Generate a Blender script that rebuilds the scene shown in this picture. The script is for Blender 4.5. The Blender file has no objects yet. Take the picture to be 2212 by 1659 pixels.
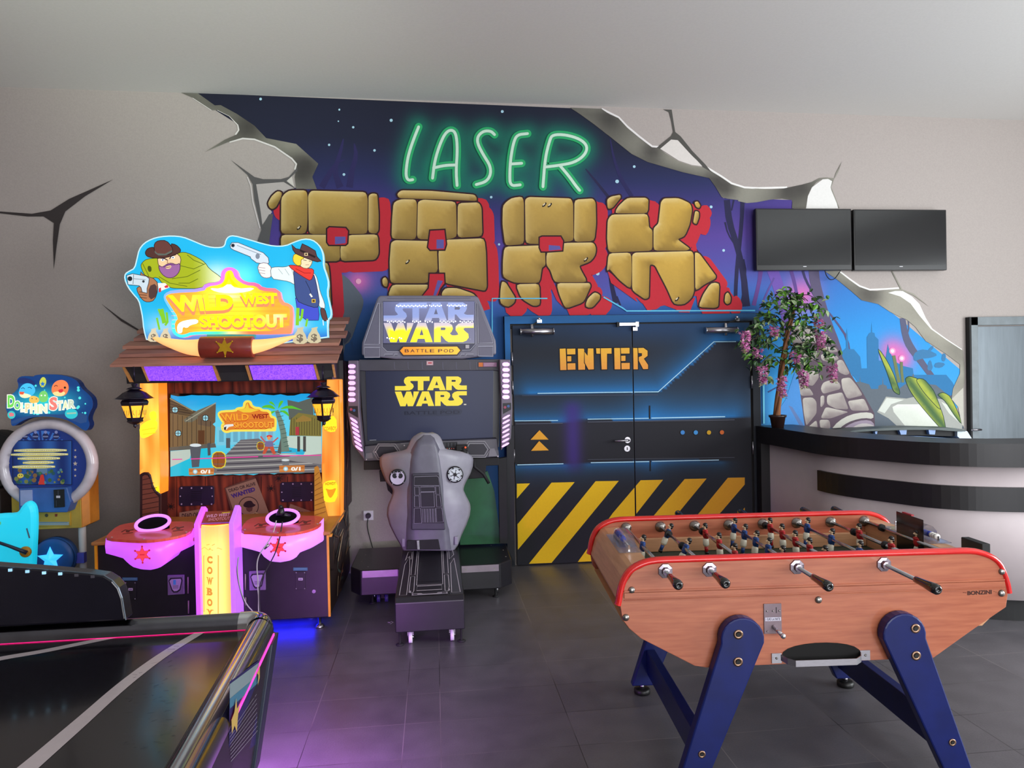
import bpy, bmesh, math, random
import numpy as np
from mathutils import Vector, Matrix
from mathutils.geometry import delaunay_2d_cdt, tessellate_polygon

random.seed(7)
scn = bpy.context.scene
COL = scn.collection

# ------------------------------------------------------------------ camera
F = 1534.0; CX, CY = 1106.0, 829.5; CAMH = 1.6
_yaw = math.atan(168 / F); _roll = .021; _pitch = 18.0 / F
_Z = np.array([0, 0, 1.]); _f0 = np.array([math.sin(_yaw), math.cos(_yaw), 0]); _R0 = np.array([math.cos(_yaw), -math.sin(_yaw), 0])
FW = _f0 * math.cos(_pitch) - _Z * math.sin(_pitch)
_U0 = np.cross(_R0, FW)
RT = _R0 * math.cos(_roll) - _U0 * math.sin(_roll)
UP = _U0 * math.cos(_roll) + _R0 * math.sin(_roll)
CAM = np.array([0, 0, CAMH])
cd = bpy.data.cameras.new('camera'); cam = bpy.data.objects.new('camera', cd); COL.objects.link(cam)
cd.sensor_width = 36; cd.lens = 36 * F / 2212; cd.clip_start = .05
m = Matrix.Identity(4)
for i in range(3):
    m[i][0] = RT[i]; m[i][1] = UP[i]; m[i][2] = -FW[i]; m[i][3] = CAM[i]
cam.matrix_world = m
scn.camera = cam

# ------------------------------------------------------------------ world, daylight, exposure
scn.view_settings.view_transform = 'Standard'; scn.view_settings.look = 'None'
scn.view_settings.gamma = 1; scn.view_settings.use_curve_mapping = False
scn.view_settings.exposure = 0.0
w = bpy.data.worlds.new('world'); scn.world = w; w.use_nodes = True
w.node_tree.nodes['Background'].inputs[0].default_value = (.80, .88, 1.0, 1)
w.node_tree.nodes['Background'].inputs[1].default_value = 1.0

def area(name, loc, target, sx, sy, power, col):
    l = bpy.data.lights.new(name, 'AREA'); l.shape = 'RECTANGLE'; l.size = sx; l.size_y = sy
    l.energy = power; l.color = col
    o = bpy.data.objects.new(name, l); COL.objects.link(o); o.location = loc
    o.rotation_euler = (Vector(target) - Vector(loc)).to_track_quat('-Z', 'Y').to_euler()
    return o
area('window_daylight_right', (6.6, 1.2, 1.7), (0, 3.5, 2.6), 4.0, 2.4, 345, (.93, .98, 1.0))
area('window_daylight_rear', (2.4, -3.6, 1.7), (1.2, 5, 2.0), 5.0, 2.2, 270, (.98, .98, 1.0))

sp = bpy.data.lights.new('daylight_off_floor', 'SPOT'); sp.energy = 1300; sp.color = (.86, 1.0, .84); sp.spot_size = math.radians(28); sp.spot_blend = 1.0; sp.shadow_soft_size = .5
so = bpy.data.objects.new('daylight_off_floor', sp); COL.objects.link(so); so.location = (-1.2, -2.6, .5); so.rotation_euler = (Vector((-1.5, 3.9, 3.9)) - Vector((-1.2, -2.6, .5))).to_track_quat('-Z', 'Y').to_euler()
floor_fill = area('purple_floor_fill', (-.75, 2.44, .28), (-.58, 2.85, 0), .7, .05, 20, (.66, .20, 1.0)); floor_fill.data.spread = math.radians(95)  # added lamp, unseen: purple fill that tints the floor

# ------------------------------------------------------------------ pixel of the photo -> point of the place
def _ray(p):
    p = np.atleast_2d(np.asarray(p, float))
    return FW + (p[:, :1] - CX) / F * RT - (p[:, 1:2] - CY) / F * UP
def atY(p, Y):
    v = _ray(p); return CAM + v * (Y / v[:, 1:2])
def atZ(p, z):
    v = _ray(p); return CAM + v * ((z - CAMH) / v[:, 2:3])
def W1(x, y, Y):
    return atY([(x, y)], Y)[0]
def Z1(x, y, z):
    return atZ([(x, y)], z)[0]
def zf(ox, oy, s):
    return lambda pts: [(ox + a * s, oy + b * s) for a, b in pts]
z1 = zf(360, 180, .31646); z2 = zf(1000, 200, .31646); z3 = zf(1600, 560, .2773); z4 = zf(1080, 660, .3376)
zm = zf(240, 480, .23508); zs = zf(200, 780, .25316); zc = zf(180, 1080, .26221); zd = zf(0, 780, .28933)
ze = zf(0, 1180, .28933); zt = zf(740, 620, .20494); zu = zf(740, 920, .29545); zg = zf(1240, 1060, .43942)
zv = zf(1580, 320, .217); zw = zf(1820, 900, .17722); zh = zf(680, 560, .16273)
ident = lambda pts: list(pts)

# ------------------------------------------------------------------ colour and materials
def lin(c):
    return tuple((v / 255 / 12.92) if v / 255 <= .04045 else ((v / 255 + .055) / 1.055) ** 2.4 for v in c[:3])
_M = {}
def mat(name, c=(128, 128, 128), rough=.5, metal=0., emit=0., ecol=None, var=.06, scale=12., stretch=(1, 1, 1), bump=0., alpha=1., trans=0., coat=0., spec=.5, c2=None):
    """principled material; colour is always broken up by a procedural noise"""
    if name in _M: return _M[name]
    M = bpy.data.materials.new(name); M.use_nodes = True; nt = M.node_tree; b = nt.nodes['Principled BSDF']
    tc = nt.nodes.new('ShaderNodeTexCoord'); mp = nt.nodes.new('ShaderNodeMapping'); nz = nt.nodes.new('ShaderNodeTexNoise')
    mp.inputs['Scale'].default_value = stretch; nz.inputs['Scale'].default_value = scale; nz.inputs['Detail'].default_value = 4
    nt.links.new(tc.outputs['Object'], mp.inputs[0]); nt.links.new(mp.outputs[0], nz.inputs['Vector'])
    rp = nt.nodes.new('ShaderNodeValToRGB'); l = lin(c)
    if c2 is None:
        a = tuple(max(0, v * (1 - var * 2)) for v in l); d = tuple(min(1, v * (1 + var * 2)) for v in l)
    else: a, d = l, lin(c2)
    rp.color_ramp.elements[0].color = (*a, 1); rp.color_ramp.elements[1].color = (*d, 1)
    rp.color_ramp.elements[0].position = .3; rp.color_ramp.elements[1].position = .7
    nt.links.new(nz.outputs['Fac'], rp.inputs[0]); nt.links.new(rp.outputs[0], b.inputs['Base Color'])
    b.inputs['Roughness'].default_value = rough; b.inputs['Metallic'].default_value = metal
    b.inputs['Specular IOR Level'].default_value = spec
    if coat: b.inputs['Coat Weight'].default_value = coat; b.inputs['Coat Roughness'].default_value = .08
    if emit:
        if ecol is not None: b.inputs['Emission Color'].default_value = (*lin(ecol), 1)
        else: nt.links.new(rp.outputs[0], b.inputs['Emission Color'])
        b.inputs['Emission Strength'].default_value = emit
    if alpha < 1: b.inputs['Alpha'].default_value = alpha
    if trans: b.inputs['Transmission Weight'].default_value = trans; b.inputs['IOR'].default_value = 1.3
    if bump:
        bp = nt.nodes.new('ShaderNodeBump'); bp.inputs['Strength'].default_value = bump; bp.inputs['Distance'].default_value = .004
        nt.links.new(nz.outputs['Fac'], bp.inputs['Height']); nt.links.new(bp.outputs[0], b.inputs['Normal'])
    _M[name] = M
    return M
def matpaint(name, emit=0., rough=.6, grain=.05, diffuse=1., spec=.3, coat=0.):
    """paint or print whose colours are the coloured shapes of the mesh; emit > 0 for backlit prints and screens"""
    if name in _M: return _M[name]
    M = bpy.data.materials.new(name); M.use_nodes = True; nt = M.node_tree; b = nt.nodes['Principled BSDF']
    at = nt.nodes.new('ShaderNodeVertexColor'); at.layer_name = 'Col'
    nz = nt.nodes.new('ShaderNodeTexNoise'); nz.inputs['Scale'].default_value = 60; nz.inputs['Detail'].default_value = 5
    tc = nt.nodes.new('ShaderNodeTexCoord'); nt.links.new(tc.outputs['Object'], nz.inputs['Vector'])
    mr = nt.nodes.new('ShaderNodeMapRange'); mr.inputs['To Min'].default_value = 1 - grain; mr.inputs['To Max'].default_value = 1 + grain
    nt.links.new(nz.outputs['Fac'], mr.inputs['Value'])
    mx = nt.nodes.new('ShaderNodeVectorMath'); mx.operation = 'MULTIPLY'
    nt.links.new(at.outputs['Color'], mx.inputs[0]); nt.links.new(mr.outputs[0], mx.inputs[1])
    if diffuse < 1:
        sc = nt.nodes.new('ShaderNodeVectorMath'); sc.operation = 'SCALE'; sc.inputs['Scale'].default_value = diffuse
        nt.links.new(mx.outputs[0], sc.inputs[0]); nt.links.new(sc.outputs[0], b.inputs['Base Color'])
    else: nt.links.new(mx.outputs[0], b.inputs['Base Color'])
    b.inputs['Roughness'].default_value = rough; b.inputs['Specular IOR Level'].default_value = spec
    if coat: b.inputs['Coat Weight'].default_value = coat; b.inputs['Coat Roughness'].default_value = .05
    if emit:
        nt.links.new(mx.outputs[0], b.inputs['Emission Color']); b.inputs['Emission Strength'].default_value = emit
    _M[name] = M
    return M

# ------------------------------------------------------------------ objects
LOCAL = [False]
def wm(o):
    return o.matrix_basis if o.parent is None else wm(o.parent) @ o.matrix_parent_inverse @ o.matrix_basis
def link(name, data, parent=None):
    o = bpy.data.objects.new(name, data); COL.objects.link(o)
    if parent is not None:
        o.parent = parent
        if not LOCAL[0]: o.matrix_parent_inverse = wm(parent).inverted()
    return o
def tag(o, label=None, cat=None, group=None, kind=None):
    if label: o['label'] = label
    if cat: o['category'] = cat
    if group: o['group'] = group
    if kind: o['kind'] = kind
    return o
def thing(name, label, cat, loc=(0, 0, 0), rz=0, group=None, kind=None):
    o = bpy.data.objects.new(name, None); COL.objects.link(o); o.location = loc; o.rotation_euler = (0, 0, rz)
    o.empty_display_size = .1
    return tag(o, label, cat, group, kind)

class MB:
    """collects shapes; build() links them as ONE mesh object"""
    def __init__(s): s.bm = bmesh.new(); s.mats = []; s.col = None
    def mi(s, m):
        if m not in s.mats: s.mats.append(m)
        return s.mats.index(m)
    def face(s, pts, m, smooth=False):
        vs = [s.bm.verts.new(tuple(float(c) for c in p)) for p in pts]
        f = s.bm.faces.new(vs); f.material_index = s.mi(m); f.smooth = smooth; return f
    def box(s, a, b, m, rot=None):
        x0, y0, z0 = a; x1, y1, z1_ = b
        v = [(x0, y0, z0), (x1, y0, z0), (x1, y1, z0), (x0, y1, z0), (x0, y0, z1_), (x1, y0, z1_), (x1, y1, z1_), (x0, y1, z1_)]
        vs = [s.bm.verts.new(p) for p in v]; k = s.mi(m)
        for q in ((0, 3, 2, 1), (4, 5, 6, 7), (0, 1, 5, 4), (1, 2, 6, 5), (2, 3, 7, 6), (3, 0, 4, 7)):
            s.bm.faces.new([vs[i] for i in q]).material_index = k
        return vs
    def hull8(s, lo, hi, m):
        """prism between two polygons of the same count"""
        n = len(lo); a = [s.bm.verts.new(tuple(map(float, p))) for p in lo]; b = [s.bm.verts.new(tuple(map(float, p))) for p in hi]; k = s.mi(m)
        fs = []
        for i in range(n):
            j = (i + 1) % n; fs.append(s.bm.faces.new((a[i], a[j], b[j], b[i])))
        fs.append(s.bm.faces.new(a[::-1])); fs.append(s.bm.faces.new(b))
        for f in fs: f.material_index = k
        bmesh.ops.recalc_face_normals(s.bm, faces=fs)
        return fs
    def prismY(s, px, Y, t, m, fr=ident):
        """outline seen in the photo at depth Y, extruded away from the viewer by t"""
        p = atY(fr(px), Y); return s.hull8(p, p + np.array([0, t, 0]), m)
    def prism(s, pts, vec, m):
        p = np.array(pts, float); return s.hull8(p, p + np.array(vec), m)
    def tube(s, pts, r, m, seg=8, cap=True):
        pts = [Vector(tuple(map(float, p))) for p in pts]; n = len(pts); k = s.mi(m)
        rr = r if hasattr(r, '__len__') else [r] * n
        rings = []; prev = None
        for i, p in enumerate(pts):
            t = (pts[min(i + 1, n - 1)] - pts[max(i - 1, 0)])
            if t.length < 1e-9: t = Vector((0, 0, 1))
            t.normalize()
            if prev is None:
                a = Vector((0, 0, 1)) if abs(t.z) < .9 else Vector((1, 0, 0)); u = t.cross(a).normalized()
            else:
                u = (prev - t * prev.dot(t)); u = u.normalized() if u.length > 1e-6 else t.orthogonal().normalized()
            prev = u; v = t.cross(u)
            rings.append([s.bm.verts.new(p + (u * math.cos(2 * math.pi * j / seg) + v * math.sin(2 * math.pi * j / seg)) * rr[i]) for j in range(seg)])
        for a, b in zip(rings, rings[1:]):
            for j in range(seg):
                f = s.bm.faces.new((a[j], a[(j + 1) % seg], b[(j + 1) % seg], b[j])); f.material_index = k; f.smooth = seg > 6
        if cap:
            f = s.bm.faces.new(rings[0][::-1]); f.material_index = k
            f = s.bm.faces.new(rings[-1]); f.material_index = k
    def cyl(s, p0, p1, r, m, seg=20, r1=None): s.tube([p0, p1], [r, r if r1 is None else r1], m, seg)
    def lathe(s, prof, c, m, seg=20, axis='z', smooth=True, ang=0):
        """prof: list of (radius, along)"""
        k = s.mi(m); rings = []
        for r, h in prof:
            ring = []
            for j in range(seg):
                a = 2 * math.pi * j / seg + ang; x, y = r * math.cos(a), r * math.sin(a)
                q = (x, y, h) if axis == 'z' else ((x, h, y) if axis == 'y' else (h, x, y))
                ring.append(s.bm.verts.new((c[0] + q[0], c[1] + q[1], c[2] + q[2])))
            rings.append(ring)
        fs = []
        for a, b in zip(rings, rings[1:]):
            for j in range(seg):
                fs.append(s.bm.faces.new((a[j], a[(j + 1) % seg], b[(j + 1) % seg], b[j])))
        for f in fs: f.smooth = smooth
        fs.append(s.bm.faces.new(rings[0][::-1])); fs.append(s.bm.faces.new(rings[-1]))
        for f in fs: f.material_index = k
        bmesh.ops.recalc_face_normals(s.bm, faces=fs)
    def ball(s, c, r, m, sc=(1, 1, 1), seg=12):
        n = seg // 2
        prof = [(max(1e-4, r * math.sin(math.pi * i / n)), -r * math.cos(math.pi * i / n)) for i in range(n + 1)]
        n0 = len(s.bm.verts); s.lathe(prof, (0, 0, 0), m, seg); s.bm.verts.ensure_lookup_table()
        for v in s.bm.verts[n0:]: v.co = Vector((v.co.x * sc[0] + c[0], v.co.y * sc[1] + c[1], v.co.z * sc[2] + c[2]))
    def grid(s, P, m, smooth=True, closed=False):
        """P[i][j] points"""
        k = s.mi(m); V = [[s.bm.verts.new(tuple(map(float, p))) for p in row] for row in P]
        for a, b in zip(V, V[1:]):
            n = len(a)
            for j in range(n if closed else n - 1):
                f = s.bm.faces.new((a[j], a[(j + 1) % n], b[(j + 1) % n], b[j])); f.material_index = k; f.smooth = smooth
    def build(s, name, parent=None, bevel=0, weld=False, solid=0, subsurf=0, label=None):
        if weld: bmesh.ops.remove_doubles(s.bm, verts=s.bm.verts, dist=1e-5)
        me = bpy.data.meshes.new(name); s.bm.to_mesh(me); s.bm.free()
        for m_ in s.mats: me.materials.append(m_)
        o = link(name, me, parent)
        if solid:
            d = o.modifiers.new('s', 'SOLIDIFY'); d.thickness = solid; d.offset = -1
        if bevel:
            d = o.modifiers.new('b', 'BEVEL'); d.width = bevel; d.segments = 2; d.limit_method = 'ANGLE'; d.angle_limit = .6
        if subsurf:
            d = o.modifiers.new('u', 'SUBSURF'); d.levels = d.render_levels = subsurf
        if label: o['label'] = label
        return o

# ------------------------------------------------------------------ flat painted / printed / screen pictures
def chaikin(p, n=1, closed=True):
    p = [tuple(map(float, q)) for q in p]
    for _ in range(n):
        o = []; N = len(p)
        if not closed: o.append(p[0])
        for i in range(N if closed else N - 1):
            a, b = p[i], p[(i + 1) % N]
            o.append(tuple(.75 * u + .25 * v for u, v in zip(a, b))); o.append(tuple(.25 * u + .75 * v for u, v in zip(a, b)))
        if not closed: o.append(p[-1])
        p = o
    return p
def roundc(p, r, n=3):
    """corners cut to an arc of size r"""
    A = np.array(p, float); N = len(A); o = []
    for i in range(N):
        a, b, c = A[i - 1], A[i], A[(i + 1) % N]; u, v = a - b, c - b; lu, lv = np.linalg.norm(u) + 1e-9, np.linalg.norm(v) + 1e-9
        k = min(r, lu * .42, lv * .42); p0, p1 = b + u / lu * k, b + v / lv * k
        for j in range(n):
            t = j / (n - 1); o.append(tuple((1 - t) ** 2 * p0 + 2 * t * (1 - t) * b + t * t * p1))
    return o
def dedupe(p, e=1e-5):
    o = []
    for q in p:
        if not o or abs(q[0] - o[-1][0]) + abs(q[1] - o[-1][1]) > e: o.append(q)
    if len(o) > 1 and abs(o[0][0] - o[-1][0]) + abs(o[0][1] - o[-1][1]) <= e: o.pop()
    return o
def segdist(P, poly, closed=True):
    """distance of points to a polyline and the index of the nearest segment"""
    A = np.asarray(poly, float); B = np.roll(A, -1, 0)
    if not closed: A, B = A[:-1], B[:-1]
    best = np.full(len(P), 1e9); idx = np.zeros(len(P), int)
    for i in range(len(A)):
        d = B[i] - A[i]; L = max(1e-12, d @ d); t = np.clip((P - A[i]) @ d / L, 0, 1)
        q = A[i] + t[:, None] * d; dd = np.hypot(*(P - q).T)
        k = dd < best; best[k] = dd[k]; idx[k] = i
    return best, idx
def inside(P, poly):
    c = np.zeros(len(P), bool); n = len(poly); x, y = P[:, 0], P[:, 1]
    for i in range(n):
        (x0, y0), (x1, y1) = poly[i], poly[(i + 1) % n]
        if y0 == y1: continue
        k = ((y0 > y) != (y1 > y)) & (x < (x1 - x0) * (y - y0) / (y1 - y0) + x0); c ^= k
    return c
def offset(poly, e):
    A = np.array(poly, float); n = len(A)
    ar = .5 * sum(A[i][0] * A[(i + 1) % n][1] - A[(i + 1) % n][0] * A[i][1] for i in range(n)); sg = 1 if ar > 0 else -1
    out = []
    for i in range(n):
        a, b, c = A[i - 1], A[i], A[(i + 1) % n]
        d1 = (b - a) / (np.linalg.norm(b - a) + 1e-9); d2 = (c - b) / (np.linalg.norm(c - b) + 1e-9)
        nn = np.array([d1[1], -d1[0]]) + np.array([d2[1], -d2[0]]); L = np.linalg.norm(nn)
        nn = nn / L if L > 1e-6 else np.array([d1[1], -d1[0]])
        k = min(1.6, 1 / max(.3, math.sqrt(max(.05, (1 + d1 @ d2) / 2))))
        out.append(tuple(b + sg * nn * e * k))
    return out
_FC = {}
def glyphs(body, off=0., shear=0.):
    key = (body, off, shear)
    if key in _FC: return _FC[key]
    cu = bpy.data.curves.new('t', 'FONT'); cu.body = body; cu.offset = off; cu.shear = shear; cu.fill_mode = 'FRONT'; cu.dimensions = '2D'; cu.resolution_u = 3
    o = bpy.data.objects.new('t', cu); COL.objects.link(o)
    me = bpy.data.meshes.new_from_object(o.evaluated_get(bpy.context.evaluated_depsgraph_get()))
    V = np.array([v.co[:2] for v in me.vertices]) if len(me.vertices) else np.zeros((0, 2)); T = [tuple(p.vertices) for p in me.polygons]
    bpy.data.objects.remove(o); bpy.data.curves.remove(cu); bpy.data.meshes.remove(me)
    V = (V - V.min(0)) / (V.max(0) - V.min(0))
    _FC[key] = (V, T); return V, T

class Paint:
    """shapes in a plane, one above the other by a hair, gathered into ONE mesh.
    to2 maps input points to plane coordinates (metres); to3(uv, h) places them at height h in front of the surface"""
    def __init__(s, to2, to3, dh=.0004, h0=.0004, fr=ident, gain=1.):
        s.to2, s.to3, s.dh, s.h, s.fr, s.gain = to2, to3, dh, h0, fr, gain
        s.V = []; s.C = []; s.Fc = []; s.n = 0
    def pts(s, p): return [tuple(q) for q in s.to2(s.fr(p))]
    def _add(s, uv, tris, cols, h):
        P = s.to3(np.asarray(uv, float), h); s.V.append(P); s.C.append(cols)
        for t in tris: s.Fc.append(tuple(int(i) + s.n for i in t))
        s.n += len(P)
    def _cols(s, uv, col, poly):
        uv = np.asarray(uv, float)
        c = col(uv, poly) if callable(col) else np.tile(np.array(col[:3], float), (len(uv), 1))
        c = np.clip(c, 0, 400) / 255.
        return np.where(c <= .04045, c / 12.92, ((c + .055) / 1.055) ** 2.4) * s.gain
    def poly(s, p, col, rnd=0, step=None, h=None, raw=False, grow=0):
        q = p if raw else s.pts(p)
        if rnd: q = roundc(q, -rnd) if rnd < 0 else chaikin(q, rnd)
        q = dedupe(q)
        if grow: q = offset(q, grow)
        if h is None: s.h += s.dh; h = s.h
        if step is None and not callable(col):
            tr = tessellate_polygon([[Vector((a, b, 0)) for a, b in q]]); s._add(q, tr, s._cols(q, col, q), h); return q
        step = step or .04
        A = np.array(q); bd = []
        for i in range(len(A)):
            a, b = A[i], A[(i + 1) % len(A)]; k = max(1, int(np.linalg.norm(b - a) / (step * 1.3)))
            for j in range(k): bd.append(a + (b - a) * j / k)
        lo, hi = A.min(0), A.max(0)
        gx, gy = np.meshgrid(np.arange(lo[0] + step / 2, hi[0], step), np.arange(lo[1] + step / 2, hi[1], step))
        G = np.stack([gx.ravel(), gy.ravel()], 1)
        if len(G):
            G = G[inside(G, q)]
            if len(G): d, _ = segdist(G, q); G = G[d > step * .45]
        pts = [Vector(tuple(map(float, v))) for v in bd] + [Vector(tuple(map(float, v))) for v in G]
        vs, es, fs, *_ = delaunay_2d_cdt(pts, [], [list(range(len(bd)))], 1, 1e-7)
        uv = np.array([tuple(v) for v in vs]); s._add(uv, fs, s._cols(uv, col, q), h)
        return q
    def disc(s, c, r, col, seg=12, ry=None, h=None, unit=None, step=None):
        """r in input units"""
        ry = ry or r; p = [(c[0] + r * math.cos(2 * math.pi * i / seg), c[1] + ry * math.sin(2 * math.pi * i / seg)) for i in range(seg)]
        return s.poly(p, col, h=h, step=step)
    def line(s, p, wd, col, closed=False, step=None, h=None, taper=False):
        """stroke of width wd (input units)"""
        A = np.array(p, float); n = len(A); L = []; R_ = []
        for i in range(n):
            a = A[(i - 1) % n] if (closed or i > 0) else A[i]; b = A[(i + 1) % n] if (closed or i < n - 1) else A[i]
            d = (b - a) / (np.linalg.norm(b - a) + 1e-9); nn = np.array([-d[1], d[0]])
            ww = (wd[i] if hasattr(wd, '__len__') else wd) / 2
            L.append(A[i] + nn * ww); R_.append(A[i] - nn * ww)
        if h is None: s.h += s.dh; h = s.h
        q = s.pts([tuple(v) for v in L]) + s.pts([tuple(v) for v in R_])
        tr = []
        for i in range(n if closed else n - 1):
            j = (i + 1) % n; tr.append((i, j, n + j, n + i))
        s._add(q, tr, s._cols(q, col, q), h)
    def text(s, body, quad, col, off=0., h=None, shear=0.):
        """letters fitted to the quad TL, TR, BR, BL (input units)"""
        V, T = glyphs(body, off, shear); tl, tr_, br, bl = [np.array(q, float) for q in quad]
        u, v = V[:, :1], V[:, 1:2]
        P = (bl * (1 - u) + br * u) * (1 - v) + (tl * (1 - u) + tr_ * u) * v
        q = s.pts([tuple(a) for a in P])
        if h is None: s.h += s.dh; h = s.h
        s._add(q, T, s._cols(q, col, q), h)
    def rect(s, x0, y0, x1, y1, col, **k): return s.poly([(x0, y0), (x1, y0), (x1, y1), (x0, y1)], col, **k)
    def build(s, name, m, parent=None, label=None):
        V = np.concatenate(s.V); C = np.concatenate(s.C)
        me = bpy.data.meshes.new(name); me.from_pydata([tuple(v) for v in V], [], s.Fc)
        a = me.color_attributes.new('Col', 'FLOAT_COLOR', 'POINT'); buf = np.ones((len(V), 4), np.float32); buf[:, :3] = C
        a.data.foreach_set('color', buf.ravel()); me.materials.append(m)
        o = link(name, me, parent)
        if label: o['label'] = label
        return o
def planeY(Y, fr=ident, gain=1., dh=.0004, h0=.0004):
    """picture on an upright plane that faces the viewer, at depth Y"""
    return Paint(lambda p: atY(p, Y)[:, [0, 2]], lambda uv, h: np.stack([uv[:, 0], np.full(len(uv), Y - h), uv[:, 1]], 1), dh, h0, fr, gain)
def planeZ(z, fr=ident, gain=1., dh=.0003, h0=.0003):
    return Paint(lambda p: atZ(p, z)[:, :2], lambda uv, h: np.stack([uv[:, 0], uv[:, 1], np.full(len(uv), z + h)], 1), dh, h0, fr, gain)
def mixc(a, b, t):
    t = np.clip(t, 0, 1)[:, None]; return np.array(a, float) * (1 - t) + np.array(b, float) * t
def mixa(A, b, t):
    t = np.clip(t, 0, 1)[:, None]; return A * (1 - t) + np.array(b, float) * t
def smooth(x, a, b):
    t = np.clip((x - a) / (b - a), 0, 1); return t * t * (3 - 2 * t)

BLACK = mat('black_laminate', (26, 25, 29), .35, var=.1)
BLACKM = mat('black_matte', (20, 20, 22), .7, var=.1)
RUBBER = mat('black_rubber', (16, 16, 17), .45)
CHROME = mat('chrome', (215, 215, 220), .12, 1.)
STEEL = mat('brushed_steel', (175, 172, 178), .3, 1., var=.04, scale=40, stretch=(1, 1, 8))
SCREW = mat('screw_steel', (150, 145, 140), .3, 1.)
WHITEP = mat('white_plastic', (225, 225, 228), .35, var=.02)
# ================================================================== ROOM
D = 5.949
XL, XR, YB = -4.4, 6.9, -4.0
def ceil_z(x): return 3.892 - .0115 * x
WALL = mat('plaster', (172, 163, 158), .85, var=.02, scale=90, bump=.15)
CEIL = mat('ceiling_plaster', (222, 220, 216), .9, var=.01, scale=60)
def struct(name, mb): return tag(mb.build(name), kind='structure')
b = MB(); b.hull8([(XL, D, 0), (XR, D, 0), (XR, D + .15, 0), (XL, D + .15, 0)], [(XL, D, ceil_z(XL)), (XR, D, ceil_z(XR)), (XR, D + .15, ceil_z(XR)), (XL, D + .15, ceil_z(XL))], WALL)
wall_back = struct('wall_back', b)
b = MB(); b.hull8([(XL, YB, ceil_z(XL)), (XR, YB, ceil_z(XR)), (XR, D + .15, ceil_z(XR)), (XL, D + .15, ceil_z(XL))],
                  [(XL, YB, 4.1), (XR, YB, 4.1), (XR, D + .15, 4.1), (XL, D + .15, 4.1)], CEIL); struct('ceiling', b)
b = MB(); b.box((XL - .15, YB, 0), (XL, D + .15, 4.0), WALL); struct('wall_left', b)
# right wall with a long window band; rear side is the glazed front of the hall
b = MB(); b.box((XR, YB, 0), (XR + .15, D + .15, .6), WALL); b.box((XR, YB, 2.9), (XR + .15, D + .15, 4.0), WALL); b.box((XR, 3.4, .6), (XR + .15, D + .15, 2.9), WALL); b.box((XR, YB, .6), (XR + .15, -1.4, 2.9), WALL); struct('wall_right', b)
b = MB()
ALU = mat('dark_aluminium', (60, 62, 66), .4, .6)
for y in (-1.4, .2, 1.8, 3.34): b.box((XR, y, .6), (XR + .1, y + .06, 2.9), ALU)
struct('window_1', b)
b = MB(); b.box((XL, YB - .15, 3.0), (XR, YB, 4.0), WALL); b.box((XL, YB - .15, 0), (-.6, YB, 3.0), WALL); b.box((5.6, YB - .15, 0), (XR, YB, 3.0), WALL); struct('wall_rear', b)
b = MB()
for x in (-.6, 1.4, 3.5, 5.54): b.box((x, YB - .1, 0), (x + .06, YB, 3.0), ALU)
struct('window_2', b)

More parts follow.
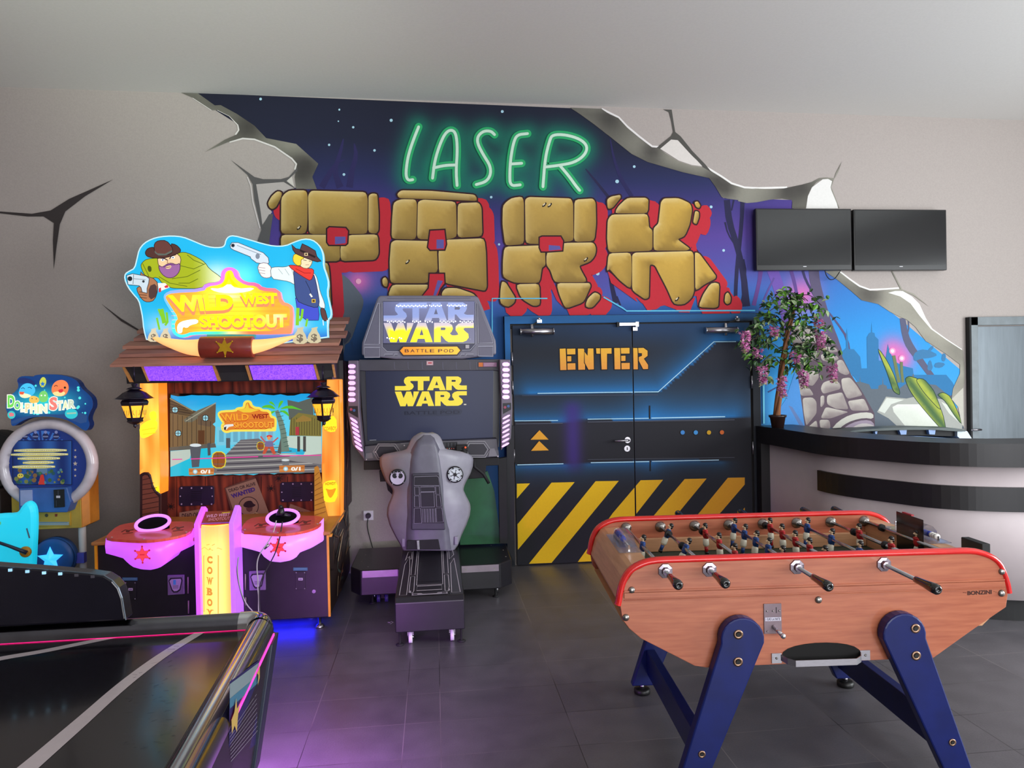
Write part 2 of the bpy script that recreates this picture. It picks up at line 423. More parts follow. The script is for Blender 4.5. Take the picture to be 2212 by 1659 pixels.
# floor: dark 60 x 30 tiles with thin joints
def floor_material():
    M = bpy.data.materials.new('floor_tiles'); M.use_nodes = True; nt = M.node_tree; N = nt.nodes; L = nt.links; bs = N['Principled BSDF']
    tc = N.new('ShaderNodeTexCoord'); sp = N.new('ShaderNodeSeparateXYZ'); L.new(tc.outputs['Object'], sp.inputs[0])
    def mth(op, a, b_=None, c=None):
        n = N.new('ShaderNodeMath'); n.operation = op
        for i, v in enumerate((a, b_, c)):
            if v is None: continue
            if isinstance(v, (int, float)): n.inputs[i].default_value = v
            else: L.new(v, n.inputs[i])
        return n.outputs[0]
    def joint(sock, o, w, half):
        t = mth('DIVIDE', mth('SUBTRACT', sock, o), w); fl = mth('FLOOR', t); fr = mth('SUBTRACT', t, fl)
        d = mth('MULTIPLY', mth('MINIMUM', fr, mth('SUBTRACT', 1, fr)), w)
        return mth('LESS_THAN', d, half), fl
    jx, ix = joint(sp.outputs['X'], -.006, .5925, .0016); jy, iy = joint(sp.outputs['Y'], 3.607, .304, .0014)
    ex = mth('LESS_THAN', mth('ABSOLUTE', mth('ADD', sp.outputs['X'], .17)), .0016)
    j = mth('MAXIMUM', mth('MAXIMUM', jx, jy), ex)
    cm = N.new('ShaderNodeCombineXYZ'); L.new(ix, cm.inputs[0]); L.new(iy, cm.inputs[1])
    wn = N.new('ShaderNodeTexWhiteNoise'); L.new(cm.outputs[0], wn.inputs[0])
    nz = N.new('ShaderNodeTexNoise'); nz.inputs['Scale'].default_value = 7; nz.inputs['Detail'].default_value = 8; L.new(tc.outputs['Object'], nz.inputs['Vector'])
    n2 = N.new('ShaderNodeTexNoise'); n2.inputs['Scale'].default_value = 140; n2.inputs['Detail'].default_value = 3; L.new(tc.outputs['Object'], n2.inputs['Vector'])
    f = mth('ADD', mth('ADD', mth('MULTIPLY', wn.outputs[0], .18), mth('MULTIPLY', nz.outputs['Fac'], .55)), mth('MULTIPLY', n2.outputs['Fac'], .35))
    rp = N.new('ShaderNodeValToRGB'); rp.color_ramp.elements[0].position = .3; rp.color_ramp.elements[1].position = .85
    rp.color_ramp.elements[0].color = (*lin((76, 74, 79)), 1); rp.color_ramp.elements[1].color = (*lin((106, 103, 108)), 1); L.new(f, rp.inputs[0])
    # joints: mostly pale dust, darker in stretches
    n3 = N.new('ShaderNodeTexNoise'); n3.inputs['Scale'].default_value = 1.1; L.new(tc.outputs['Object'], n3.inputs['Vector'])
    r3 = N.new('ShaderNodeValToRGB'); r3.color_ramp.elements[0].position = .42; r3.color_ramp.elements[1].position = .55
    r3.color_ramp.elements[0].color = (*lin((40, 38, 40)), 1); r3.color_ramp.elements[1].color = (*lin((128, 122, 122)), 1); L.new(n3.outputs['Fac'], r3.inputs[0])
    mx = N.new('ShaderNodeMix'); mx.data_type = 'RGBA'; L.new(j, mx.inputs[0]); L.new(rp.outputs[0], mx.inputs[6]); L.new(r3.outputs[0], mx.inputs[7])
    L.new(mx.outputs[2], bs.inputs['Base Color'])
    rr = N.new('ShaderNodeMapRange'); rr.inputs['To Min'].default_value = .27; rr.inputs['To Max'].default_value = .42; L.new(nz.outputs['Fac'], rr.inputs['Value']); L.new(rr.outputs[0], bs.inputs['Roughness'])
    bp = N.new('ShaderNodeBump'); bp.inputs['Strength'].default_value = .12; bp.inputs['Distance'].default_value = .003; L.new(n2.outputs['Fac'], bp.inputs['Height']); L.new(bp.outputs[0], bs.inputs['Normal'])
    bs.inputs['Specular IOR Level'].default_value = .6
    return M
b = MB(); b.box((XL, YB, -.1), (XR, D + .15, 0), floor_material()); struct('floor', b)

# ================================================================== MURAL (paint on the back wall)
PAINT = matpaint('wall_paint', grain=.06, rough=.75)
mu = planeY(D, gain=.95, dh=.00004, h0=.0008)
def P2(px): return [tuple(q) for q in mu.to2(px)]
# neon strokes
NEON = [z1([(1720, 300), (1680, 400), (1648, 500), (1635, 590), (1635, 640), (1650, 665), (1680, 660)]),
        z1([(1815, 650), (1830, 530), (1868, 410), (1905, 338), (1945, 318), (1975, 345), (1985, 450), (1975, 600), (1982, 700)]), z1([(1822, 580), (1900, 562), (1972, 560)]),
        z2([(215, 290), (190, 265), (140, 265), (100, 300), (98, 350), (140, 430), (185, 500), (190, 560), (160, 610), (90, 630)]),
        z2([(440, 283), (370, 290), (345, 340), (325, 450), (318, 560), (322, 640), (390, 632)]), z2([(325, 490), (400, 485)]),
        z2([(545, 645), (560, 450), (590, 330), (610, 290), (700, 290), (800, 320), (850, 370), (830, 430), (760, 480), (650, 500), (565, 510)]), z2([(660, 500), (720, 570), (770, 640), (795, 670)])]
NEON = [dedupe(chaikin(s_, 2, False)) for s_ in NEON]
NEON2 = [P2(s_) for s_ in NEON]
PINKS = [(W1(*z1([(1310, 1352)])[0], D)[[0, 2]], .10), (W1(*z3([(1180, 715)])[0], D)[[0, 2]], .13), (W1(*z3([(1253, 772)])[0], D)[[0, 2]], .12), (W1(*z3([(480, 280)])[0], D)[[0, 2]], .16)]
def sky(uv, poly=None):
    x, z = uv[:, 0], uv[:, 1]
    zz = z + .12 * np.sin(x * 1.3) + .05 * np.sin(x * 3.1 + z * 2)
    zz = zz + .18 * (1 - smooth(x, -1.2, 1.4)) - .10 * smooth(x, 2.6, 4.2)
    st = [(1.0, (70, 165, 225)), (1.7, (48, 150, 222)), (2.15, (55, 118, 195)), (2.45, (82, 84, 165)), (2.8, (88, 66, 150)), (3.05, (66, 56, 128)), (3.3, (40, 46, 92)), (3.6, (30, 34, 58)), (4.1, (25, 28, 46))]
    zs_ = [a for a, _ in st]; c = np.stack([np.interp(zz, zs_, [q[i] for _, q in st]) for i in range(3)], 1)
    c = mixa(c, (52, 84, 140), .55 * (1 - smooth(x, -.9, .6)) * (1 - smooth(z, 2.1, 2.6)))
    # dark blue spray around the door frame
    c = mixa(c, (28, 44, 84), .85 * (1 - smooth(z, 1.5, 2.2)) * (1 - smooth(x, .4, .75)))
    fx = np.maximum(np.maximum(.56 - x, x - 2.80), 0); fz = np.maximum(z - 2.11, 0); fd = np.hypot(fx, fz)
    c = mixa(c, (30, 70, 130), .75 * np.exp(-(fd / .09) ** 2) * (x > .3) * (x < 2.95))
    for s_ in NEON2:
        d, _ = segdist(uv, s_, False); c = mixa(c, (22, 128, 100), .85 * np.exp(-(d / .105) ** 2))
    for q, r in PINKS:
        d = np.hypot(*(uv - q).T); c = mixa(c, (226, 110, 178), .9 * np.exp(-(d / r) ** 2))
    return c
mu.poly([(405, 200), (1240, 234), (1310, 290), (1400, 345), (1540, 385), (1562, 428), (1640, 430), (1710, 432), (1740, 560), (1800, 590), (1860, 640), (1900, 655), (1945, 690), (1975, 715), (2076, 800), (2076, 860), (2060, 900), (2070, 960),
         (1640, 960), (1640, 700), (1095, 700), (1095, 1190), (985, 1190), (985, 800), (700, 800), (700, 690), (582, 600), (582, 430), (640, 405), (680, 360), (500, 260)], sky, step=.028)
# stars
for x, y, r in ((563, 214, 3), (733, 237, 2.2), (845, 260, 3.4), (763, 275, 2.6), (711, 313, 2.6), (809, 325, 2.8), (743, 377, 3), (1085, 241, 3.2), (1370, 360, 3), (1333, 392, 4), (1061, 426, 2.8), (1536, 447, 3.2), (1078, 528, 2.5), (1563, 541, 3), (1291, 591, 4), (1632, 513, 2.5), (731, 262, 1.6)):
    mu.disc((x, y), r, (172, 214, 232), 10)
# dark trees
TR = (38, 36, 72)
for p, wd, c in (([(735, 405), (722, 370), (735, 330), (742, 300)], [16, 11, 8, 2], (44, 40, 88)), ([(695, 405), (712, 375), (728, 350), (745, 345)], [14, 12, 5, 2], (44, 40, 88)), ([(755, 405), (760, 370), (770, 335), (765, 310)], [15, 12, 9, 2], (44, 40, 88)),
                 ([(1315, 427), (1290, 395), (1265, 365)], [7, 5, 2], TR), ([(1365, 425), (1340, 385), (1325, 340), (1318, 300)], [9, 8, 5, 2], (40, 38, 86)), ([(1070, 560), (1062, 520), (1075, 500)], [10, 6, 2], (66, 60, 140)),
                 ([(1330, 655), (1322, 620), (1318, 600)], [12, 9, 6], TR), ([(1340, 660), (1332, 640)], [4, 4], TR),
                 ([(1570, 432), (1575, 480), (1592, 530), (1606, 590), (1612, 662)], [13, 14, 12, 13, 17], TR), ([(1604, 432), (1602, 480), (1596, 540), (1590, 600), (1588, 663)], [10, 8, 9, 8, 8], TR),
                 ([(1585, 432), (1580, 455)], [4, 3], TR), ([(1566, 480), (1572, 505), (1588, 530)], [4, 3, 3], TR), ([(1606, 560), (1612, 590), (1604, 640), (1600, 662)], [4, 3, 4, 4], TR),
                 ([(1643, 585), (1640, 610), (1628, 660)], [10, 8, 9], (100, 66, 138)), ([(1668, 582), (1682, 620), (1700, 690), (1710, 740)], [24, 24, 22, 22], (112, 84, 172)), ([(1672, 600), (1655, 635), (1640, 670)], [4, 4, 3], (96, 76, 150)), ([(1708, 582), (1716, 610), (1722, 640)], [8, 7, 6], (96, 70, 140)),
                 ([(1733, 582), (1740, 605), (1760, 640), (1775, 665)], [6, 5, 5, 4], (60, 56, 96)), ([(1757, 578), (1760, 610), (1772, 655), (1786, 700), (1805, 745), (1818, 790)], [22, 22, 22, 22, 20, 12], (92, 84, 112)),
                 ([(1790, 675), (1810, 700), (1830, 730), (1838, 780), (1843, 812)], [4, 4, 5, 4, 3], (84, 80, 120)),
                 ([(1949, 687), (1955, 725), (1966, 750), (1985, 775), (2010, 810), (2035, 840), (2055, 858)], [12, 14, 16, 14, 12, 13, 13], (92, 94, 120)), ([(1962, 692), (1963, 715), (1955, 725)], [3, 3, 2], (92, 94, 120))):
    p = dedupe(chaikin(p, 1, False)); wd = list(np.interp(np.linspace(0, 1, len(p)), np.linspace(0, 1, len(wd)), wd)); mu.line(p, wd, c)
# far city
CITY = (52, 116, 166)
for p in ([(745, 795), (745, 770), (765, 766), (757, 740), (761, 735), (765, 766), (780, 768), (782, 795)],):
    mu.poly(p, (44, 78, 128))
mu.poly(z3([(790, 720), (820, 690), (820, 590), (826, 540), (832, 590), (840, 700), (880, 700), (930, 760), (940, 850), (985, 850), (980, 610), (1000, 575), (1015, 570), (1018, 490), (1024, 570), (1042, 575), (1045, 600), (1072, 625), (1075, 790), (1125, 790), (1145, 660), (1155, 700), (1190, 790), (1260, 830), (1340, 850), (1345, 900), (1600, 900), (1650, 960), (1700, 1060), (1000, 1070), (870, 900), (790, 850)]), (50, 120, 172), rnd=0)
mu.poly(z3([(900, 955), (925, 955), (928, 910), (932, 955), (1000, 975), (1015, 1010), (1070, 1010), (1072, 985), (1102, 975), (1105, 910), (1110, 975), (1135, 985), (1140, 1010), (1230, 1010), (1300, 960), (1345, 890), (1360, 960), (1520, 980), (1640, 1080), (1740, 1320), (900, 1320)]), (98, 108, 118), rnd=0)
# foliage silhouettes far right
for p in ([(1340, 740), (1400, 700), (1470, 710), (1540, 745), (1480, 770), (1400, 775), (1350, 800)], [(1520, 800), (1600, 810), (1560, 850), (1500, 840)], [(1570, 730), (1600, 740), (1590, 800), (1560, 790)], [(1470, 690), (1500, 670), (1500, 700), (1440, 740)], [(1480, 780), (1500, 860), (1450, 870), (1460, 800)]):
    mu.poly(z3(p), (62, 122, 168), rnd=1)
# big carved stone tower
def rock(lo, hi, e=.06):
    def f(uv, poly):
        d, ix = segdist(uv, poly); A = np.array(poly); Bq = np.roll(A, -1, 0); ar = np.sum(A[:, 0] * Bq[:, 1] - Bq[:, 0] * A[:, 1]); nn = np.stack([(Bq - A)[:, 1], -(Bq - A)[:, 0]], 1); nn /= np.linalg.norm(nn, axis=1)[:, None] + 1e-9; nn *= 1 if ar > 0 else -1
        l = nn[ix] @ np.array([-.45, .85]); t = .5 + .5 * l * np.exp(-d / e) + .12 * np.sin(uv[:, 0] * 23 + uv[:, 1] * 17)
        return mixc(lo, hi, t)
    return f
mu.poly(z3([(300, 1310), (430, 900), (390, 560), (420, 490), (480, 490), (600, 560), (690, 600), (760, 690), (790, 760), (860, 900), (950, 1040), (1040, 1200), (1045, 1320)]), (96, 80, 92), rnd=0)
for p in ([(395, 500), (480, 495), (560, 570), (560, 590), (390, 580)], [(392, 590), (600, 590), (640, 640), (560, 655), (400, 650)], [(620, 580), (690, 605), (735, 665), (660, 660)], [(480, 700), (590, 700), (600, 780), (530, 790), (480, 750)], [(640, 680), (740, 690), (760, 720), (700, 730)],
          [(620, 740), (740, 745), (770, 780), (700, 800), (630, 790)], [(745, 790), (790, 780), (850, 890), (820, 905), (760, 880)], [(440, 880), (600, 870), (610, 920), (560, 990), (500, 970), (460, 950)], [(640, 960), (700, 940), (770, 960), (780, 1010), (640, 1050), (620, 1010)],
          [(780, 930), (850, 920), (900, 980), (950, 1060), (830, 1090), (790, 1010)], [(460, 960), (540, 1010), (570, 1060), (470, 1065), (440, 1000)], [(480, 1080), (560, 1075), (590, 1110), (590, 1200), (510, 1300), (490, 1200)], [(620, 1065), (650, 1060), (650, 1130), (620, 1160)], [(670, 1060), (790, 1035), (840, 1170), (740, 1165), (670, 1130)],
          [(830, 1105), (960, 1085), (990, 1150), (1000, 1180), (860, 1180)], [(660, 1150), (840, 1190), (700, 1240), (620, 1240)], [(610, 1250), (690, 1250), (700, 1320), (620, 1320)], [(520, 1310), (590, 1250), (600, 1320)]):
    mu.poly(z3(p), rock((138, 126, 126), (196, 190, 180)), rnd=-.022, step=.03)
mu.poly(z3([(700, 1330), (760, 1260), (850, 1210), (960, 1190), (1032, 1200), (1032, 1245), (960, 1235), (870, 1255), (800, 1290), (760, 1330)]), (204, 202, 190), rnd=1)
mu.poly(z3([(780, 1330), (860, 1275), (960, 1250), (1030, 1262), (1048, 1330)]), (168, 152, 168), rnd=1)
mu.poly(z3([(860, 1320), (900, 1290), (960, 1275), (1030, 1290), (1040, 1310), (960, 1320)]), (208, 200, 196), rnd=1)
# blue rays left of the tower
mu.poly(z3([(220, 1290), (350, 1090), (420, 880), (440, 880), (500, 1320), (430, 1320)]), (78, 146, 216), rnd=0)
mu.poly(z3([(370, 1140), (400, 1150), (500, 1310), (470, 1320)]), (100, 128, 180))
mu.poly(z3([(210, 1030), (330, 965), (330, 975), (215, 1040)]), (60, 80, 130))
# pale rocks at the right
mu.poly(z3([(1060, 1190), (1130, 1070), (1290, 1085), (1400, 1060), (1560, 1090), (1660, 1120), (1725, 1290), (1720, 1330), (1250, 1330), (1150, 1240)]), (170, 172, 165), rnd=0)
mu.poly(z3([(1070, 1180), (1135, 1080), (1270, 1095), (1170, 1130), (1120, 1200)]), (216, 220, 210), rnd=0)
mu.poly(z3([(1180, 1150), (1220, 1130), (1400, 1130), (1560, 1230), (1600, 1325), (1300, 1325), (1190, 1190)]), rock((206, 210, 196), (232, 236, 226)), rnd=0, step=.05)
mu.poly(z3([(1560, 1110), (1640, 1150), (1720, 1290), (1620, 1200)]), (214, 218, 206), rnd=0)
def leafc(uv, poly):
    t = .5 + .5 * np.sin(uv[:, 0] * 37 + uv[:, 1] * 29); return mixc((72, 104, 66), (176, 186, 74), t)
for p in ([(1280, 930), (1310, 912), (1400, 940), (1480, 1030), (1540, 1130), (1575, 1220), (1595, 1330), (1560, 1320), (1470, 1220), (1370, 1100), (1310, 1010)], [(1360, 935), (1420, 930), (1500, 1020), (1560, 1180), (1500, 1120), (1420, 1030)], [(1530, 1055), (1570, 1038), (1620, 1060), (1660, 1130), (1700, 1220), (1722, 1290), (1660, 1210), (1590, 1100)],
          [(1062, 685), (1130, 780), (1190, 900), (1235, 1030), (1235, 1055), (1190, 1030), (1140, 880)]):
    mu.poly(z3(p), (34, 62, 52), rnd=-.05, grow=.006); mu.poly(z3(p), leafc, rnd=-.05, step=.03)
mu.line(z3([(1190, 750), (1215, 880), (1232, 960)]), 7, (112, 122, 84)); mu.line(z3([(1250, 800), (1252, 880), (1262, 960)]), 6, (112, 122, 84))
for c, r in (((1180, 715), 26), ((1253, 772), 25)):
    mu.disc(z3([c])[0], r * .2773, (240, 150, 196), 14); mu.disc(z3([c])[0], r * .16, (255, 214, 226), 12)
mu.disc(z1([(1310, 1352)])[0], 6, (240, 170, 200), 12)
# grey rock seen between the cabinets
mu.poly(zh([(300, 180), (420, 230), (540, 370), (650, 520), (640, 640), (560, 850), (480, 1090), (380, 1150), (380, 1660), (180, 1660), (250, 900), (330, 500)]), (98, 104, 116), rnd=1)
mu.poly(zh([(380, 950), (440, 945), (495, 1000), (440, 1090), (380, 1140)]), (70, 76, 98), rnd=1)
# ---- broken plaster rims
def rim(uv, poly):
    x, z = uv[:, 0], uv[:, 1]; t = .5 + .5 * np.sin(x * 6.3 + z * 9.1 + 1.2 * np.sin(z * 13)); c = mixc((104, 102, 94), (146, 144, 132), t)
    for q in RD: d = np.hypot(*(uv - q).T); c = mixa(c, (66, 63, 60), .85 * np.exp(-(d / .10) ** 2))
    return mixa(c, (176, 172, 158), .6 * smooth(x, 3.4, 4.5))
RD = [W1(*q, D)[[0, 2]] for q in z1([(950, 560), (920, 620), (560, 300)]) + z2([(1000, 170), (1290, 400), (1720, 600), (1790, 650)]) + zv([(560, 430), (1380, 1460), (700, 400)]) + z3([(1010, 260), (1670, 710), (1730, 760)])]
DK, LT = (84, 82, 78), (226, 222, 218)
L1 = [(100, 66), (180, 100), (310, 185), (350, 185), (430, 225), (490, 285), (498, 320), (480, 350), (400, 385), (262, 470), (420, 402), (520, 372), (600, 378), (740, 430), (860, 510), (893, 550), (885, 590), (875, 640), (885, 722), (1026, 724), (995, 640), (1036, 550), (980, 500), (885, 415), (680, 375), (600, 290), (480, 210), (370, 150), (330, 152), (215, 70)]
def hi(p, wd=7, c=LT, s_=0): mu.line(p, wd, c)
hi(z1([(180, 98), (305, 180), (345, 180), (430, 222), (488, 285), (492, 322), (470, 352)]), 3.4); hi(z1([(430, 402), (520, 378), (600, 384), (740, 436), (855, 515), (886, 552), (875, 590)]), 3.4)
mu.poly(z1([(612, 690), (700, 676), (800, 675), (868, 716), (800, 735), (730, 800), (700, 850), (720, 880), (652, 968)]), (186, 178, 174))
mu.poly(z1([(820, 668), (855, 636), (872, 708)]), (214, 208, 200))
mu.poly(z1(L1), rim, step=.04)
mu.poly(z1([(893, 575), (835, 640), (780, 655), (660, 655), (600, 640), (545, 600), (440, 525), (552, 625), (588, 690), (600, 800), (648, 1000), (620, 1080), (700, 1100), (712, 1000), (728, 892), (700, 895), (655, 970), (640, 860), (612, 690), (800, 674), (872, 716), (885, 722), (818, 668), (856, 634), (893, 600)]), (92, 90, 90))
hi(z1([(552, 640), (576, 700), (590, 810), (638, 990)]), 2.5, (214, 206, 204))
R1a = z2([(730, 104), (945, 112), (1000, 150), (1060, 175), (1120, 240), (1200, 310), (1290, 375), (1338, 380), (1380, 415), (1470, 470), (1560, 500), (1645, 512), (1690, 535), (1760, 580), (1830, 628), (1920, 655), (2010, 660)]) + zv([(200, 402), (400, 410), (520, 402), (700, 365), (800, 338), (870, 300), (940, 292), (1025, 302), (1060, 240), (1098, 132), (1035, 255), (1012, 330), (990, 390), (1010, 440), (1075, 600), (1066, 600), (992, 420), (985, 390), (1000, 325), (960, 308), (900, 310), (840, 345), (790, 400), (755, 480), (738, 602), (600, 602), (605, 520), (500, 505), (380, 515), (250, 540), (150, 548), (60, 528)]) + \
      z2([(1880, 735), (1800, 725), (1765, 715), (1720, 640), (1680, 585), (1500, 545), (1260, 475), (1150, 420), (1000, 300), (890, 215), (800, 150)])
mu.poly(zv([(905, 312), (960, 308), (1000, 330), (985, 390), (1040, 530), (1060, 602), (740, 602), (758, 480), (800, 390)]), (232, 230, 226))
hi(z2([(945, 112), (1062, 170), (1120, 232), (1205, 303), (1290, 368), (1335, 372)]), 4, (236, 232, 230)); hi(z2([(1650, 505), (1690, 528), (1765, 574), (1832, 620), (1920, 648), (2010, 653), (2212, 648)]), 4, (240, 238, 234))
mu.poly(z2([(1345, 385), (1420, 322), (1465, 326), (1560, 430), (1640, 505), (1560, 495), (1470, 465), (1385, 410)]), (224, 218, 212))
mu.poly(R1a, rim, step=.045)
mu.poly(z2([(1365, 116), (1424, 118), (1436, 200), (1448, 270), (1485, 300), (1565, 400), (1650, 488), (1700, 548), (1642, 514), (1560, 425), (1468, 325), (1420, 322), (1345, 385), (1318, 380), (1420, 297), (1434, 270), (1420, 190), (1405, 135)]), DK)
R2 = z3([(650, 92), (760, 95), (850, 165), (920, 215), (1000, 245), (1060, 248), (1130, 240), (1242, 232), (1170, 92), (1180, 92), (1256, 234), (1345, 268), (1465, 370), (1340, 280), (1250, 243), (1200, 248), (1140, 262), (1240, 290), (1320, 345), (1390, 440), (1480, 545), (1600, 630), (1728, 712), (1740, 830), (1740, 960), (1730, 1010), (1640, 1090), (1650, 1010), (1705, 890), (1705, 820),
         (1600, 740), (1480, 660), (1440, 640), (1360, 530), (1290, 470), (1240, 450), (1160, 410), (1070, 350), (940, 320), (860, 250), (750, 160)])
mu.poly(z3([(1145, 262), (1200, 248), (1260, 248), (1330, 290), (1390, 350), (1440, 460), (1490, 540), (1600, 620), (1720, 700), (1720, 712), (1600, 632), (1480, 545), (1390, 440), (1320, 345), (1240, 290)]), (238, 240, 232))
hi(z3([(765, 93), (855, 162), (925, 210), (1005, 238), (1130, 232), (1230, 225)]), 3.5, (240, 240, 234))
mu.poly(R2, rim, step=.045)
mu.poly(z3([(1640, 1090), (1730, 1000), (1735, 1300), (1720, 1290), (1690, 1150)]), (196, 192, 180))
# cracks on the left plaster
mu.poly([(0, 457), (70, 462), (110, 455), (150, 430), (200, 408), (245, 388), (185, 424), (142, 457), (130, 485), (122, 540), (117, 582), (115, 520), (117, 482), (95, 468), (60, 468), (0, 461)], (60, 54, 54))
mu.poly([(219, 656), (262, 688), (314, 720), (318, 726), (262, 694)], (66, 58, 58))

# ---- PARK, in stones
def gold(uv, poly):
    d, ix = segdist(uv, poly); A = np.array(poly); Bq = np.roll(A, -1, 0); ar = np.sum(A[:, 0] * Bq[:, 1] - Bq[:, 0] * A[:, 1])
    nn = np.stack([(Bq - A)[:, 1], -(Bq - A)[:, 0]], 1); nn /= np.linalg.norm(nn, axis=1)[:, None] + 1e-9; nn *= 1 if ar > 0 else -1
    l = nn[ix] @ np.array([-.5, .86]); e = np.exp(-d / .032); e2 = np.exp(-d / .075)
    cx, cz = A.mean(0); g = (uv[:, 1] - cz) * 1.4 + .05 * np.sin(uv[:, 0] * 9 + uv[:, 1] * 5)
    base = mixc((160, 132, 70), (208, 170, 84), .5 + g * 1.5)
    base = mixa(base, (214, 168, 58), .45 * smooth(uv[:, 0], .6, 2.4))  # stronger daylight at the right put into the stone colour
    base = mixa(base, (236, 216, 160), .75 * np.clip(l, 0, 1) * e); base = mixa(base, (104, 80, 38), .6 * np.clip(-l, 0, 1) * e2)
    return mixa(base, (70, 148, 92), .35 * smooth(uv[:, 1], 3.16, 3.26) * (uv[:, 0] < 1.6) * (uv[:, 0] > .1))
P_ = [(z1, [(695, 822), (720, 772), (760, 740), (786, 747), (780, 780), (745, 845), (722, 858), (706, 848)]), (z1, [(787, 778), (835, 735), (950, 735), (961, 770), (959, 960), (950, 1025), (785, 1026)]), (z1, [(970, 765), (990, 737), (1358, 747), (1370, 790), (1368, 1026), (975, 1028)]), (z1, [(1382, 770), (1400, 757), (1435, 758), (1445, 900), (1443, 1005), (1430, 1024), (1380, 1020)]),
      (z1, [(785, 1038), (1178, 1038), (1182, 1212), (785, 1215)]), (z1, [(785, 1226), (1100, 1226), (1110, 1300), (1122, 1530), (785, 1530)]), (z1, [(1190, 1110), (1240, 1040), (1440, 1035), (1445, 1165), (1425, 1203), (1192, 1212)])]
A_ = [(z1, [(1575, 760), (1600, 735), (1800, 738), (2105, 765), (2118, 802), (1960, 795), (1750, 788), (1590, 783)]), (z1, [(1552, 815), (1600, 795), (1698, 797), (1706, 830), (1700, 1065), (1538, 1060), (1542, 930)]), (z1, [(1718, 812), (1750, 798), (1972, 812), (1978, 1050), (1905, 1066), (1712, 1062)]), (z1, [(1990, 822), (2128, 817), (2146, 850), (2152, 1043), (1988, 1052)]),
      (z1, [(1535, 1090), (1560, 1075), (1840, 1082), (1848, 1290), (1790, 1298), (1785, 1362), (1530, 1362), (1525, 1220)]), (z1, [(1858, 1140), (1900, 1072), (2165, 1062), (2176, 1150), (2182, 1390), (2172, 1414), (1900, 1362), (1862, 1290)]), (z1, [(1540, 1378), (1788, 1378), (1775, 1410), (1745, 1460), (1512, 1460)]), (z1, [(1878, 1440), (1900, 1402), (1980, 1400), (2095, 1440), (2120, 1475), (1890, 1470)]), (z1, [(1474, 1340), (1492, 1325), (1508, 1350), (1502, 1390), (1480, 1378)])]
R_ = [(z2, [(275, 770), (330, 724), (405, 714), (413, 760), (413, 1033), (290, 1043), (272, 900)]), (z2, [(426, 732), (450, 717), (735, 727), (748, 760), (752, 1012), (690, 1017), (518, 1033), (430, 1028)]), (z2, [(763, 735), (885, 727), (902, 752), (905, 900), (893, 1012), (760, 1018)]), (z2, [(285, 1056), (555, 1046), (560, 1180), (535, 1195), (520, 1298), (350, 1296), (275, 1260), (275, 1150)]),
      (z2, [(572, 1095), (690, 1030), (888, 1027), (905, 1060), (900, 1110), (868, 1152), (788, 1182), (800, 1212), (845, 1293), (625, 1293), (598, 1210), (572, 1180)]), (z2, [(268, 1292), (290, 1300), (353, 1400), (350, 1430), (310, 1464), (256, 1440), (258, 1350)]), (z2, [(364, 1312), (518, 1308), (522, 1450), (480, 1455), (400, 1405)]), (z2, [(640, 1304), (862, 1304), (868, 1322), (820, 1430), (700, 1473), (660, 1380)]), (z2, [(837, 1463), (850, 1410), (900, 1364), (933, 1385), (930, 1410), (880, 1468)])]
K_ = [(z2, [(985, 732), (1010, 714), (1070, 703), (1074, 717), (1020, 785), (990, 795)]), (z2, [(1037, 823), (1060, 780), (1120, 723), (1245, 722), (1262, 735), (1258, 823)]), (z2, [(990, 870), (1015, 837), (1258, 832), (1266, 925), (1289, 940), (1289, 1078), (995, 1090), (985, 1000)]), (z2, [(1302, 925), (1335, 900), (1352, 750), (1370, 727), (1470, 724), (1548, 760), (1560, 800), (1543, 900), (1508, 983), (1453, 1000), (1545, 1068), (1520, 1077), (1302, 1077)]),
      (z2, [(995, 1101), (1143, 1096), (1148, 1200), (1143, 1338), (1070, 1280), (1000, 1202), (985, 1215)]), (z2, [(1156, 1110), (1175, 1096), (1560, 1086), (1570, 1110), (1573, 1358), (1558, 1400), (1510, 1444), (1440, 1444), (1400, 1350), (1310, 1175), (1270, 1170), (1264, 1400), (1240, 1408), (1156, 1350)]), (z2, [(1584, 1092), (1610, 1102), (1723, 1255), (1718, 1270), (1640, 1310), (1587, 1353)]), (z2, [(1607, 1463), (1640, 1380), (1692, 1302), (1746, 1302), (1738, 1460), (1715, 1468)]),
      (z2, [(1786, 1428), (1791, 1380), (1806, 1366), (1825, 1400), (1819, 1435), (1801, 1444)]), (z2, [(1580, 752), (1600, 746), (1616, 775), (1608, 789), (1591, 779)]), (z2, [(1585, 812), (1605, 817), (1607, 850), (1590, 898), (1572, 888)])]
HOLES = [(z1, [(1098, 996), (1112, 985), (1222, 990), (1238, 1010), (1232, 1092), (1220, 1103), (1110, 1103), (1098, 1085)]), (z1, [(1800, 1008), (1895, 1003), (1906, 1100), (1895, 1135), (1800, 1137), (1785, 1120)]), (z1, [(1796, 1302), (1892, 1302), (1896, 1365), (1868, 1400), (1850, 1450), (1745, 1455), (1790, 1400)]), (z2, [(524, 992), (540, 985), (665, 985), (682, 1015), (676, 1078), (575, 1085), (535, 1085), (524, 1060)])]
ALL = P_ + A_ + R_ + K_
RED, OUT = (196, 42, 56), (52, 26, 32)
hs = mu.h
for i, (f, p) in enumerate(ALL):
    q = P2(f(p)); q = [(a + .072, c - .062) for a, c in q]; mu.poly(offset(roundc(q, .03), .035), RED, raw=True, h=hs + .0003 + .00002 * i)
hq_ = hs + .0011
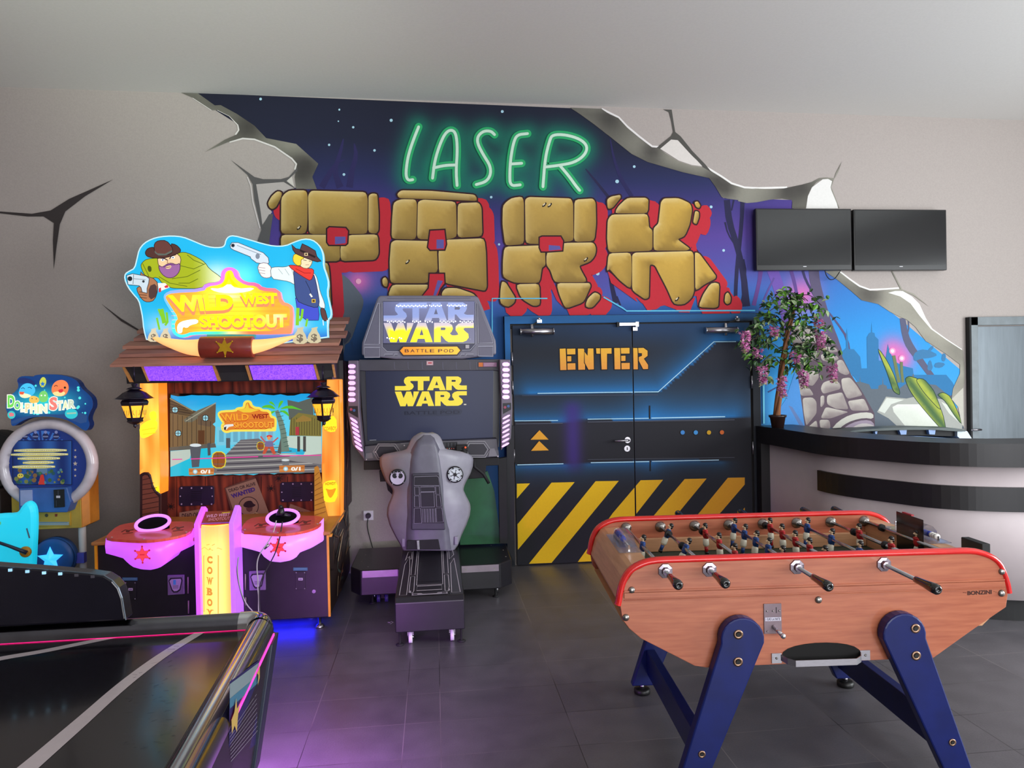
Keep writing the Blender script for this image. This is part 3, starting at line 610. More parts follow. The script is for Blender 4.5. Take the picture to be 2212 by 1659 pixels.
# a jagged red under-edge that joins the letters' shadows
for f, p in ((z1, [(1450, 800), (1490, 810), (1506, 840), (1504, 1150), (1480, 1230), (1440, 1258), (1190, 1270), (1120, 1290), (1190, 1590), (1165, 1575), (1120, 1290), (1110, 1220), (1440, 1200)]), (z2, [(905, 740), (965, 770), (960, 1010), (935, 1140), (870, 1190), (820, 1190), (920, 1330), (900, 1350), (830, 1330), (790, 1180), (900, 1120)]),
             (z2, [(560, 1190), (620, 1300), (700, 1480), (640, 1420), (590, 1310), (585, 1480), (530, 1500), (400, 1440), (380, 1480), (290, 1500), (360, 1430), (520, 1470), (540, 1200)]), (z2, [(1262, 1176), (1318, 1186), (1425, 1440), (1335, 1462), (1262, 1494), (1200, 1400)]), (z2, [(985, 1216), (1150, 1345), (1190, 1430), (1010, 1300)]), (z2, [(1400, 1440), (1585, 1400), (1545, 1502), (1475, 1500)]),
             (z2, [(1270, 735), (1315, 745), (1310, 900), (1285, 920), (1268, 800)]), (z2, [(1560, 900), (1600, 850), (1632, 860), (1615, 930), (1580, 990), (1596, 1078), (1470, 1004), (1520, 980)]), (z2, [(1588, 1360), (1725, 1276), (1800, 1330), (1852, 1400), (1822, 1472), (1760, 1512), (1635, 1512), (1600, 1450)])):
    mu.poly(f(p), RED, h=(hq_ := hq_ + .00003))
for i, (f, p) in enumerate(ALL): mu.poly(offset(roundc(P2(f(p)), .03), .016), OUT, raw=True, h=hs + .0014 + .00002 * i)
for f, p in HOLES: mu.poly(offset(P2(f(p)), .014), OUT, raw=True, h=hs + .00215)
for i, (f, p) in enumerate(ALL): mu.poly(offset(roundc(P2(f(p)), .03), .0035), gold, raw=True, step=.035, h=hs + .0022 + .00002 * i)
def hole(uv, poly):
    lo, hi_ = uv.min(0), uv.max(0); return uv * 0
for f, p in HOLES:
    mu.poly(offset(P2(f(p)), .012), OUT, raw=True, h=hs + .0030); mu.poly(f(p), RED, h=hs + .0031)
for f, p in ((z1, [(1150, 1048), (1222, 1048), (1222, 1092), (1150, 1100)]), (z1, [(1842, 1068), (1892, 1068), (1892, 1128), (1842, 1130)]), (z1, [(1850, 1345), (1885, 1350), (1860, 1400), (1838, 1450), (1820, 1450)]), (z2, [(585, 1042), (660, 1048), (668, 1072), (585, 1080)])):
    mu.poly(f(p), (98, 92, 164), h=hs + .0032)
mu.h = hs + .0034
# chips in the stones
for f, c in ((z1, (905, 985)), (z1, (1645, 1218)), (z2, (555, 765)), (z2, (592, 768)), (z2, (838, 1138)), (z2, (1460, 1408))):
    x, y = f([c])[0]; mu.poly([(x - 5, y + 3), (x - 1, y + 1), (x + 3, y - 5), (x + 5, y - 2), (x + 1, y + 4), (x - 4, y + 6)], (38, 28, 26)); mu.poly([(x - 4, y + 1), (x + 1, y - 3), (x + 2, y - 1), (x - 2, y + 3)], (226, 210, 176))
# ---- LASER, painted neon
for s_ in NEON: mu.line(s_, 17, (46, 176, 108)); 
for s_ in NEON: mu.disc(s_[0], 8.5, (46, 176, 108), 12); mu.disc(s_[-1], 8.5, (46, 176, 108), 12)
for s_ in NEON: mu.line(s_, 8.5, (70, 150, 120))
for s_ in NEON: mu.line(s_, 6, (206, 238, 216))
for s_ in NEON: mu.disc(s_[0], 3, (206, 238, 216), 8); mu.disc(s_[-1], 3, (206, 238, 216), 8)
# neon line around the door
CY_ = (96, 190, 226)
mu.line([(1063, 745), (1063, 645), (1182, 645)], 2.6, CY_); mu.line([(1303, 642), (1345, 666), (1353, 672), (1630, 671)], 3, CY_)
mu.line([(1648, 800), (1649, 915)], 4, (110, 196, 226)); mu.line(z3([(105, 700), (107, 1285)]), 1.4, (60, 120, 170))
mural = mu.build('mural', PAINT, wall_back, 'spray-painted jungle night mural with LASER and PARK lettering')

# ================================================================== DOUBLE DOOR
DBLK = mat('door_frame_black', (30, 31, 36), .45, var=.1)
YD = 5.90
door1 = tag(thing('door_1', 'black double door with orange ENTER lettering and yellow hazard stripes', 'door', (1.68, D, 0)), kind='structure')
x0, x1_, xm = .640, 2.745, 1.684
HT = 2.025
b = MB()
fx0, fx1, fh = .590, 2.815, 2.098
b.box((fx0, YD - .01, 0), (x0, D - .001, fh), DBLK); b.box((x1_, YD - .01, 0), (fx1, D - .001, fh), DBLK); b.box((fx0, YD - .01, HT + .004), (fx1, D - .001, fh), DBLK)
b.box((x0, YD + .012, HT - .03), (x1_, D - .001, HT + .004), BLACKM)
fr = b.build('door_frame', door1, bevel=.003)
pf = Paint(lambda p: atY(p, YD - .01)[:, [0, 2]], lambda uv, h: np.stack([uv[:, 0], np.full(len(uv), YD - .01 - h), uv[:, 1]], 1), .0003)
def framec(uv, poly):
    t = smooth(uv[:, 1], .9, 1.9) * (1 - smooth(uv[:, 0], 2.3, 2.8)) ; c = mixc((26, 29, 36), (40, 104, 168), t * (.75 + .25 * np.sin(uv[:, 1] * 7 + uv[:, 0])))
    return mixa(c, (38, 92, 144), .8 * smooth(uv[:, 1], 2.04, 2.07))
pf.poly([(fx0 + .003, 0.01), (x0 - .002, .01), (x0 - .002, HT + .006), (x1_ + .002, HT + .006), (x1_ + .002, .01), (fx1 - .003, .01), (fx1 - .003, fh - .003), (fx0 + .003, fh - .003)], framec, raw=True, step=.04)
pf.build('frame_paint', PAINT, fr)
def doorc(uv, poly):
    x, z = uv[:, 0], uv[:, 1]
    c = mixc((44, 44, 54), (36, 36, 42), .5 + .5 * np.sin(x * 2.1 + z * 3)); c = mixa(c, (34, 34, 40), 1 - smooth(z, .9, 1.3))
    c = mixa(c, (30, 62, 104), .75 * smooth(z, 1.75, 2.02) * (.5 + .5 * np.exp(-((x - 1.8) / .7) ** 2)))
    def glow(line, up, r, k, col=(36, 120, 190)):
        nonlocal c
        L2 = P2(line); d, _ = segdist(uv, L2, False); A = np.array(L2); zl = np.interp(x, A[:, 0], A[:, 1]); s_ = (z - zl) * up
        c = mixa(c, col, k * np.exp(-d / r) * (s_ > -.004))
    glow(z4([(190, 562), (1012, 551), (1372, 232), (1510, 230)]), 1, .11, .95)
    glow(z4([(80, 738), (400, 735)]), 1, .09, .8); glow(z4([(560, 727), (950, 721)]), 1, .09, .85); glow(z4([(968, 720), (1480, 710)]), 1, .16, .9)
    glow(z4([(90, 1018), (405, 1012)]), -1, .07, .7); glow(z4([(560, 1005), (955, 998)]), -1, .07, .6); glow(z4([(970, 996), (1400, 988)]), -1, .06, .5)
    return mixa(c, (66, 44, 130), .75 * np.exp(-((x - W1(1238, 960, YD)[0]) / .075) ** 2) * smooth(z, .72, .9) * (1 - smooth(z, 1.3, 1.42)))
YEL = (232, 186, 26); ORG = (232, 158, 44)
def stripec(uv, poly): return mixc((236, 192, 26), (206, 142, 34), smooth(uv[:, 0], 1.2, 2.7))
def orange(uv, poly): return mixc((226, 148, 66), (232, 176, 58), smooth(uv[:, 1], 1.62, 1.84))
STR = [[(108, 1140), (192, 1138), (108, 1235)], [(330, 1133), (478, 1130), (115, 1562), (112, 1400)], [(612, 1124), (760, 1122), (330, 1646), (185, 1652)], [(900, 1118), (1043, 1115), (560, 1730), (430, 1735), (720, 1330)], [(1182, 1110), (1322, 1107), (1145, 1322), (860, 1640), (720, 1660), (1000, 1325)], [(1458, 1102), (1566, 1100), (1566, 1145), (1420, 1315), (1120, 1650), (980, 1660), (1280, 1320)], [(1566, 1292), (1566, 1440), (1400, 1640), (1260, 1650)]]
LET = [[(382, 277), (420, 275), (426, 412), (386, 413)], [(428, 277), (482, 276), (482, 312), (430, 313)], [(430, 324), (456, 324), (456, 357), (430, 358)], [(431, 370), (482, 369), (483, 410), (432, 411)],
       [(498, 276), (536, 276), (542, 300), (544, 410), (501, 411)], [(541, 297), (560, 322), (562, 275), (597, 275), (600, 408), (566, 410), (542, 365)],
       [(614, 274), (640, 274), (641, 308), (617, 308)], [(645, 274), (713, 273), (713, 308), (684, 308), (684, 408), (650, 409), (645, 300)],
       [(730, 272), (768, 272), (770, 408), (733, 408)], [(772, 272), (828, 271), (828, 307), (774, 308)], [(774, 322), (802, 321), (802, 354), (775, 355)], [(776, 368), (829, 367), (829, 407), (777, 408)],
       [(846, 272), (880, 272), (882, 408), (848, 408)], [(884, 272), (918, 271), (944, 290), (944, 322), (920, 340), (947, 380), (947, 406), (916, 407), (888, 352), (888, 330), (908, 322), (908, 305), (886, 304)]]
def clipx(poly, xa, xb):
    def cl(p, f, inter):
        o = []
        for i in range(len(p)):
            a, b_ = p[i - 1], p[i]
            if f(b_):
                if not f(a): o.append(inter(a, b_))
                o.append(b_)
            elif f(a): o.append(inter(a, b_))
        return o
    def ix(v, ax=0): return lambda a, b_: tuple(a[k] + (b_[k] - a[k]) * (v - a[ax]) / (b_[ax] - a[ax]) for k in (0, 1))
    p = cl(poly, lambda q: q[0] >= xa, ix(xa)); p = cl(p, lambda q: q[0] <= xb, ix(xb)) if p else p
    p = cl(p, lambda q: q[1] >= .012, ix(.012, 1)) if p else p
    return p
def P3(px): return [tuple(q) for q in atY(px, YD)[:, [0, 2]]]
for (xa, xb) in ((x0 + .018, xm - .003), (xm + .003, x1_ - .018)):
    b = MB(); b.box((xa, YD, .008), (xb, YD + .045, HT - .006), DBLK); leaf = b.build('door_leaf', door1, bevel=.002)
    pd = Paint(lambda p: atY(p, YD)[:, [0, 2]], lambda uv, h: np.stack([uv[:, 0], np.full(len(uv), YD - h), uv[:, 1]], 1), .0002)
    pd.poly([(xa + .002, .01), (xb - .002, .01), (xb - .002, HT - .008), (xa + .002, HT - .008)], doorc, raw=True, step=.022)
    for p in STR:
        q = clipx(P3(z4(p)), xa + .003, xb - .003)
        if len(dedupe(q)) > 2: pd.poly(q, stripec, raw=True, step=.15)
    for p in LET:
        q = clipx(P3(z4(p)), xa + .003, xb - .003)
        if len(dedupe(q)) > 2: pd.poly(offset(q, .007), (30, 24, 26), raw=True); pd.poly(q, orange, raw=True, step=.06)
    def ln(p, wd, c):
        p = z4(p); A = np.array(p, float); n = len(A); L_, R2_ = [], []
        for i in range(n):
            d = A[min(i + 1, n - 1)] - A[max(i - 1, 0)]; d /= np.linalg.norm(d); nn = np.array([-d[1], d[0]]) * wd / 2; L_.append(tuple(A[i] + nn)); R2_.append(tuple(A[i] - nn))
        q = clipx(P3(L_ + R2_[::-1]), xa + .003, xb - .003)
        if len(dedupe(q)) > 2: pd.poly(q, c, raw=True)
    W_ = (176, 220, 240)
    ln([(240, 562), (640, 556), (1012, 552), (1368, 232), (1510, 231)], 1.8, W_); ln([(85, 738), (370, 735)], 1.6, W_); ln([(560, 727), (952, 721)], 1.6, W_); ln([(968, 720), (1440, 711)], 2, W_)
    ln([(110, 1019), (405, 1012)], 1.8, W_); ln([(580, 1005), (955, 998)], 1.8, W_); ln([(972, 997), (1400, 988)], 1.8, (170, 206, 226))
    ln([(957, 640), (957, 725)], 3.2, (26, 26, 32)); ln([(961, 990), (961, 1060)], 3, (26, 26, 32)); ln([(100, 757), (400, 753)], 1.2, (92, 96, 112)); ln([(560, 745), (1500, 731)], 1.1, (92, 96, 112)); ln([(140, 577), (1010, 571)], 1.2, (70, 76, 96))
    ln([(560, 985), (950, 979), (1500, 972)], 1.0, (80, 84, 96))
    for p in ([(252, 797), (310, 857), (195, 858)], [(250, 866), (312, 926), (198, 929)]):
        q = clipx(P3(z4(p)), xa, xb)
        if len(dedupe(q)) > 2: pd.poly(q, (226, 160, 50), raw=True)
    for c, col in (((1168, 812), (66, 132, 200)), ((1252, 812), (66, 140, 204)), ((1336, 812), (196, 150, 34)), ((1419, 811), (196, 98, 44))):
        q = P3(z4([c]))[0]
        if xa < q[0] < xb:
            for r, k in ((.024, (24, 30, 40)), (.019, col)): pd.poly([(q[0] + r * math.cos(t * math.pi / 6), q[1] + r * math.sin(t * math.pi / 6)) for t in range(12)], k, raw=True)
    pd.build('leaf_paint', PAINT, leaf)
    left = xa < 1
    # closer
    cx = W1(*z4([(237, 166) if left else (1418, 158)])[0], YD - .04); b = MB()
    sx = 1 if left else -1
    b.cyl((cx[0] - .135, YD - .035, cx[2]), (cx[0] + .135, YD - .035, cx[2]), .028, STEEL, 16)
    for e in (-1, 1): b.cyl((cx[0] + e * .135, YD - .035, cx[2]), (cx[0] + e * .142, YD - .035, cx[2]), .032, CHROME, 8)
    q = cx[0] - .04 * sx
    b.cyl((q, YD - .035, cx[2] - .045), (q, YD - .035, cx[2] + .06), .014, CHROME, 10)
    b.box((cx[0] - .1, YD - .012, cx[2] - .02), (cx[0] + .1, YD - .001, cx[2] + .02), STEEL)
    b.build('door_closer', leaf)
    b = MB(); t0 = (q, YD - .035, cx[2] + .055); t1 = (q + sx * .06, YD - .03, cx[2] + .085) if left else (q + .10, YD - .05, cx[2] + .09)
    b.tube([t0, t1], .006, BLACKM, 6); b.box((t1[0] - .018, YD - .045, t1[2] - .012), (t1[0] + .022, YD - .011, t1[2] + .012), CHROME); b.ball((t1[0], YD - .04, t1[2] + .02), .012, CHROME)
    b.build('closer_arm', leaf)
    # hinges
    hx = xa - .008 if left else xb + .008
    for z in ((1.74, 1.5, .93) if left else (1.5, .93)):
        b = MB(); b.cyl((hx, YD - .012, z - .055), (hx, YD - .012, z + .055), .008, STEEL, 10); b.cyl((hx, YD - .012, z - .002), (hx, YD - .012, z + .002), .0095, BLACKM, 10); b.build('hinge', leaf)
    if left:
        hq = W1(*z4([(815, 860)])[0], YD); b = MB()
        b.cyl((hq[0], YD - .008, hq[2]), (hq[0], YD, hq[2]), .026, STEEL, 20); b.tube([(hq[0], YD - .005, hq[2]), (hq[0], YD - .05, hq[2]), (hq[0] - .02, YD - .055, hq[2]), (hq[0] - .125, YD - .055, hq[2] - .001)], .0095, STEEL, 10); b.build('door_handle', leaf)
        kq = W1(*z4([(813, 915)])[0], YD); b = MB(); b.cyl((kq[0], YD - .006, kq[2]), (kq[0], YD, kq[2]), .026, STEEL, 20); b.box((kq[0] - .004, YD - .0075, kq[2] - .012), (kq[0] + .004, YD - .005, kq[2] + .012), BLACKM); b.build('keyhole_plate', leaf)
b = MB(); a = W1(*z4([(745, 122)])[0], YD - .01); c = W1(*z4([(880, 122)])[0], YD - .01)
b.box((a[0] + .02, YD - .035, a[2] - .012), (c[0] - .02, YD - .0105, a[2] + .013), STEEL); b.box((a[0], YD - .03, a[2] - .02), (a[0] + .02, YD - .0105, a[2] + .02), BLACKM); b.box((c[0] - .02, YD - .03, a[2] - .02), (c[0] + .005, YD - .0105, a[2] + .02), CHROME); b.box((c[0] - .045, YD - .028, a[2] - .055), (c[0] - .005, YD - .001, a[2] - .025), STEEL)
b.build('door_coordinator', door1)

# ================================================================== GREY METAL DOOR
GREYM = mat('grey_brushed_metal', (104, 112, 118), .42, .5, var=.05, scale=30, stretch=(1, 1, .1))
GREYF = mat('grey_frame_paint', (112, 120, 124), .5, .2)
g = W1(2085, 700, D); gx = g[0]; gz = W1(2150, 685, D)[2]
door2 = tag(thing('door_2', 'plain grey metal door behind the counter at the right', 'door', (gx + .5, D, 0)), kind='structure')
b = MB(); b.box((gx + .018, D - .05, 0), (gx + .085, D - .001, gz), GREYF); b.box((gx + 1.08, D - .05, 0), (gx + 1.15, D - .001, gz), GREYF); b.box((gx + .018, D - .05, gz - .075), (gx + 1.15, D - .001, gz), GREYF); b.box((gx, D - .052, 0), (gx + .019, D - .001, gz), BLACKM)
b.build('door_frame', door2, bevel=.002)
b = MB(); b.box((gx + .09, D - .030, .01), (gx + 1.075, D - .001, gz - .085), GREYM); lf = b.build('door_leaf', door2, bevel=.002)
hq = W1(2105, 928, D - .05); b = MB(); b.tube([(hq[0] + .04, D - .03, hq[2]), (hq[0] + .04, D - .08, hq[2]), (hq[0] - .05, D - .08, hq[2])], .009, STEEL, 8); b.build('door_handle', lf)
# ================================================================== WALL SCREENS, SOCKET
TVB = mat('screen_glass_black', (30, 32, 34), .16, spec=.6, var=.02); TVF = mat('screen_bezel', (22, 22, 24), .3)
def tv(label, tl, br, logo, grp):
    Y = D - .09; a = W1(*tl, Y); c = W1(*br, Y); xa, za, xb, zb = a[0], a[2], c[0], c[2]
    t = thing('flat_television', label, 'television', ((xa + xb) / 2, D, zb), group=grp)
    b = MB(); b.box((xa, Y, zb), (xb, Y + .05, za), TVF); b.build('housing', t, bevel=.006)
    b = MB(); b.box((xa + .012, Y - .002, zb + .045), (xb - .012, Y + .004, za - .012), TVB); b.build('screen', t)
    b = MB(); m_ = (xa + xb) / 2; b.box((m_ - .015, Y - .0025, zb + .030), (m_ + .015, Y + .001, zb + .036), mat('silver_print', (200, 200, 205), .4)); b.build('badge', t)
    b = MB(); b.box((m_ - .15, Y + .05, zb + .12), (m_ + .15, D - .0015, zb + .36), BLACKM); b.build('wall_bracket', t)
    return t
tv1 = tv('left of two black flat televisions on the wall, a cable loop under it', (1632, 450), (1841, 583.5), None, 'pair of wall televisions')
tv2 = tv('right of two black flat televisions on the wall, clear plaster beside it', (1843.5, 452), (2046, 583.5), None, 'pair of wall televisions')
b = MB(); p = [W1(x, y, D - .06) for x, y in ((1782, 585), (1785, 596), (1793, 605), (1803, 603), (1812, 590), (1816, 584))]; b.tube(chaikin([tuple(q) for q in p], 2, False), .004, RUBBER, 6); b.build('cable', tv1)
q = W1(796, 1113, D); sk = thing('wall_socket', 'white square wall socket low on the grey wall left of the seat cabinet', 'socket', (q[0], D, q[2]))
b = MB(); b.box((q[0] - .04, D - .012, q[2] - .04), (q[0] + .04, D - .0015, q[2] + .04), WHITEP); b.build('cover_plate', sk, bevel=.003)
b = MB(); b.cyl((q[0], D - .014, q[2]), (q[0], D - .0125, q[2]), .024, mat('grey_plastic', (150, 150, 155), .5), 20); b.build('socket_well', sk)
pl = thing('power_plug', 'black power plug with a thin cable hanging from the white wall socket', 'plug', (q[0], D - .02, q[2]))
b = MB(); b.cyl((q[0], D - .05, q[2]), (q[0], D - .0145, q[2]), .019, RUBBER, 16, r1=.022); b.build('plug_body', pl)
b = MB(); b.tube(chaikin([(q[0], D - .045, q[2] - .012), (q[0] - .01, D - .05, q[2] - .08), (q[0] + .01, D - .04, q[2] - .18), (q[0] + .04, D - .03, q[2] - .30), (q[0] + .04, D - .03, q[2] - .462)], 2, False), .004, RUBBER, 6); b.build('power_cable', pl)

# ================================================================== COUNTER
ZT = 1.12
CTOP = mat('counter_black_laminate', (24, 22, 25), .4, var=.06); CBODY = mat('counter_pale_panel', (196, 184, 186), .5, var=.01)
front = [(1662, 923.5), (1695, 928), (1730, 933), (1763, 938.5), (1820, 944), (1908, 949.6), (1997, 955.3), (2086, 957.8), (2150, 958.6), (2212, 958.8), (2290, 958), (2380, 956)]
FR = [(2.76, D - .02)] + [tuple(p[:2]) for p in atZ(front, ZT)]
ct = thing('reception_counter', 'long curved reception counter with black top and black stripe on pale front', 'counter', (3.4, 4.6, 0))
def curve_off(C_, d):
    A = np.array(C_); o = []
    for i in range(len(A)):
        t = A[min(i + 1, len(A) - 1)] - A[max(i - 1, 0)]; t /= np.linalg.norm(t); n_ = np.array([-t[1], t[0]])
        q = A[i] + n_ * d; o.append((q[0], min(q[1], D - .02)))
    return o
FR = dedupe(chaikin(FR, 2, False))
def sweep(mb, C_, d0, d1, za, zb, m_, sm=False):
    A = curve_off(C_, d0); B = curve_off(C_, d1)
    P = [[(*a, za), (*a, zb), (*c, zb), (*c, za)] for a, c in zip(A, B)]
    mb.grid(P, m_, smooth=sm, closed=True)
    mb.face(P[0], m_); mb.face(P[-1][::-1], m_)
TH = .145
b = MB(); sweep(b, FR, 0, .36, ZT - TH, ZT, CTOP); b.build('worktop', ct)
body = FR
b = MB(); sweep(b, body, .07, .12, .14, ZT - TH - .001, CBODY, True); b.build('front_panel', ct)
b = MB(); sweep(b, body, .11, .15, .0, .1395, BLACKM); b.build('plinth', ct)
# raised black stripe
sx = None
def body_x(px, py):
    v = _ray([(px, py)])[0]; A = np.array(curve_off(body, .07))
    for i in range(len(A) - 1):
        # intersect the sight line in plan with the curve
        d = A[i + 1] - A[i]; M_ = np.array([[v[0], -d[0]], [v[1], -d[1]]]);
        if abs(np.linalg.det(M_)) < 1e-9: continue
        s_, t = np.linalg.solve(M_, A[i])
        if -.001 <= t <= 1.001 and s_ > 0: return i + t, CAMH + v[2] * s_
    return None
st = [body_x(*q) for q in ((1772, 1015), (1772, 1062), (1997, 1044.4), (1997, 1092), (2212, 1052.7), (2212, 1103))]
k0 = st[0][0] if st[0] else 2; i0 = int(k0); A = np.array(body); fs = tuple(A[i0] + (A[i0 + 1] - A[i0]) * (k0 - i0)); zt_ = np.mean([st[0][1], st[2][1], st[4][1]]); zb_ = np.mean([st[1][1], st[3][1], st[5][1]])
b = MB(); sweep(b, [fs] + body[i0 + 1:], .045, .069, zb_, zt_, CTOP); b.build('front_stripe', ct)
b = MB(); b.box((2.765, 5.80, 0), (2.86, D - .02, ZT - TH - .001), CTOP); b.build('end_post', ct)
# blue glass-lidded case behind the counter
BLU = mat('pale_blue_plastic', (104, 140, 196), .35); GLS = mat('grey_glass_edge', (74, 84, 84), .45, spec=.3)
fz_ = thing('display_freezer', 'pale blue chest freezer with dark windows behind the counter', 'freezer', (4.0, 5.4, 0))
Yf = 5.3
b = MB(); b.prismY([(520, 2010), (445, 250), (900, 238), (1300, 262), (1510, 290), (1515, 2010)], Yf, .6, BLU, zw); b.build('body', fz_)
b = MB(); b.prismY([(1400, 182), (1490, 176), (1520, 178), (1575, 265), (1585, 330), (1512, 330), (1400, 240)], Yf, .6, mat('white_blue_plastic', (190, 205, 215), .4), zw); b.build('corner_panel', fz_)
b = MB(); b.prismY([(110, 192), (340, 176), (700, 166), (1100, 162), (1380, 178), (1412, 240), (1200, 236), (900, 226), (600, 232), (420, 230)], Yf + .03, .4, BLACKM, zw); b.build('dark_interior', fz_)
for q_ in ([(395, 182), (425, 178), (418, 228), (405, 228)], [(692, 165), (783, 163), (778, 218), (712, 220)], [(1048, 160), (1134, 162), (1126, 218), (1060, 216)]):
    b = MB(); b.prismY(q_, Yf - .0, .03, BLU, zw); b.build('window_strut', fz_)
b = MB(); b.prismY([(20, 190), (200, 160), (500, 140), (900, 128), (1370, 140), (1510, 160), (1495, 182), (1400, 180), (1100, 160), (700, 164), (340, 176), (110, 192), (30, 198)], Yf - .02, .2, GLS, zw); b.build('lid', fz_)

# ================================================================== POTTED WISTERIA
pc = Z1(1680, 919, ZT); PY = 5.64; PX = W1(1680, 919, PY)[0]
pt = thing('potted_wisteria', 'artificial wisteria tree with pink flower clusters in a dark pot on the counter', 'plant', (PX, PY, ZT))
POT = mat('dark_plastic_pot', (44, 28, 26), .3, var=.1); SOIL = mat('soil', (50, 30, 24), .9, var=.2)
b = MB(); b.lathe([(.048, 0), (.062, .085), (.070, .087), (.072, .105), (.064, .105), (.060, .09), (.0005, .088)], (PX, PY, ZT + .001), POT, 24); b.build('pot', pt)
def pp(x, y, dy=0): return tuple(W1(x, y, PY + dy))
BARK = mat('bark', (74, 44, 24), .8, c2=(150, 96, 56), scale=14, stretch=(1, 1, .2), bump=.4)
tr = [(1678, 898), (1682, 860), (1686, 820), (1690, 790), (1694, 760), (1700, 730), (1704, 705), (1712, 680), (1711, 660)]
b = MB()
for ph in (0, 2.2, 4.3):
    pts = []
    for i, (x, y) in enumerate(tr):
        q = pp(x, y); t = i * .9 + ph; r = .014 + .002 * math.sin(i); pts.append((q[0] + r * math.cos(t), q[1] + r * math.sin(t), q[2]))
    b.tube(chaikin(pts, 2, False), list(np.interp(np.linspace(0, 1, len(chaikin(pts, 2, False))), [0, 1], [.019, .008])), BARK, 8)
b.build('trunk', pt)
rnd = random.Random(3)
TW = mat('twig', (60, 48, 34), .8)
ends = [(1625, 760), (1615, 740), (1640, 700), (1650, 680), (1665, 650), (1690, 645), (1720, 640), (1745, 650), (1775, 660), (1770, 700), (1785, 730), (1790, 760), (1780, 790), (1750, 770), (1735, 740), (1720, 790), (1640, 790), (1650, 740), (1630, 720), (1610, 720), (1745, 800), (1660, 800), (1700, 650), (1735, 690), (1760, 740)]
b = MB(); leafpts = []
for i, (ex, ey) in enumerate(ends):
    s_ = tr[min(8, max(3, 8 - int((ey - 640) / 28)))]; s3 = Vector(pp(*s_)); dy = rnd.uniform(-.22, .12); e3 = Vector(pp(ex, ey, dy)); mid = (s3 + e3) / 2 + Vector((0, 0, .07 + .05 * rnd.random()))
    pts = chaikin([tuple(s3), tuple(mid), tuple(e3)], 2, False); b.tube(pts, .0032, TW, 5)
    for k in range(2, len(pts)):
        leafpts.append((Vector(pts[k]), .03))
    for _ in range(7): leafpts.append((e3 + Vector((rnd.gauss(0, .035), rnd.gauss(0, .035), rnd.gauss(-.02, .035))), 0))
for _ in range(60):
    x, y = rnd.choice([(1665, 690), (1640, 710), (1650, 760), (1735, 760), (1750, 700), (1770, 770), (1690, 740), (1700, 670), (1725, 665), (1720, 740), (1640, 670), (1765, 680)]); q = Vector(pp(x + rnd.gauss(0, 16), y + rnd.gauss(0, 15), rnd.uniform(-.26, .1))); leafpts.append((q, 0))
b.build('branches', pt)
G1 = [mat('leaf_dark', (34, 62, 34), .5, var=.15), mat('leaf_mid', (66, 112, 44), .5, var=.15), mat('leaf_pale', (142, 162, 118), .5, var=.15), mat('leaf_fresh', (96, 150, 44), .5, var=.12)]
b = MB()
def leaf(b, c, d, up, L, wd, m_):
    d = d.normalized(); sd = d.cross(up); sd = sd.normalized() if sd.length > 1e-3 else d.orthogonal().normalized(); nn = sd.cross(d)
    P = [c, c + d * L * .3 + sd * wd * .5 + nn * L * .06, c + d * L * .65 + sd * wd * .4 + nn * L * .05, c + d * L - nn * L * .12, c + d * L * .65 - sd * wd * .4 + nn * L * .05, c + d * L * .3 - sd * wd * .5 + nn * L * .06]
    mid = c + d * L * .5
    b.face([P[0], P[1], P[2], P[3]], m_, True); b.face([P[0], P[3], P[4], P[5]], m_, True)
for c, sp in leafpts:
    c = c + Vector((rnd.gauss(0, sp), rnd.gauss(0, sp), rnd.gauss(0, sp)))
    c.y = min(c.y, D - .16)
    d = Vector((rnd.gauss(0, 1), rnd.gauss(0, .8), rnd.gauss(-.5, .7)))
    for k in range(2): leaf(b, c, d + Vector((rnd.gauss(0, .6), rnd.gauss(0, .6), rnd.gauss(0, .5))), Vector((rnd.gauss(0, .5), rnd.gauss(-.5, .5), 1)), rnd.uniform(.05, .072), rnd.uniform(.024, .034), rnd.choices(G1, (5, 4, 2.4, 2))[0])
tag(b.build('foliage', pt), kind='stuff')
PK = [mat('wisteria_pink', (196, 110, 168), .6, var=.1), mat('wisteria_pale', (222, 160, 198), .6, var=.1), mat('wisteria_cream', (206, 206, 160), .6)]
for (x, y, L) in ((1609, 740, 46), (1646, 812, 42), (1688, 838, 45), (1735, 822, 38), (1797, 808, 40), (1772, 738, 40), (1768, 700, 18), (1671, 718, 24), (1718, 775, 22), (1636, 765, 16)):
    b = MB(); top = Vector(pp(x, y - L / 2, -.26)); bot = Vector(pp(x + 3, y + L / 2, -.26)); n_ = int(L * 1.9)
    b.tube([tuple(top + Vector((0, 0, .03))), tuple(bot)], .0018, TW, 4)
    for k in range(n_):
        t = k / n_; c = top.lerp(bot, t); r = .030 * (1 - .65 * t); a = rnd.uniform(0, 6.28); c = c + Vector((r * math.cos(a), r * math.sin(a), rnd.gauss(0, .008))); m_ = PK[2] if t > .9 else rnd.choice(PK[:2])
        d = Vector((math.cos(a), math.sin(a), rnd.gauss(.2, .5))); leaf(b, c, d, Vector((0, 0, 1)), .028, .024, m_); leaf(b, c, d + Vector((rnd.gauss(0, .8), rnd.gauss(0, .8), .6)), Vector((rnd.random(), 0, 1)), .024, .02, m_)
    b.build('flower_cluster', pt)

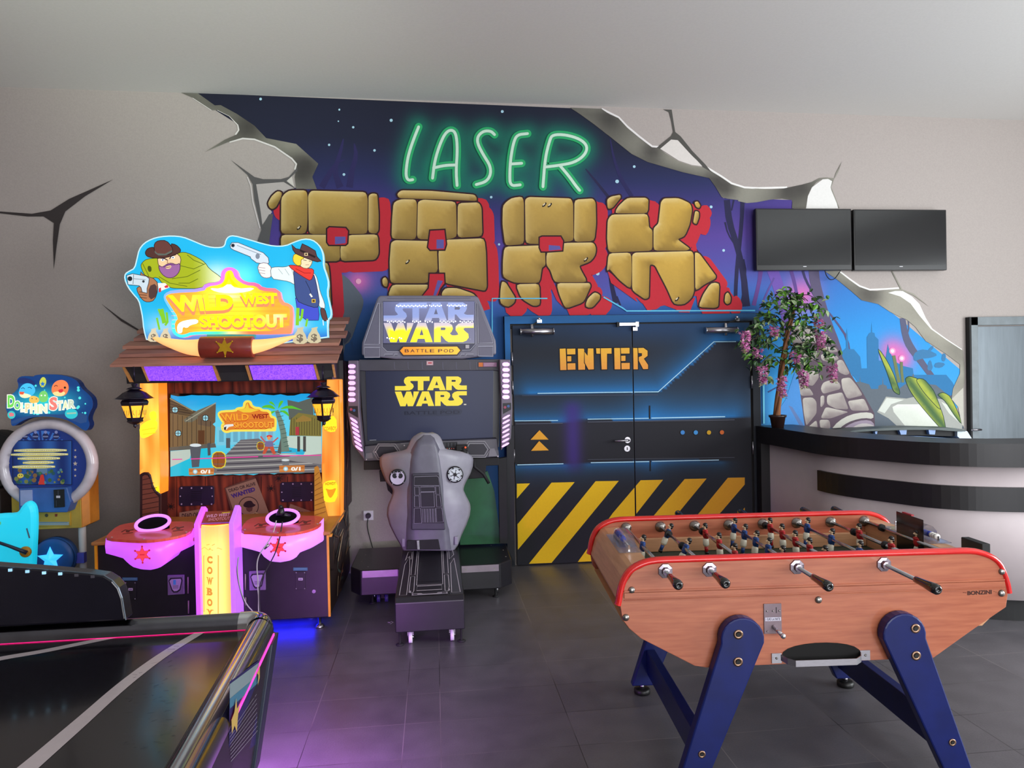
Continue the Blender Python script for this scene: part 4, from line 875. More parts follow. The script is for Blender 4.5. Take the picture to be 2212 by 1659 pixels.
# ================================================================== TABLE FOOTBALL
LOCAL[0] = True
FA = math.radians(-4.35); FO = (.799 - .12 * math.cos(FA), 2.632 - .12 * math.sin(FA), 0)
fb = thing('table_football', 'wooden table football game with red rails and blue legs', 'table football', FO, FA)
WOOD = mat('beech_veneer', (164, 88, 62), .34, c2=(186, 110, 78), scale=5, stretch=(1.2, 3, 14), coat=.35)
WOOD2 = mat('beech_inside', (190, 138, 98), .4, c2=(210, 158, 118), scale=6, stretch=(1, 1, 12))
REDR = mat('red_rail_plastic', (214, 28, 26), .22, var=.04, coat=.5)
BLUL = mat('blue_lacquer', (9, 24, 88), .36, var=.08, coat=.08, spec=.35)
GREEN = mat('green_pitch', (34, 58, 48), .5, var=.08)
TW_ = .80; L_ = 1.53
side = [(.015, .66), (.04, .625), (.085, .585), (.29, .473), (.335, .465), (1.12, .472), (1.225, .472), (1.38, .575), (1.515, .66), (1.525, .72), (1.505, .80), (1.470, .845), (1.40, .873), (1.36, .876), (.17, .876), (.125, .872), (.06, .842), (.03, .80), (.006, .72)]
goal = [(.782 + .155 * math.cos(a), .497 + .05 * math.sin(a) ** .8) for a in np.linspace(0, math.pi, 12)] + [(.630, .482), (.934, .482)]
for T, nm in ((0, 'near'), (TW_ - .025, 'far')):
    b = MB(); fs = b.hull8([(s_, T, z) for s_, z in side], [(s_, T + .025, z) for s_, z in side], WOOD); o = b.build('side_panel', fb, bevel=.002)
    # tray opening: flat dark face painted as its shade, with a metal lip
    b = MB(); sg = -1 if T == 0 else 1; Tf = T if T == 0 else T + .025
    pg = [(s_, Tf + sg * .0015, z) for s_, z in goal]; b.face(pg if sg < 0 else pg[::-1], mat('tray_opening_shade', (12, 10, 10), .9)); b.build('ball_tray', o)
    b = MB(); y0 = Tf + sg * .004
    for dz in (0,):
        pts = [(.622, y0, .497), (.637, y0 + sg * .03, .492), (.662, y0 + sg * .045, .488), (.897, y0 + sg * .045, .488), (.922, y0 + sg * .03, .492), (.937, y0, .497)]
        P = [[(x, y, z - .012), (x, y, z + .012), (x, y - sg * .004, z + .012), (x, y - sg * .004, z - .012)] for x, y, z in pts]; b.grid(P, STEEL, smooth=False, closed=True)
    b.box((.588, min(Tf, Tf + sg * .005), .474), (.626, max(Tf, Tf + sg * .005), .512), STEEL); b.box((.933, min(Tf, Tf + sg * .005), .474), (.972, max(Tf, Tf + sg * .005), .512), STEEL)
    for x in (.606, .953): b.ball((x, Tf + sg * .005, .494), .005, SCREW)
    b.build('tray_lip', o)
    # moulded strips
    b = MB(); z0 = .733
    for z_, h_ in ((.765, .006), (.742, .020), (.7325, .003)): b.box((.022, min(Tf, Tf + sg * .006), z_), (1.508, max(Tf, Tf + sg * .006), z_ + h_), WOOD)
    b.build('moulding', o, bevel=.002)
    # red rail over the top edge
    rp_ = [(.0, .715), (.004, .73), (.012, .775), (.024, .808), (.042, .838), (.065, .856), (.10, .872), (.14, .880), (.2, .882), (1.33, .882), (1.39, .880), (1.43, .870), (1.465, .855), (1.492, .832), (1.508, .80), (1.522, .76), (1.530, .715)]
    rp_ = chaikin(rp_, 1, False); P = []
    for i, (x, z) in enumerate(rp_):
        a_ = np.array(rp_[min(i + 1, len(rp_) - 1)]) - np.array(rp_[max(i - 1, 0)]); a_ /= np.linalg.norm(a_); n_ = np.array([-a_[1], a_[0]])
        ring = []
        for th in np.linspace(0, 2 * math.pi, 12, endpoint=False):
            ring.append((x + n_[0] * .013 * math.sin(th), T + .0125 + .021 * math.cos(th), z + n_[1] * .013 * math.sin(th)))
        P.append(ring)
    b.grid if 0 else None
    b = MB(); b.grid(P, REDR, closed=True); b.face(P[0], REDR); b.face(P[-1][::-1], REDR); b.build('red_rail', fb)
# end walls
for k in (0, 1):
    X = (lambda s_: s_) if k == 0 else (lambda s_: L_ - s_)
    b = MB(); A = [(.006, .72), (.03, .80), (.055, .838), (.075, .845), (.145, .848), (.155, .80), (.155, .66), (.10, .65), (.03, .67)]
    b.hull8([(X(s_), .026, z) for s_, z in A], [(X(s_), TW_ - .026, z) for s_, z in A], WOOD2); b.build('end_panel', fb, bevel=.003)
b = MB(); b.box((.156, .026, .705), (L_ - .156, TW_ - .026, .722), GREEN); pitch = b.build('pitch', fb)
for T in (.0265, TW_ - .0465):
    b = MB(); b.box((.157, T, .7225), (L_ - .157, T + .02, .79), WOOD2); b.build('inner_ledge', fb, bevel=.004)
b = MB(); b.hull8([(.09, .03, .58), (1.44, .03, .58), (1.44, TW_ - .03, .58), (.09, TW_ - .03, .58)], [(.02, .03, .645), (1.51, .03, .645), (1.51, TW_ - .03, .645), (.02, TW_ - .03, .645)], WOOD2)
b.hull8([(.34, .03, .478), (1.12, .03, .478), (1.12, TW_ - .03, .478), (.34, TW_ - .03, .478)], [(.12, .03, .59), (1.36, .03, .578), (1.36, TW_ - .03, .578), (.12, TW_ - .03, .59)], WOOD2); b.build('under_case', fb)
# bolts on the near side
for (s_, z) in ((.052, .772), (.028, .668), (1.500, .80), (1.497, .715), (.775, .712)):
    b = MB(); b.lathe([(.014, 0), (.013, -.004), (.008, -.008), (.0005, -.009)], (s_, 0, z), SCREW, 16, 'y'); b.build('bolt', fb)
# coin plate
b = MB(); b.box((.560, -.004, .588), (.629, 0, .704), mat('dull_steel_plate', (128, 112, 118), .4, .8)); cp = b.build('coin_plate', fb, bevel=.001)
for x, z in ((.572, .676), (.595, .676), (.620, .676), (.572, .598)):
    b = MB(); b.ball((x, -.004, z), .0035, SCREW); b.build('screw', cp)
b = MB(); b.box((.607, -.0048, .668), (.6095, -.003, .690), BLACKM); b.build('coin_slot', cp)
pw = Paint(lambda p: np.array(p, float), lambda uv, h: np.stack([uv[:, 0], np.full(len(uv), -.0045 - h), uv[:, 1]], 1), .0002)
pw.rect(.564, .638, .626, .652, (212, 206, 222)); pw.text('1 EURO LA PARTIE', [(.567, .650), (.623, .650), (.623, .640), (.567, .640)], (40, 36, 48), .02); pw.build('price_label', matpaint('print_paper', rough=.5), cp)
b = MB(); b.tube([(.597, -.004, .615), (.603, -.03, .607), (.612, -.055, .598)], [.008, .007, .009], CHROME, 10); b.ball((.612, -.055, .598), .011, CHROME); b.build('pull_knob', cp)
pw = Paint(lambda p: np.array(p, float), lambda uv, h: np.stack([uv[:, 0], np.full(len(uv), -.0005 - h), uv[:, 1]], 1), .0002)
pw.text('BONZINI', [(1.362, .7275), (1.458, .7295), (1.458, .7135), (1.362, .7115)], (58, 26, 22), .03)
for x in (1.344, 1.464): pw.rect(x, .722, x + .006, .7235, (58, 26, 22)); pw.rect(x + .008, .7205, x + .013, .722, (58, 26, 22))
pw.build('maker_lettering', matpaint('print_ink', rough=.6), fb)
# legs
def legpts(cx, foot0, foot1, ztop, r, zb=.045):
    arc = [(cx + r * math.cos(a), ztop - r + r * math.sin(a)) for a in np.linspace(-.12, math.pi + .12, 14)]
    return arc + [(foot0, zb), (foot1, zb)]
LEG = [((.461, .205, .315, .668, .084), (.297, .158)), ((1.085, 1.352, 1.242, .664, .084), (1.262, .166))]
for fi, (T0, T1) in enumerate(((-.048, -.001), (TW_ + .001, TW_ + .048))):
    for li, (a_, bo) in enumerate(LEG):
        cx, f0, f1, zt_, r = a_
        if li == 0: pts = [(cx + r * math.cos(t), zt_ - r + r * math.sin(t)) for t in np.linspace(-.15, math.pi + .15, 14)] + [(.203, .045), (.313, .045)]
        else: pts = [(cx + r * math.cos(t), zt_ - r + r * math.sin(t)) for t in np.linspace(-.15, math.pi + .15, 14)] + [(1.236, .045), (1.346, .045)]
        b = MB(); b.hull8([(x, T0, z) for x, z in pts], [(x, T1, z) for x, z in pts], BLUL); lg = b.build('leg', fb, bevel=.006)
        fx = (pts[-1][0] + pts[-2][0]) / 2; tm = (T0 + T1) / 2
        b = MB(); b.cyl((fx, tm, .028), (fx, tm, .046), .012, STEEL, 10); b.lathe([(.036, .0), (.04, .004), (.04, .022), (.032, .028), (.001, .03)], (fx, tm, 0), RUBBER, 24); b.build('foot', lg)
        sg = -1 if fi == 0 else 1; Tf = T0 if fi == 0 else T1
        for (x, z) in ((cx - .017 if li == 0 else cx + .04, .607), (cx - .02 if li == 0 else cx + .041, .503), bo):
            R_s = .018 if z > .3 else .014
            b = MB(); b.lathe([(R_s, 0), (R_s, sg * .003), (R_s * .6, sg * .004), (R_s * .5, sg * .0015), (.0005, sg * .0015)], (x, Tf, z), mat('aged_brass', (150, 120, 100), .35, 1.), 20, 'y'); b.cyl((x, Tf, z), (x, Tf + sg * .005, z), R_s * .5, BLACKM, 6); b.build('leg_bolt', lg)
for cx in (.300, 1.262):
    b = MB(); b.box((cx - .022, 0, .105), (cx + .022, TW_, .225), BLUL); b.build('cross_beam', fb, bevel=.004)
# rods and men
SKIN = mat('figure_skin', (216, 186, 150), .4); HAIR = mat('figure_hair', (24, 18, 18), .3); SHORT = mat('figure_shorts', (216, 210, 190), .4)
SH = {'b': mat('figure_blue', (24, 62, 124), .35), 'r': mat('figure_red', (168, 24, 30), .35)}
def man(team, s_, t, z, lean=0., base=None):
    b = MB(); S_ = SH[team]
    def E(c, r, sc, m_): b.ball(c, r, m_, sc, 10)
    E((0, 0, -.004), .019, (.72, .95, 1.25), S_); E((0, 0, .012), .016, (.8, 1.25, .6), S_)         # shirt, shoulders
    b.tube([(0, .015, .014), (0, .022, -.004), (.002, .019, -.020)], [.0065, .006, .0045], S_, 8); b.tube([(0, -.015, .014), (0, -.022, -.004), (.002, -.019, -.020)], [.0065, .006, .0045], S_, 8)
    b.tube([(0, 0, .018), (0, 0, .027)], .006, SKIN, 8); E((0, 0, .035), .0115, (.9, .85, 1.1), SKIN); E((-.0115, 0, .034), .0028, (1, 1, 1.2), SKIN)
    E((.002, 0, .0395), .0125, (.95, .92, .92), HAIR); E((.005, 0, .032), .0105, (.8, 1.0, .9), HAIR)
    b.lathe([(.011, -.022), (.0145, -.030), (.0145, -.050), (.0125, -.056)], (0, 0, 0), SHORT, 12)
    b.tube([(0, 0, -.052), (0, 0, -.062)], [.0105, .009], SKIN, 8); b.tube([(0, 0, -.060), (0, 0, -.085)], [.0095, .0082], S_, 8)
    b.tube([(-.008, 0, -.090), (.008, 0, -.090)], [.0075, .009], HAIR, 8)
    o = b.build('player_figure', base); o.location = (s_, t, z); o.rotation_euler = (0, lean, 0); return o
rx = [.183 + .17 * k for k in range(8)]; ZR = .842
TEAM = 'bbrbrbrr'; NEAR = [1, 1, 0, 1, 0, 1, 0, 0]
MEN = [[.40], [.63, .33], [.60, .40, .20], [.70, .56, .42, .28, .14], [.68, .54, .40, .26, .12], [.66, .42, .18], [.50, .24], [.34]]
OUTN = [.03, .03, 0, .10, 0, .17, 0, 0]
HANDLE = mat('black_handle', (16, 14, 14), .12, coat=.6); ROD = mat('rod_chrome', (190, 190, 195), .16, 1.)
OCT = mat('zinc_bearing', (150, 140, 150), .3, .9)
for k in range(8):
    ext = .035 + OUTN[k]; n0 = -ext if NEAR[k] else .005; f1 = TW_ + .03 if NEAR[k] else TW_ + .16
    b = MB(); b.cyl((rx[k], n0, ZR), (rx[k], f1, ZR), .0078, ROD, 14); rd = b.build('player_rod', fb)
    b = MB(); t0 = n0 if NEAR[k] else f1; sg = -1 if NEAR[k] else 1
    b.lathe([(.010, 0), (.0125, sg * .004), (.0125, sg * .02), (.0150, sg * .06), (.0185, sg * .105), (.0180, sg * .122), (.012, sg * .130), (.006, sg * .1305), (.0055, sg * .127), (.0005, sg * .127)], (rx[k], t0, ZR), HANDLE, 20, 'y'); b.build('handle', rd)
    for T, sg2 in ((-.0005, -1), (.0255, 1), (TW_ - .0255, -1), (TW_ + .0005, 1)):
        outer = T < 0 or T > TW_ - .01
        if (T < 0 and not NEAR[k]) or (T > TW_ - .01 and NEAR[k]): continue
        if T < 0 and not NEAR[k] : R_s = .022
        b = MB(); b.lathe([(.030 if outer else .026, 0), (.028 if outer else .026, sg2 * .005), (.017, sg2 * .007), (.015, sg2 * .022), (.0085, sg2 * .023)], (rx[k], T, ZR), OCT if outer else SCREW, 8 if outer else 18, 'y', smooth=not outer, ang=.39); b.build('bearing', rd)
        if T < 0 and not NEAR[k]: pass
    off = {0: 0, 1: .02, 2: .0, 3: 0, 4: 0, 5: .0, 6: .0, 7: 0}[k]
    for t in MEN[k]:
        man(TEAM[k], rx[k], t, ZR, {'b': .12, 'r': -.05}[TEAM[k]] if k != 1 else .42, rd)
    for t in {1: (.60, .36), 6: (.53, .27), 7: (.60,), 2: (.63,), 4: (.72,)}.get(k, ()):
        b = MB(); b.cyl((rx[k], t + .006, ZR), (rx[k], t + .024, ZR), .017, RUBBER, 14); b.build('rubber_stop', rd)
# score counters on both ends
CLR = mat('clear_plastic', (200, 205, 220), .08, trans=.9, alpha=.55, spec=.6); SMK = mat('smoked_plastic', (20, 16, 16), .12, alpha=.82)
REDB = mat('bead_red', (170, 24, 32), .35); BLUB = mat('bead_blue', (28, 50, 160), .35); WB = mat('bead_white', (228, 226, 222), .35)
for k in (0, 1):
    X = (lambda s_: s_) if k == 0 else (lambda s_: L_ - s_)
    c0 = (X(.105), .40)
    sc = thing if 0 else None
    b = MB(); x0_, x1__ = sorted((X(.055), X(.150))); b.box((x0_, .26, .849), (x1__, .60, .853), CLR); bs = b.build('scorer_plate', fb)
    b = MB(); prof = [(X(.065), .853), (X(.068), .885), (X(.085), .905), (X(.110), .912), (X(.132), .90), (X(.145), .853)]
    b.hull8([(x, .34, z) for x, z in prof], [(x, .47, z) for x, z in prof], CLR); b.build('scorer_cover', bs)
    b = MB(); b.cyl((X(.10), .28, .872), (X(.10), .60, .872), .0028, CHROME, 8); b.box((X(.10) - .004, .279, .853), (X(.10) + .004, .283, .876), CHROME); b.box((X(.10) - .004, .597, .853), (X(.10) + .004, .601, .876), CHROME); b.build('scorer_wire', bs)
    cols = [BLUB] * 7 + [REDB] * 2 + [WB] if k == 0 else [BLUB] * 4 + [WB] * 3
    y0 = .42 if k == 0 else .29
    for i, m_ in enumerate(cols if k == 0 else cols[::-1]):
        b = MB(); b.lathe([(.004, -.0078), (.0115, -.0065), (.0130, 0), (.0115, .0065), (.004, .0078)], (X(.10), y0 + i * .0165, .872), m_, 14, 'y'); b.build('scoring_bead', bs)
b = MB(); b.box((L_ - .160, .29, .735), (L_ - .1565, .49, .945), SMK); b.build('smoked_panel', fb, bevel=.004)
b = MB(); b.box((L_ - .162, .37, .9455), (L_ - .150, .44, .952), mat('red_tape', (170, 40, 50), .4)); b.build('red_strip', fb)
b = MB(); b.box((L_ - .015, .13, .80), (L_ + .02, .26, .875), BLACKM); b.build('ball_holder', fb, bevel=.003)
LOCAL[0] = False
# ================================================================== WESTERN SHOOTING CABINET
ww = thing('shooting_cabinet', 'tall western shooting arcade cabinet with lit cowboy marquee and two gun consoles', 'arcade machine', (-1.40, 5.2, 0))
LITP = matpaint('backlit_print', emit=1.0, rough=.3, diffuse=.25, grain=.03)
LITB = matpaint('backlit_print_bright', emit=1.55, rough=.3, diffuse=.2, grain=.03)
SCRP = matpaint('screen_picture', emit=1.0, rough=.15, diffuse=.05, grain=.02)
PRINT = matpaint('printed_board', rough=.4, grain=.06)
CABB = mat('cabinet_black', (30, 25, 32), .4, var=.08)
YMOLD = mat('yellow_edge_trim', (226, 150, 30), .35, emit=.12)
TAN = mat('tan_board', (176, 112, 56), .45, c2=(196, 134, 72), scale=6, stretch=(1, 1, 10))
PURP = mat('purple_lit_acrylic', (190, 90, 250), .3, emit=1.1, ecol=(196, 84, 248))
PURL = mat('lilac_lit_acrylic', (206, 130, 250), .3, emit=1.1, ecol=(206, 128, 250))
YB_ = 4.65
xl, xr = -2.105, -.700
def wood_planks(c1, c2, lines, wd=.004, dark=(40, 16, 14), vert=True, seed=1):
    """board colours with grain, seams at given coordinates"""
    def f(uv, poly):
        a, b_ = (uv[:, 0], uv[:, 1]) if vert else (uv[:, 1], uv[:, 0])
        t = .5 + .5 * np.sin(a * 160 + 3 * np.sin(b_ * 5 + a * 20)) * .6 + .2 * np.sin(a * 61 + b_ * 3); k = np.searchsorted(np.array(lines), a); t = t + ((k * 37 % 11) / 11 - .5) * .5
        return mixc(c1, c2, t)
    return f
# lower body
b = MB(); b.box((xl, YB_, .075), (xr, 5.75, .60), CABB); body_ = b.build('base_cabinet', ww, bevel=.004)
b = MB(); b.box((xl - .02, YB_ - .03, .605), (xr + .02, 5.40, .628), TAN); b.build('table_board', ww, bevel=.008)
for x in (xl, xr):
    b = MB(); b.box((x - .007, YB_ - .012, .08), (x + .007, YB_ + .002, .604), YMOLD); b.build('edge_trim', ww)
# underside glow strips light the floor blue
b = MB(); b.box((xl + .25, YB_ + .10, .060), (xr - .12, YB_ + .14, .0745), mat('blue_led_strip', (20, 30, 255), .4, emit=26, ecol=(14, 24, 255))); b.build('led_strip', body_)
for x in (xl + .1, xr - .07, xr - .16):
    b = MB(); y_ = YB_ + (.04 if x != xr - .16 else .25); b.lathe([(.028, 0), (.03, .006), (.022, .018), (.010, .022), (.010, .0745)], (x, y_, 0), STEEL, 16); b.build('levelling_foot', body_)
# right side print
pr = Paint(lambda p: np.array(p, float), lambda uv, h: np.stack([np.full(len(uv), xr + .0005 + h), uv[:, 0], uv[:, 1]], 1), .0003)
rs = random.Random(5)
pr.rect(YB_ + .01, .08, 5.74, .60, (48, 36, 34))
for i in range(46):
    y, z = rs.uniform(YB_ + .05, 5.7), rs.uniform(.1, .58); L = rs.uniform(.05, .25); k = rs.choice([(150, 100, 58), (96, 62, 40), (206, 176, 140), (70, 84, 80), (176, 120, 70), (30, 24, 26)])
    pr.line([(y, z), (min(y + L, 5.73), min(.595, max(.085, z + rs.uniform(-.08, .12))))], rs.uniform(.006, .022), k)
pr.build('side_print', PRINT, body_)
# upper body behind the screen
YS = 5.38
b = MB(); b.box((-2.06, YS + .02, .629), (-.672, 5.75, 1.74), CABB); up_ = b.build('upper_cabinet', ww)
pr = Paint(lambda p: np.array(p, float), lambda uv, h: np.stack([np.full(len(uv), -.672 + .0005 + h), uv[:, 0], uv[:, 1]], 1), .0003)
pr.rect(YS + .03, .64, 5.74, 1.73, (70, 46, 60))
for i in range(40):
    y, z = rs.uniform(YS + .05, 5.6), rs.uniform(.66, 1.6); L = rs.uniform(.05, .2); k = rs.choice([(130, 76, 58), (96, 52, 60), (170, 120, 110), (50, 44, 60)])
    pr.line([(y, z), (min(y + L * .3, 5.73), z + L * .5)], rs.uniform(.01, .03), k)
pr.build('side_print', PRINT, up_)
# back board with planks, posters
b = MB(); b.prismY([(560, 165), (1980, 165), (1985, 1420), (560, 1430)], YS, .015, mat('dark_red_board', (90, 36, 30), .5), zs); bb = b.build('back_board', ww)
pb = planeY(YS, zs, dh=.0002)
SEAM = [700, 855, 1020, 1195, 1430, 1655, 1890]
def bw(uv, poly):
    x, z = uv[:, 0], uv[:, 1]; t = .5 + .3 * np.sin(x * 420 + 2.5 * np.sin(z * 9 + x * 30)) + .25 * np.sin(x * 95 + z * 4); return mixc((74, 26, 24), (150, 62, 44), t)
pb.poly([(562, 168), (1980, 168), (1984, 1418), (562, 1428)], bw, step=.012)
for s_ in SEAM: pb.line([(s_, 168), (s_, 275)], 5, (36, 12, 14))
pb.rect(565, 170, 640, 1425, (64, 26, 28)); 
for s_ in (720, 962, 1200, 1440, 1665, 1890): pb.line([(s_, 985), (s_, 1425)], 5, (34, 12, 14))
for x, y in ((612, 1065), (670, 1240), (1590, 1000), (1525, 1085)):
    for a in range(8): pb.line([(x, y), (x + 36 * math.cos(a * .785 + .2), y + 30 * math.sin(a * .785 + .2))], 5, (36, 16, 20))
    pb.disc((x, y), 13, (30, 14, 20))
PAP, INK = (150, 110, 98), (44, 22, 34)
pb.poly([(1130, 1080), (1385, 985), (1520, 1340), (1260, 1420), (1200, 1330)], (100, 60, 54)); pb.poly([(1140, 1085), (1395, 1000), (1515, 1310), (1250, 1400)], PAP)
pb.text('DEAD OR ALIVE', [(1160, 1092), (1388, 1030), (1396, 1056), (1172, 1118)], INK, .02); pb.text('WANTED', [(1180, 1135), (1384, 1072), (1394, 1106), (1196, 1172)], (70, 40, 120), .06)
pb.disc((1335, 1238), 86, INK, 28, 84); pb.disc((1335, 1238), 80, PAP, 28, 78); pb.poly([(1285, 1235), (1300, 1205), (1325, 1190), (1360, 1188), (1375, 1215), (1400, 1225), (1370, 1245), (1320, 1250)], INK, rnd=1); pb.poly([(1310, 1250), (1370, 1245), (1365, 1275), (1340, 1285), (1320, 1275)], (98, 58, 56))
pb.poly([(1300, 1320), (1400, 1285), (1425, 1300), (1320, 1350)], (176, 140, 110)); pb.text('10.000', [(1310, 1318), (1395, 1292), (1400, 1310), (1316, 1336)], INK, .02)
pb.poly([(745, 1290), (960, 1255), (1010, 1420), (745, 1425)], PAP); pb.text('DEAD OR ALIVE', [(768, 1300), (1000, 1280), (1000, 1320), (768, 1342)], INK, .02); pb.text('WANTED', [(780, 1350), (1000, 1330), (1000, 1370), (784, 1395)], INK, .06)
pb.poly([(1690, 1215), (1900, 1290), (1900, 1420), (1640, 1400)], PAP); pb.text('WANTED', [(1705, 1290), (1880, 1300), (1880, 1335), (1702, 1325)], INK, .06)
for i in range(4): pb.disc((1740 + i * 25, 1275 + i * 6), 7, INK, 5)
pb.build('board_print', PRINT, bb)
for q_ in ((735, 1065, 1037, 1240), (1600, 1030, 1886, 1206)):
    b = MB(); xa, ya, xb, yb = q_; b.prismY([(xa + 14, ya + 4), (xb - 10, ya), (xb, ya + 14), (xb, yb - 26), (xb - 12, yb - 12), (xa + 14, yb), (xa, yb - 12), (xa, ya + 18)], YS - .012, .011, mat('speaker_plate', (40, 28, 60), .35, .3), zs); sp_ = b.build('speaker_plate', ww, bevel=.002)
    ps = planeY(YS - .012, zs, dh=.0003)
    for i in range(6): ps.line([(xa + 105, ya + 48 + i * 16), (xb - 105, ya + 46 + i * 16)], 4, (14, 10, 24))
    for x in (xa + 25, xa + 110, xb - 105, xb - 20):
        for y in (ya + 18, yb - 20): ps.disc((x, y), 7, (176, 150, 196), 8)
    for x in (xa + 16, xb - 14): ps.disc((x, (ya + yb) / 2), 6, (176, 150, 196), 8)
    ps.build('plate_print', PRINT, sp_)
# screen with torn-edge picture
b = MB(); b.prismY([(652, 278), (1960, 270), (1975, 960), (660, 985)], YS - .02, .019, mat('screen_glass', (14, 14, 16), .1), zs); scr = b.build('screen', ww)
ps = planeY(YS - .02, zs, dh=.0002)
def torn(n, a, b_, amp, sd): r_ = random.Random(sd); return [(a[0] + (b_[0] - a[0]) * i / n, a[1] + (b_[1] - a[1]) * i / n + r_.uniform(-amp, amp)) for i in range(n)]
edge = torn(22, (668, 295), (1955, 285), 9, 1) + torn(10, (1955, 290), (1962, 945), 3, 2) + torn(22, (1962, 950), (668, 980), 10, 3) + torn(10, (664, 975), (662, 300), 3, 4)
def sea(uv, poly):
    z = uv[:, 1]; z0, z1_ = .86, 1.51; t = (z - z0) / (z1_ - z0); c = mixc((60, 190, 220), (96, 205, 235), smooth(t, .2, .5)); return mixa(c, (28, 160, 226), smooth(t, .72, .95))
ps.poly(edge, sea, step=.05)
def clip(p): return [(min(max(x, 664), 1958), min(max(y, 300), 965)) for x, y in p]
ps.poly([(664, 780), (960, 740), (1010, 760), (1005, 960), (820, 975), (664, 985)], (40, 188, 216))
ps.poly([(664, 770), (850, 750), (830, 830), (664, 905)], (186, 200, 190))
ps.poly([(1660, 640), (1950, 640), (1955, 830), (1600, 800), (1580, 740)], (190, 208, 196)); ps.poly([(1640, 730), (1820, 760), (1800, 800), (1600, 790)], (50, 176, 212))
ps.poly([(1060, 560), (1560, 560), (1560, 700), (1060, 720)], (120, 200, 224))
for i in range(8): ps.rect(1080 + i * 60, 590 - (i % 3) * 18, 1120 + i * 60, 690, (96 + i * 4, 170, 196))
ps.poly([(1265, 670), (1420, 660), (1600, 800), (1955, 860), (1958, 950), (1060, 968), (1010, 930)], (112, 108, 112))
for i in range(15):
    t = i / 14; y = 690 + 260 * t ** 1.5; ps.line([(1250 - 200 * t, y + 10 * t), (1450 + 500 * t, y - 30 * t)], 3 + 8 * t, (70, 66, 74) if i % 2 else (166, 164, 160))
ps.poly([(1540, 830), (1955, 790), (1955, 880), (1700, 850)], (140, 136, 136))
BR1, BR2, BRD = (120, 96, 66), (92, 74, 56), (44, 36, 34)
ps.poly(clip([(664, 310), (700, 330), (860, 420), (900, 430), (880, 480), (664, 470)]), BR2); ps.poly([(664, 440), (960, 470), (1050, 560), (1045, 700), (700, 740), (664, 735)], BR1)
ps.poly([(780, 500), (900, 420), (1060, 352), (1010, 420), (850, 520), (790, 520)], (112, 108, 92)); ps.poly([(900, 470), (1055, 365), (1050, 520), (1000, 560), (900, 540)], (104, 84, 66))
for i in range(9): ps.line([(690 + i * 40, 450 + i * 8), (690 + i * 40, 730 - i * 3)], 4, BRD)
for i in range(5): ps.line([(664, 340 + i * 25), (780 + i * 20, 380 + i * 22)], 4, BRD)
ps.line([(664, 318), (860, 425)], 8, (150, 140, 110)); ps.line([(800, 512), (1055, 356)], 7, (160, 158, 140))
for c in ((708, 415), (735, 615), (968, 485)): ps.disc(c, 30, (56, 44, 38), 12); ps.disc(c, 24, (150, 210, 224), 12); ps.line([(c[0] - 24, c[1]), (c[0] + 24, c[1])], 5, (56, 44, 38)); ps.line([(c[0], c[1] - 24), (c[0], c[1] + 24)], 5, (56, 44, 38))
ps.poly([(905, 590), (960, 590), (960, 705), (905, 708)], (92, 58, 36))
ps.poly([(664, 735), (1050, 700), (1060, 735), (664, 765)], (96, 92, 84))
ps.poly([(1665, 330), (1760, 350), (1880, 310), (1890, 480), (1680, 500)], (92, 98, 92)); ps.poly([(1690, 500), (1760, 440), (1955, 470), (1955, 640), (1680, 635)], (126, 116, 60))
for i in range(12): ps.line([(1700 + i * 22, 480 + i % 2 * 10), (1700 + i * 22, 630)], 4, (70, 60, 40))
ps.rect(1735, 560, 1765, 630, (176, 60, 70)); ps.poly([(1740, 500), (1800, 460), (1870, 490), (1870, 510), (1740, 520)], (150, 120, 60))
for x in (1750, 1800): ps.rect(x, 640, x + 24, 770, (76, 74, 72))
ps.poly([(836, 715), (935, 710), (915, 900), (855, 905)], (86, 88, 96)); ps.disc((885, 716), 50, (214, 222, 226), 14, 14); ps.rect(1145, 655, 1180, 740, (84, 88, 92)); ps.poly([(1610, 650), (1640, 660), (1610, 790), (1580, 780)], (90, 88, 84)); ps.poly([(1615, 845), (1685, 840), (1680, 885), (1625, 885)], (110, 112, 116)); ps.disc((1650, 842), 34, (206, 214, 216), 12, 10)
ps.poly([(985, 700), (1010, 695), (1015, 800), (990, 805)], (76, 80, 86))
# palm tree
tp = [(1650, 770), (1640, 690), (1630, 600), (1610, 520), (1585, 450), (1575, 420)]; ps.line(tp, [70, 56, 50, 46, 36, 30], (110, 132, 120))
for i in range(9): ps.line([(1570 + i * 9, 440 + i * 36), (1625 + i * 7, 430 + i * 36)], 5, (70, 92, 86))
for p in ([(1575, 415), (1530, 370), (1470, 375), (1440, 400), (1500, 395)], [(1580, 412), (1540, 340), (1500, 350), (1560, 380)], [(1585, 412), (1600, 340), (1640, 335), (1610, 380)], [(1590, 412), (1680, 370), (1780, 410), (1800, 420), (1690, 400)], [(1590, 420), (1660, 420), (1690, 480), (1640, 440)], [(1570, 420), (1520, 430), (1500, 470), (1550, 440)]): ps.poly(p, (92, 190, 50), rnd=1)
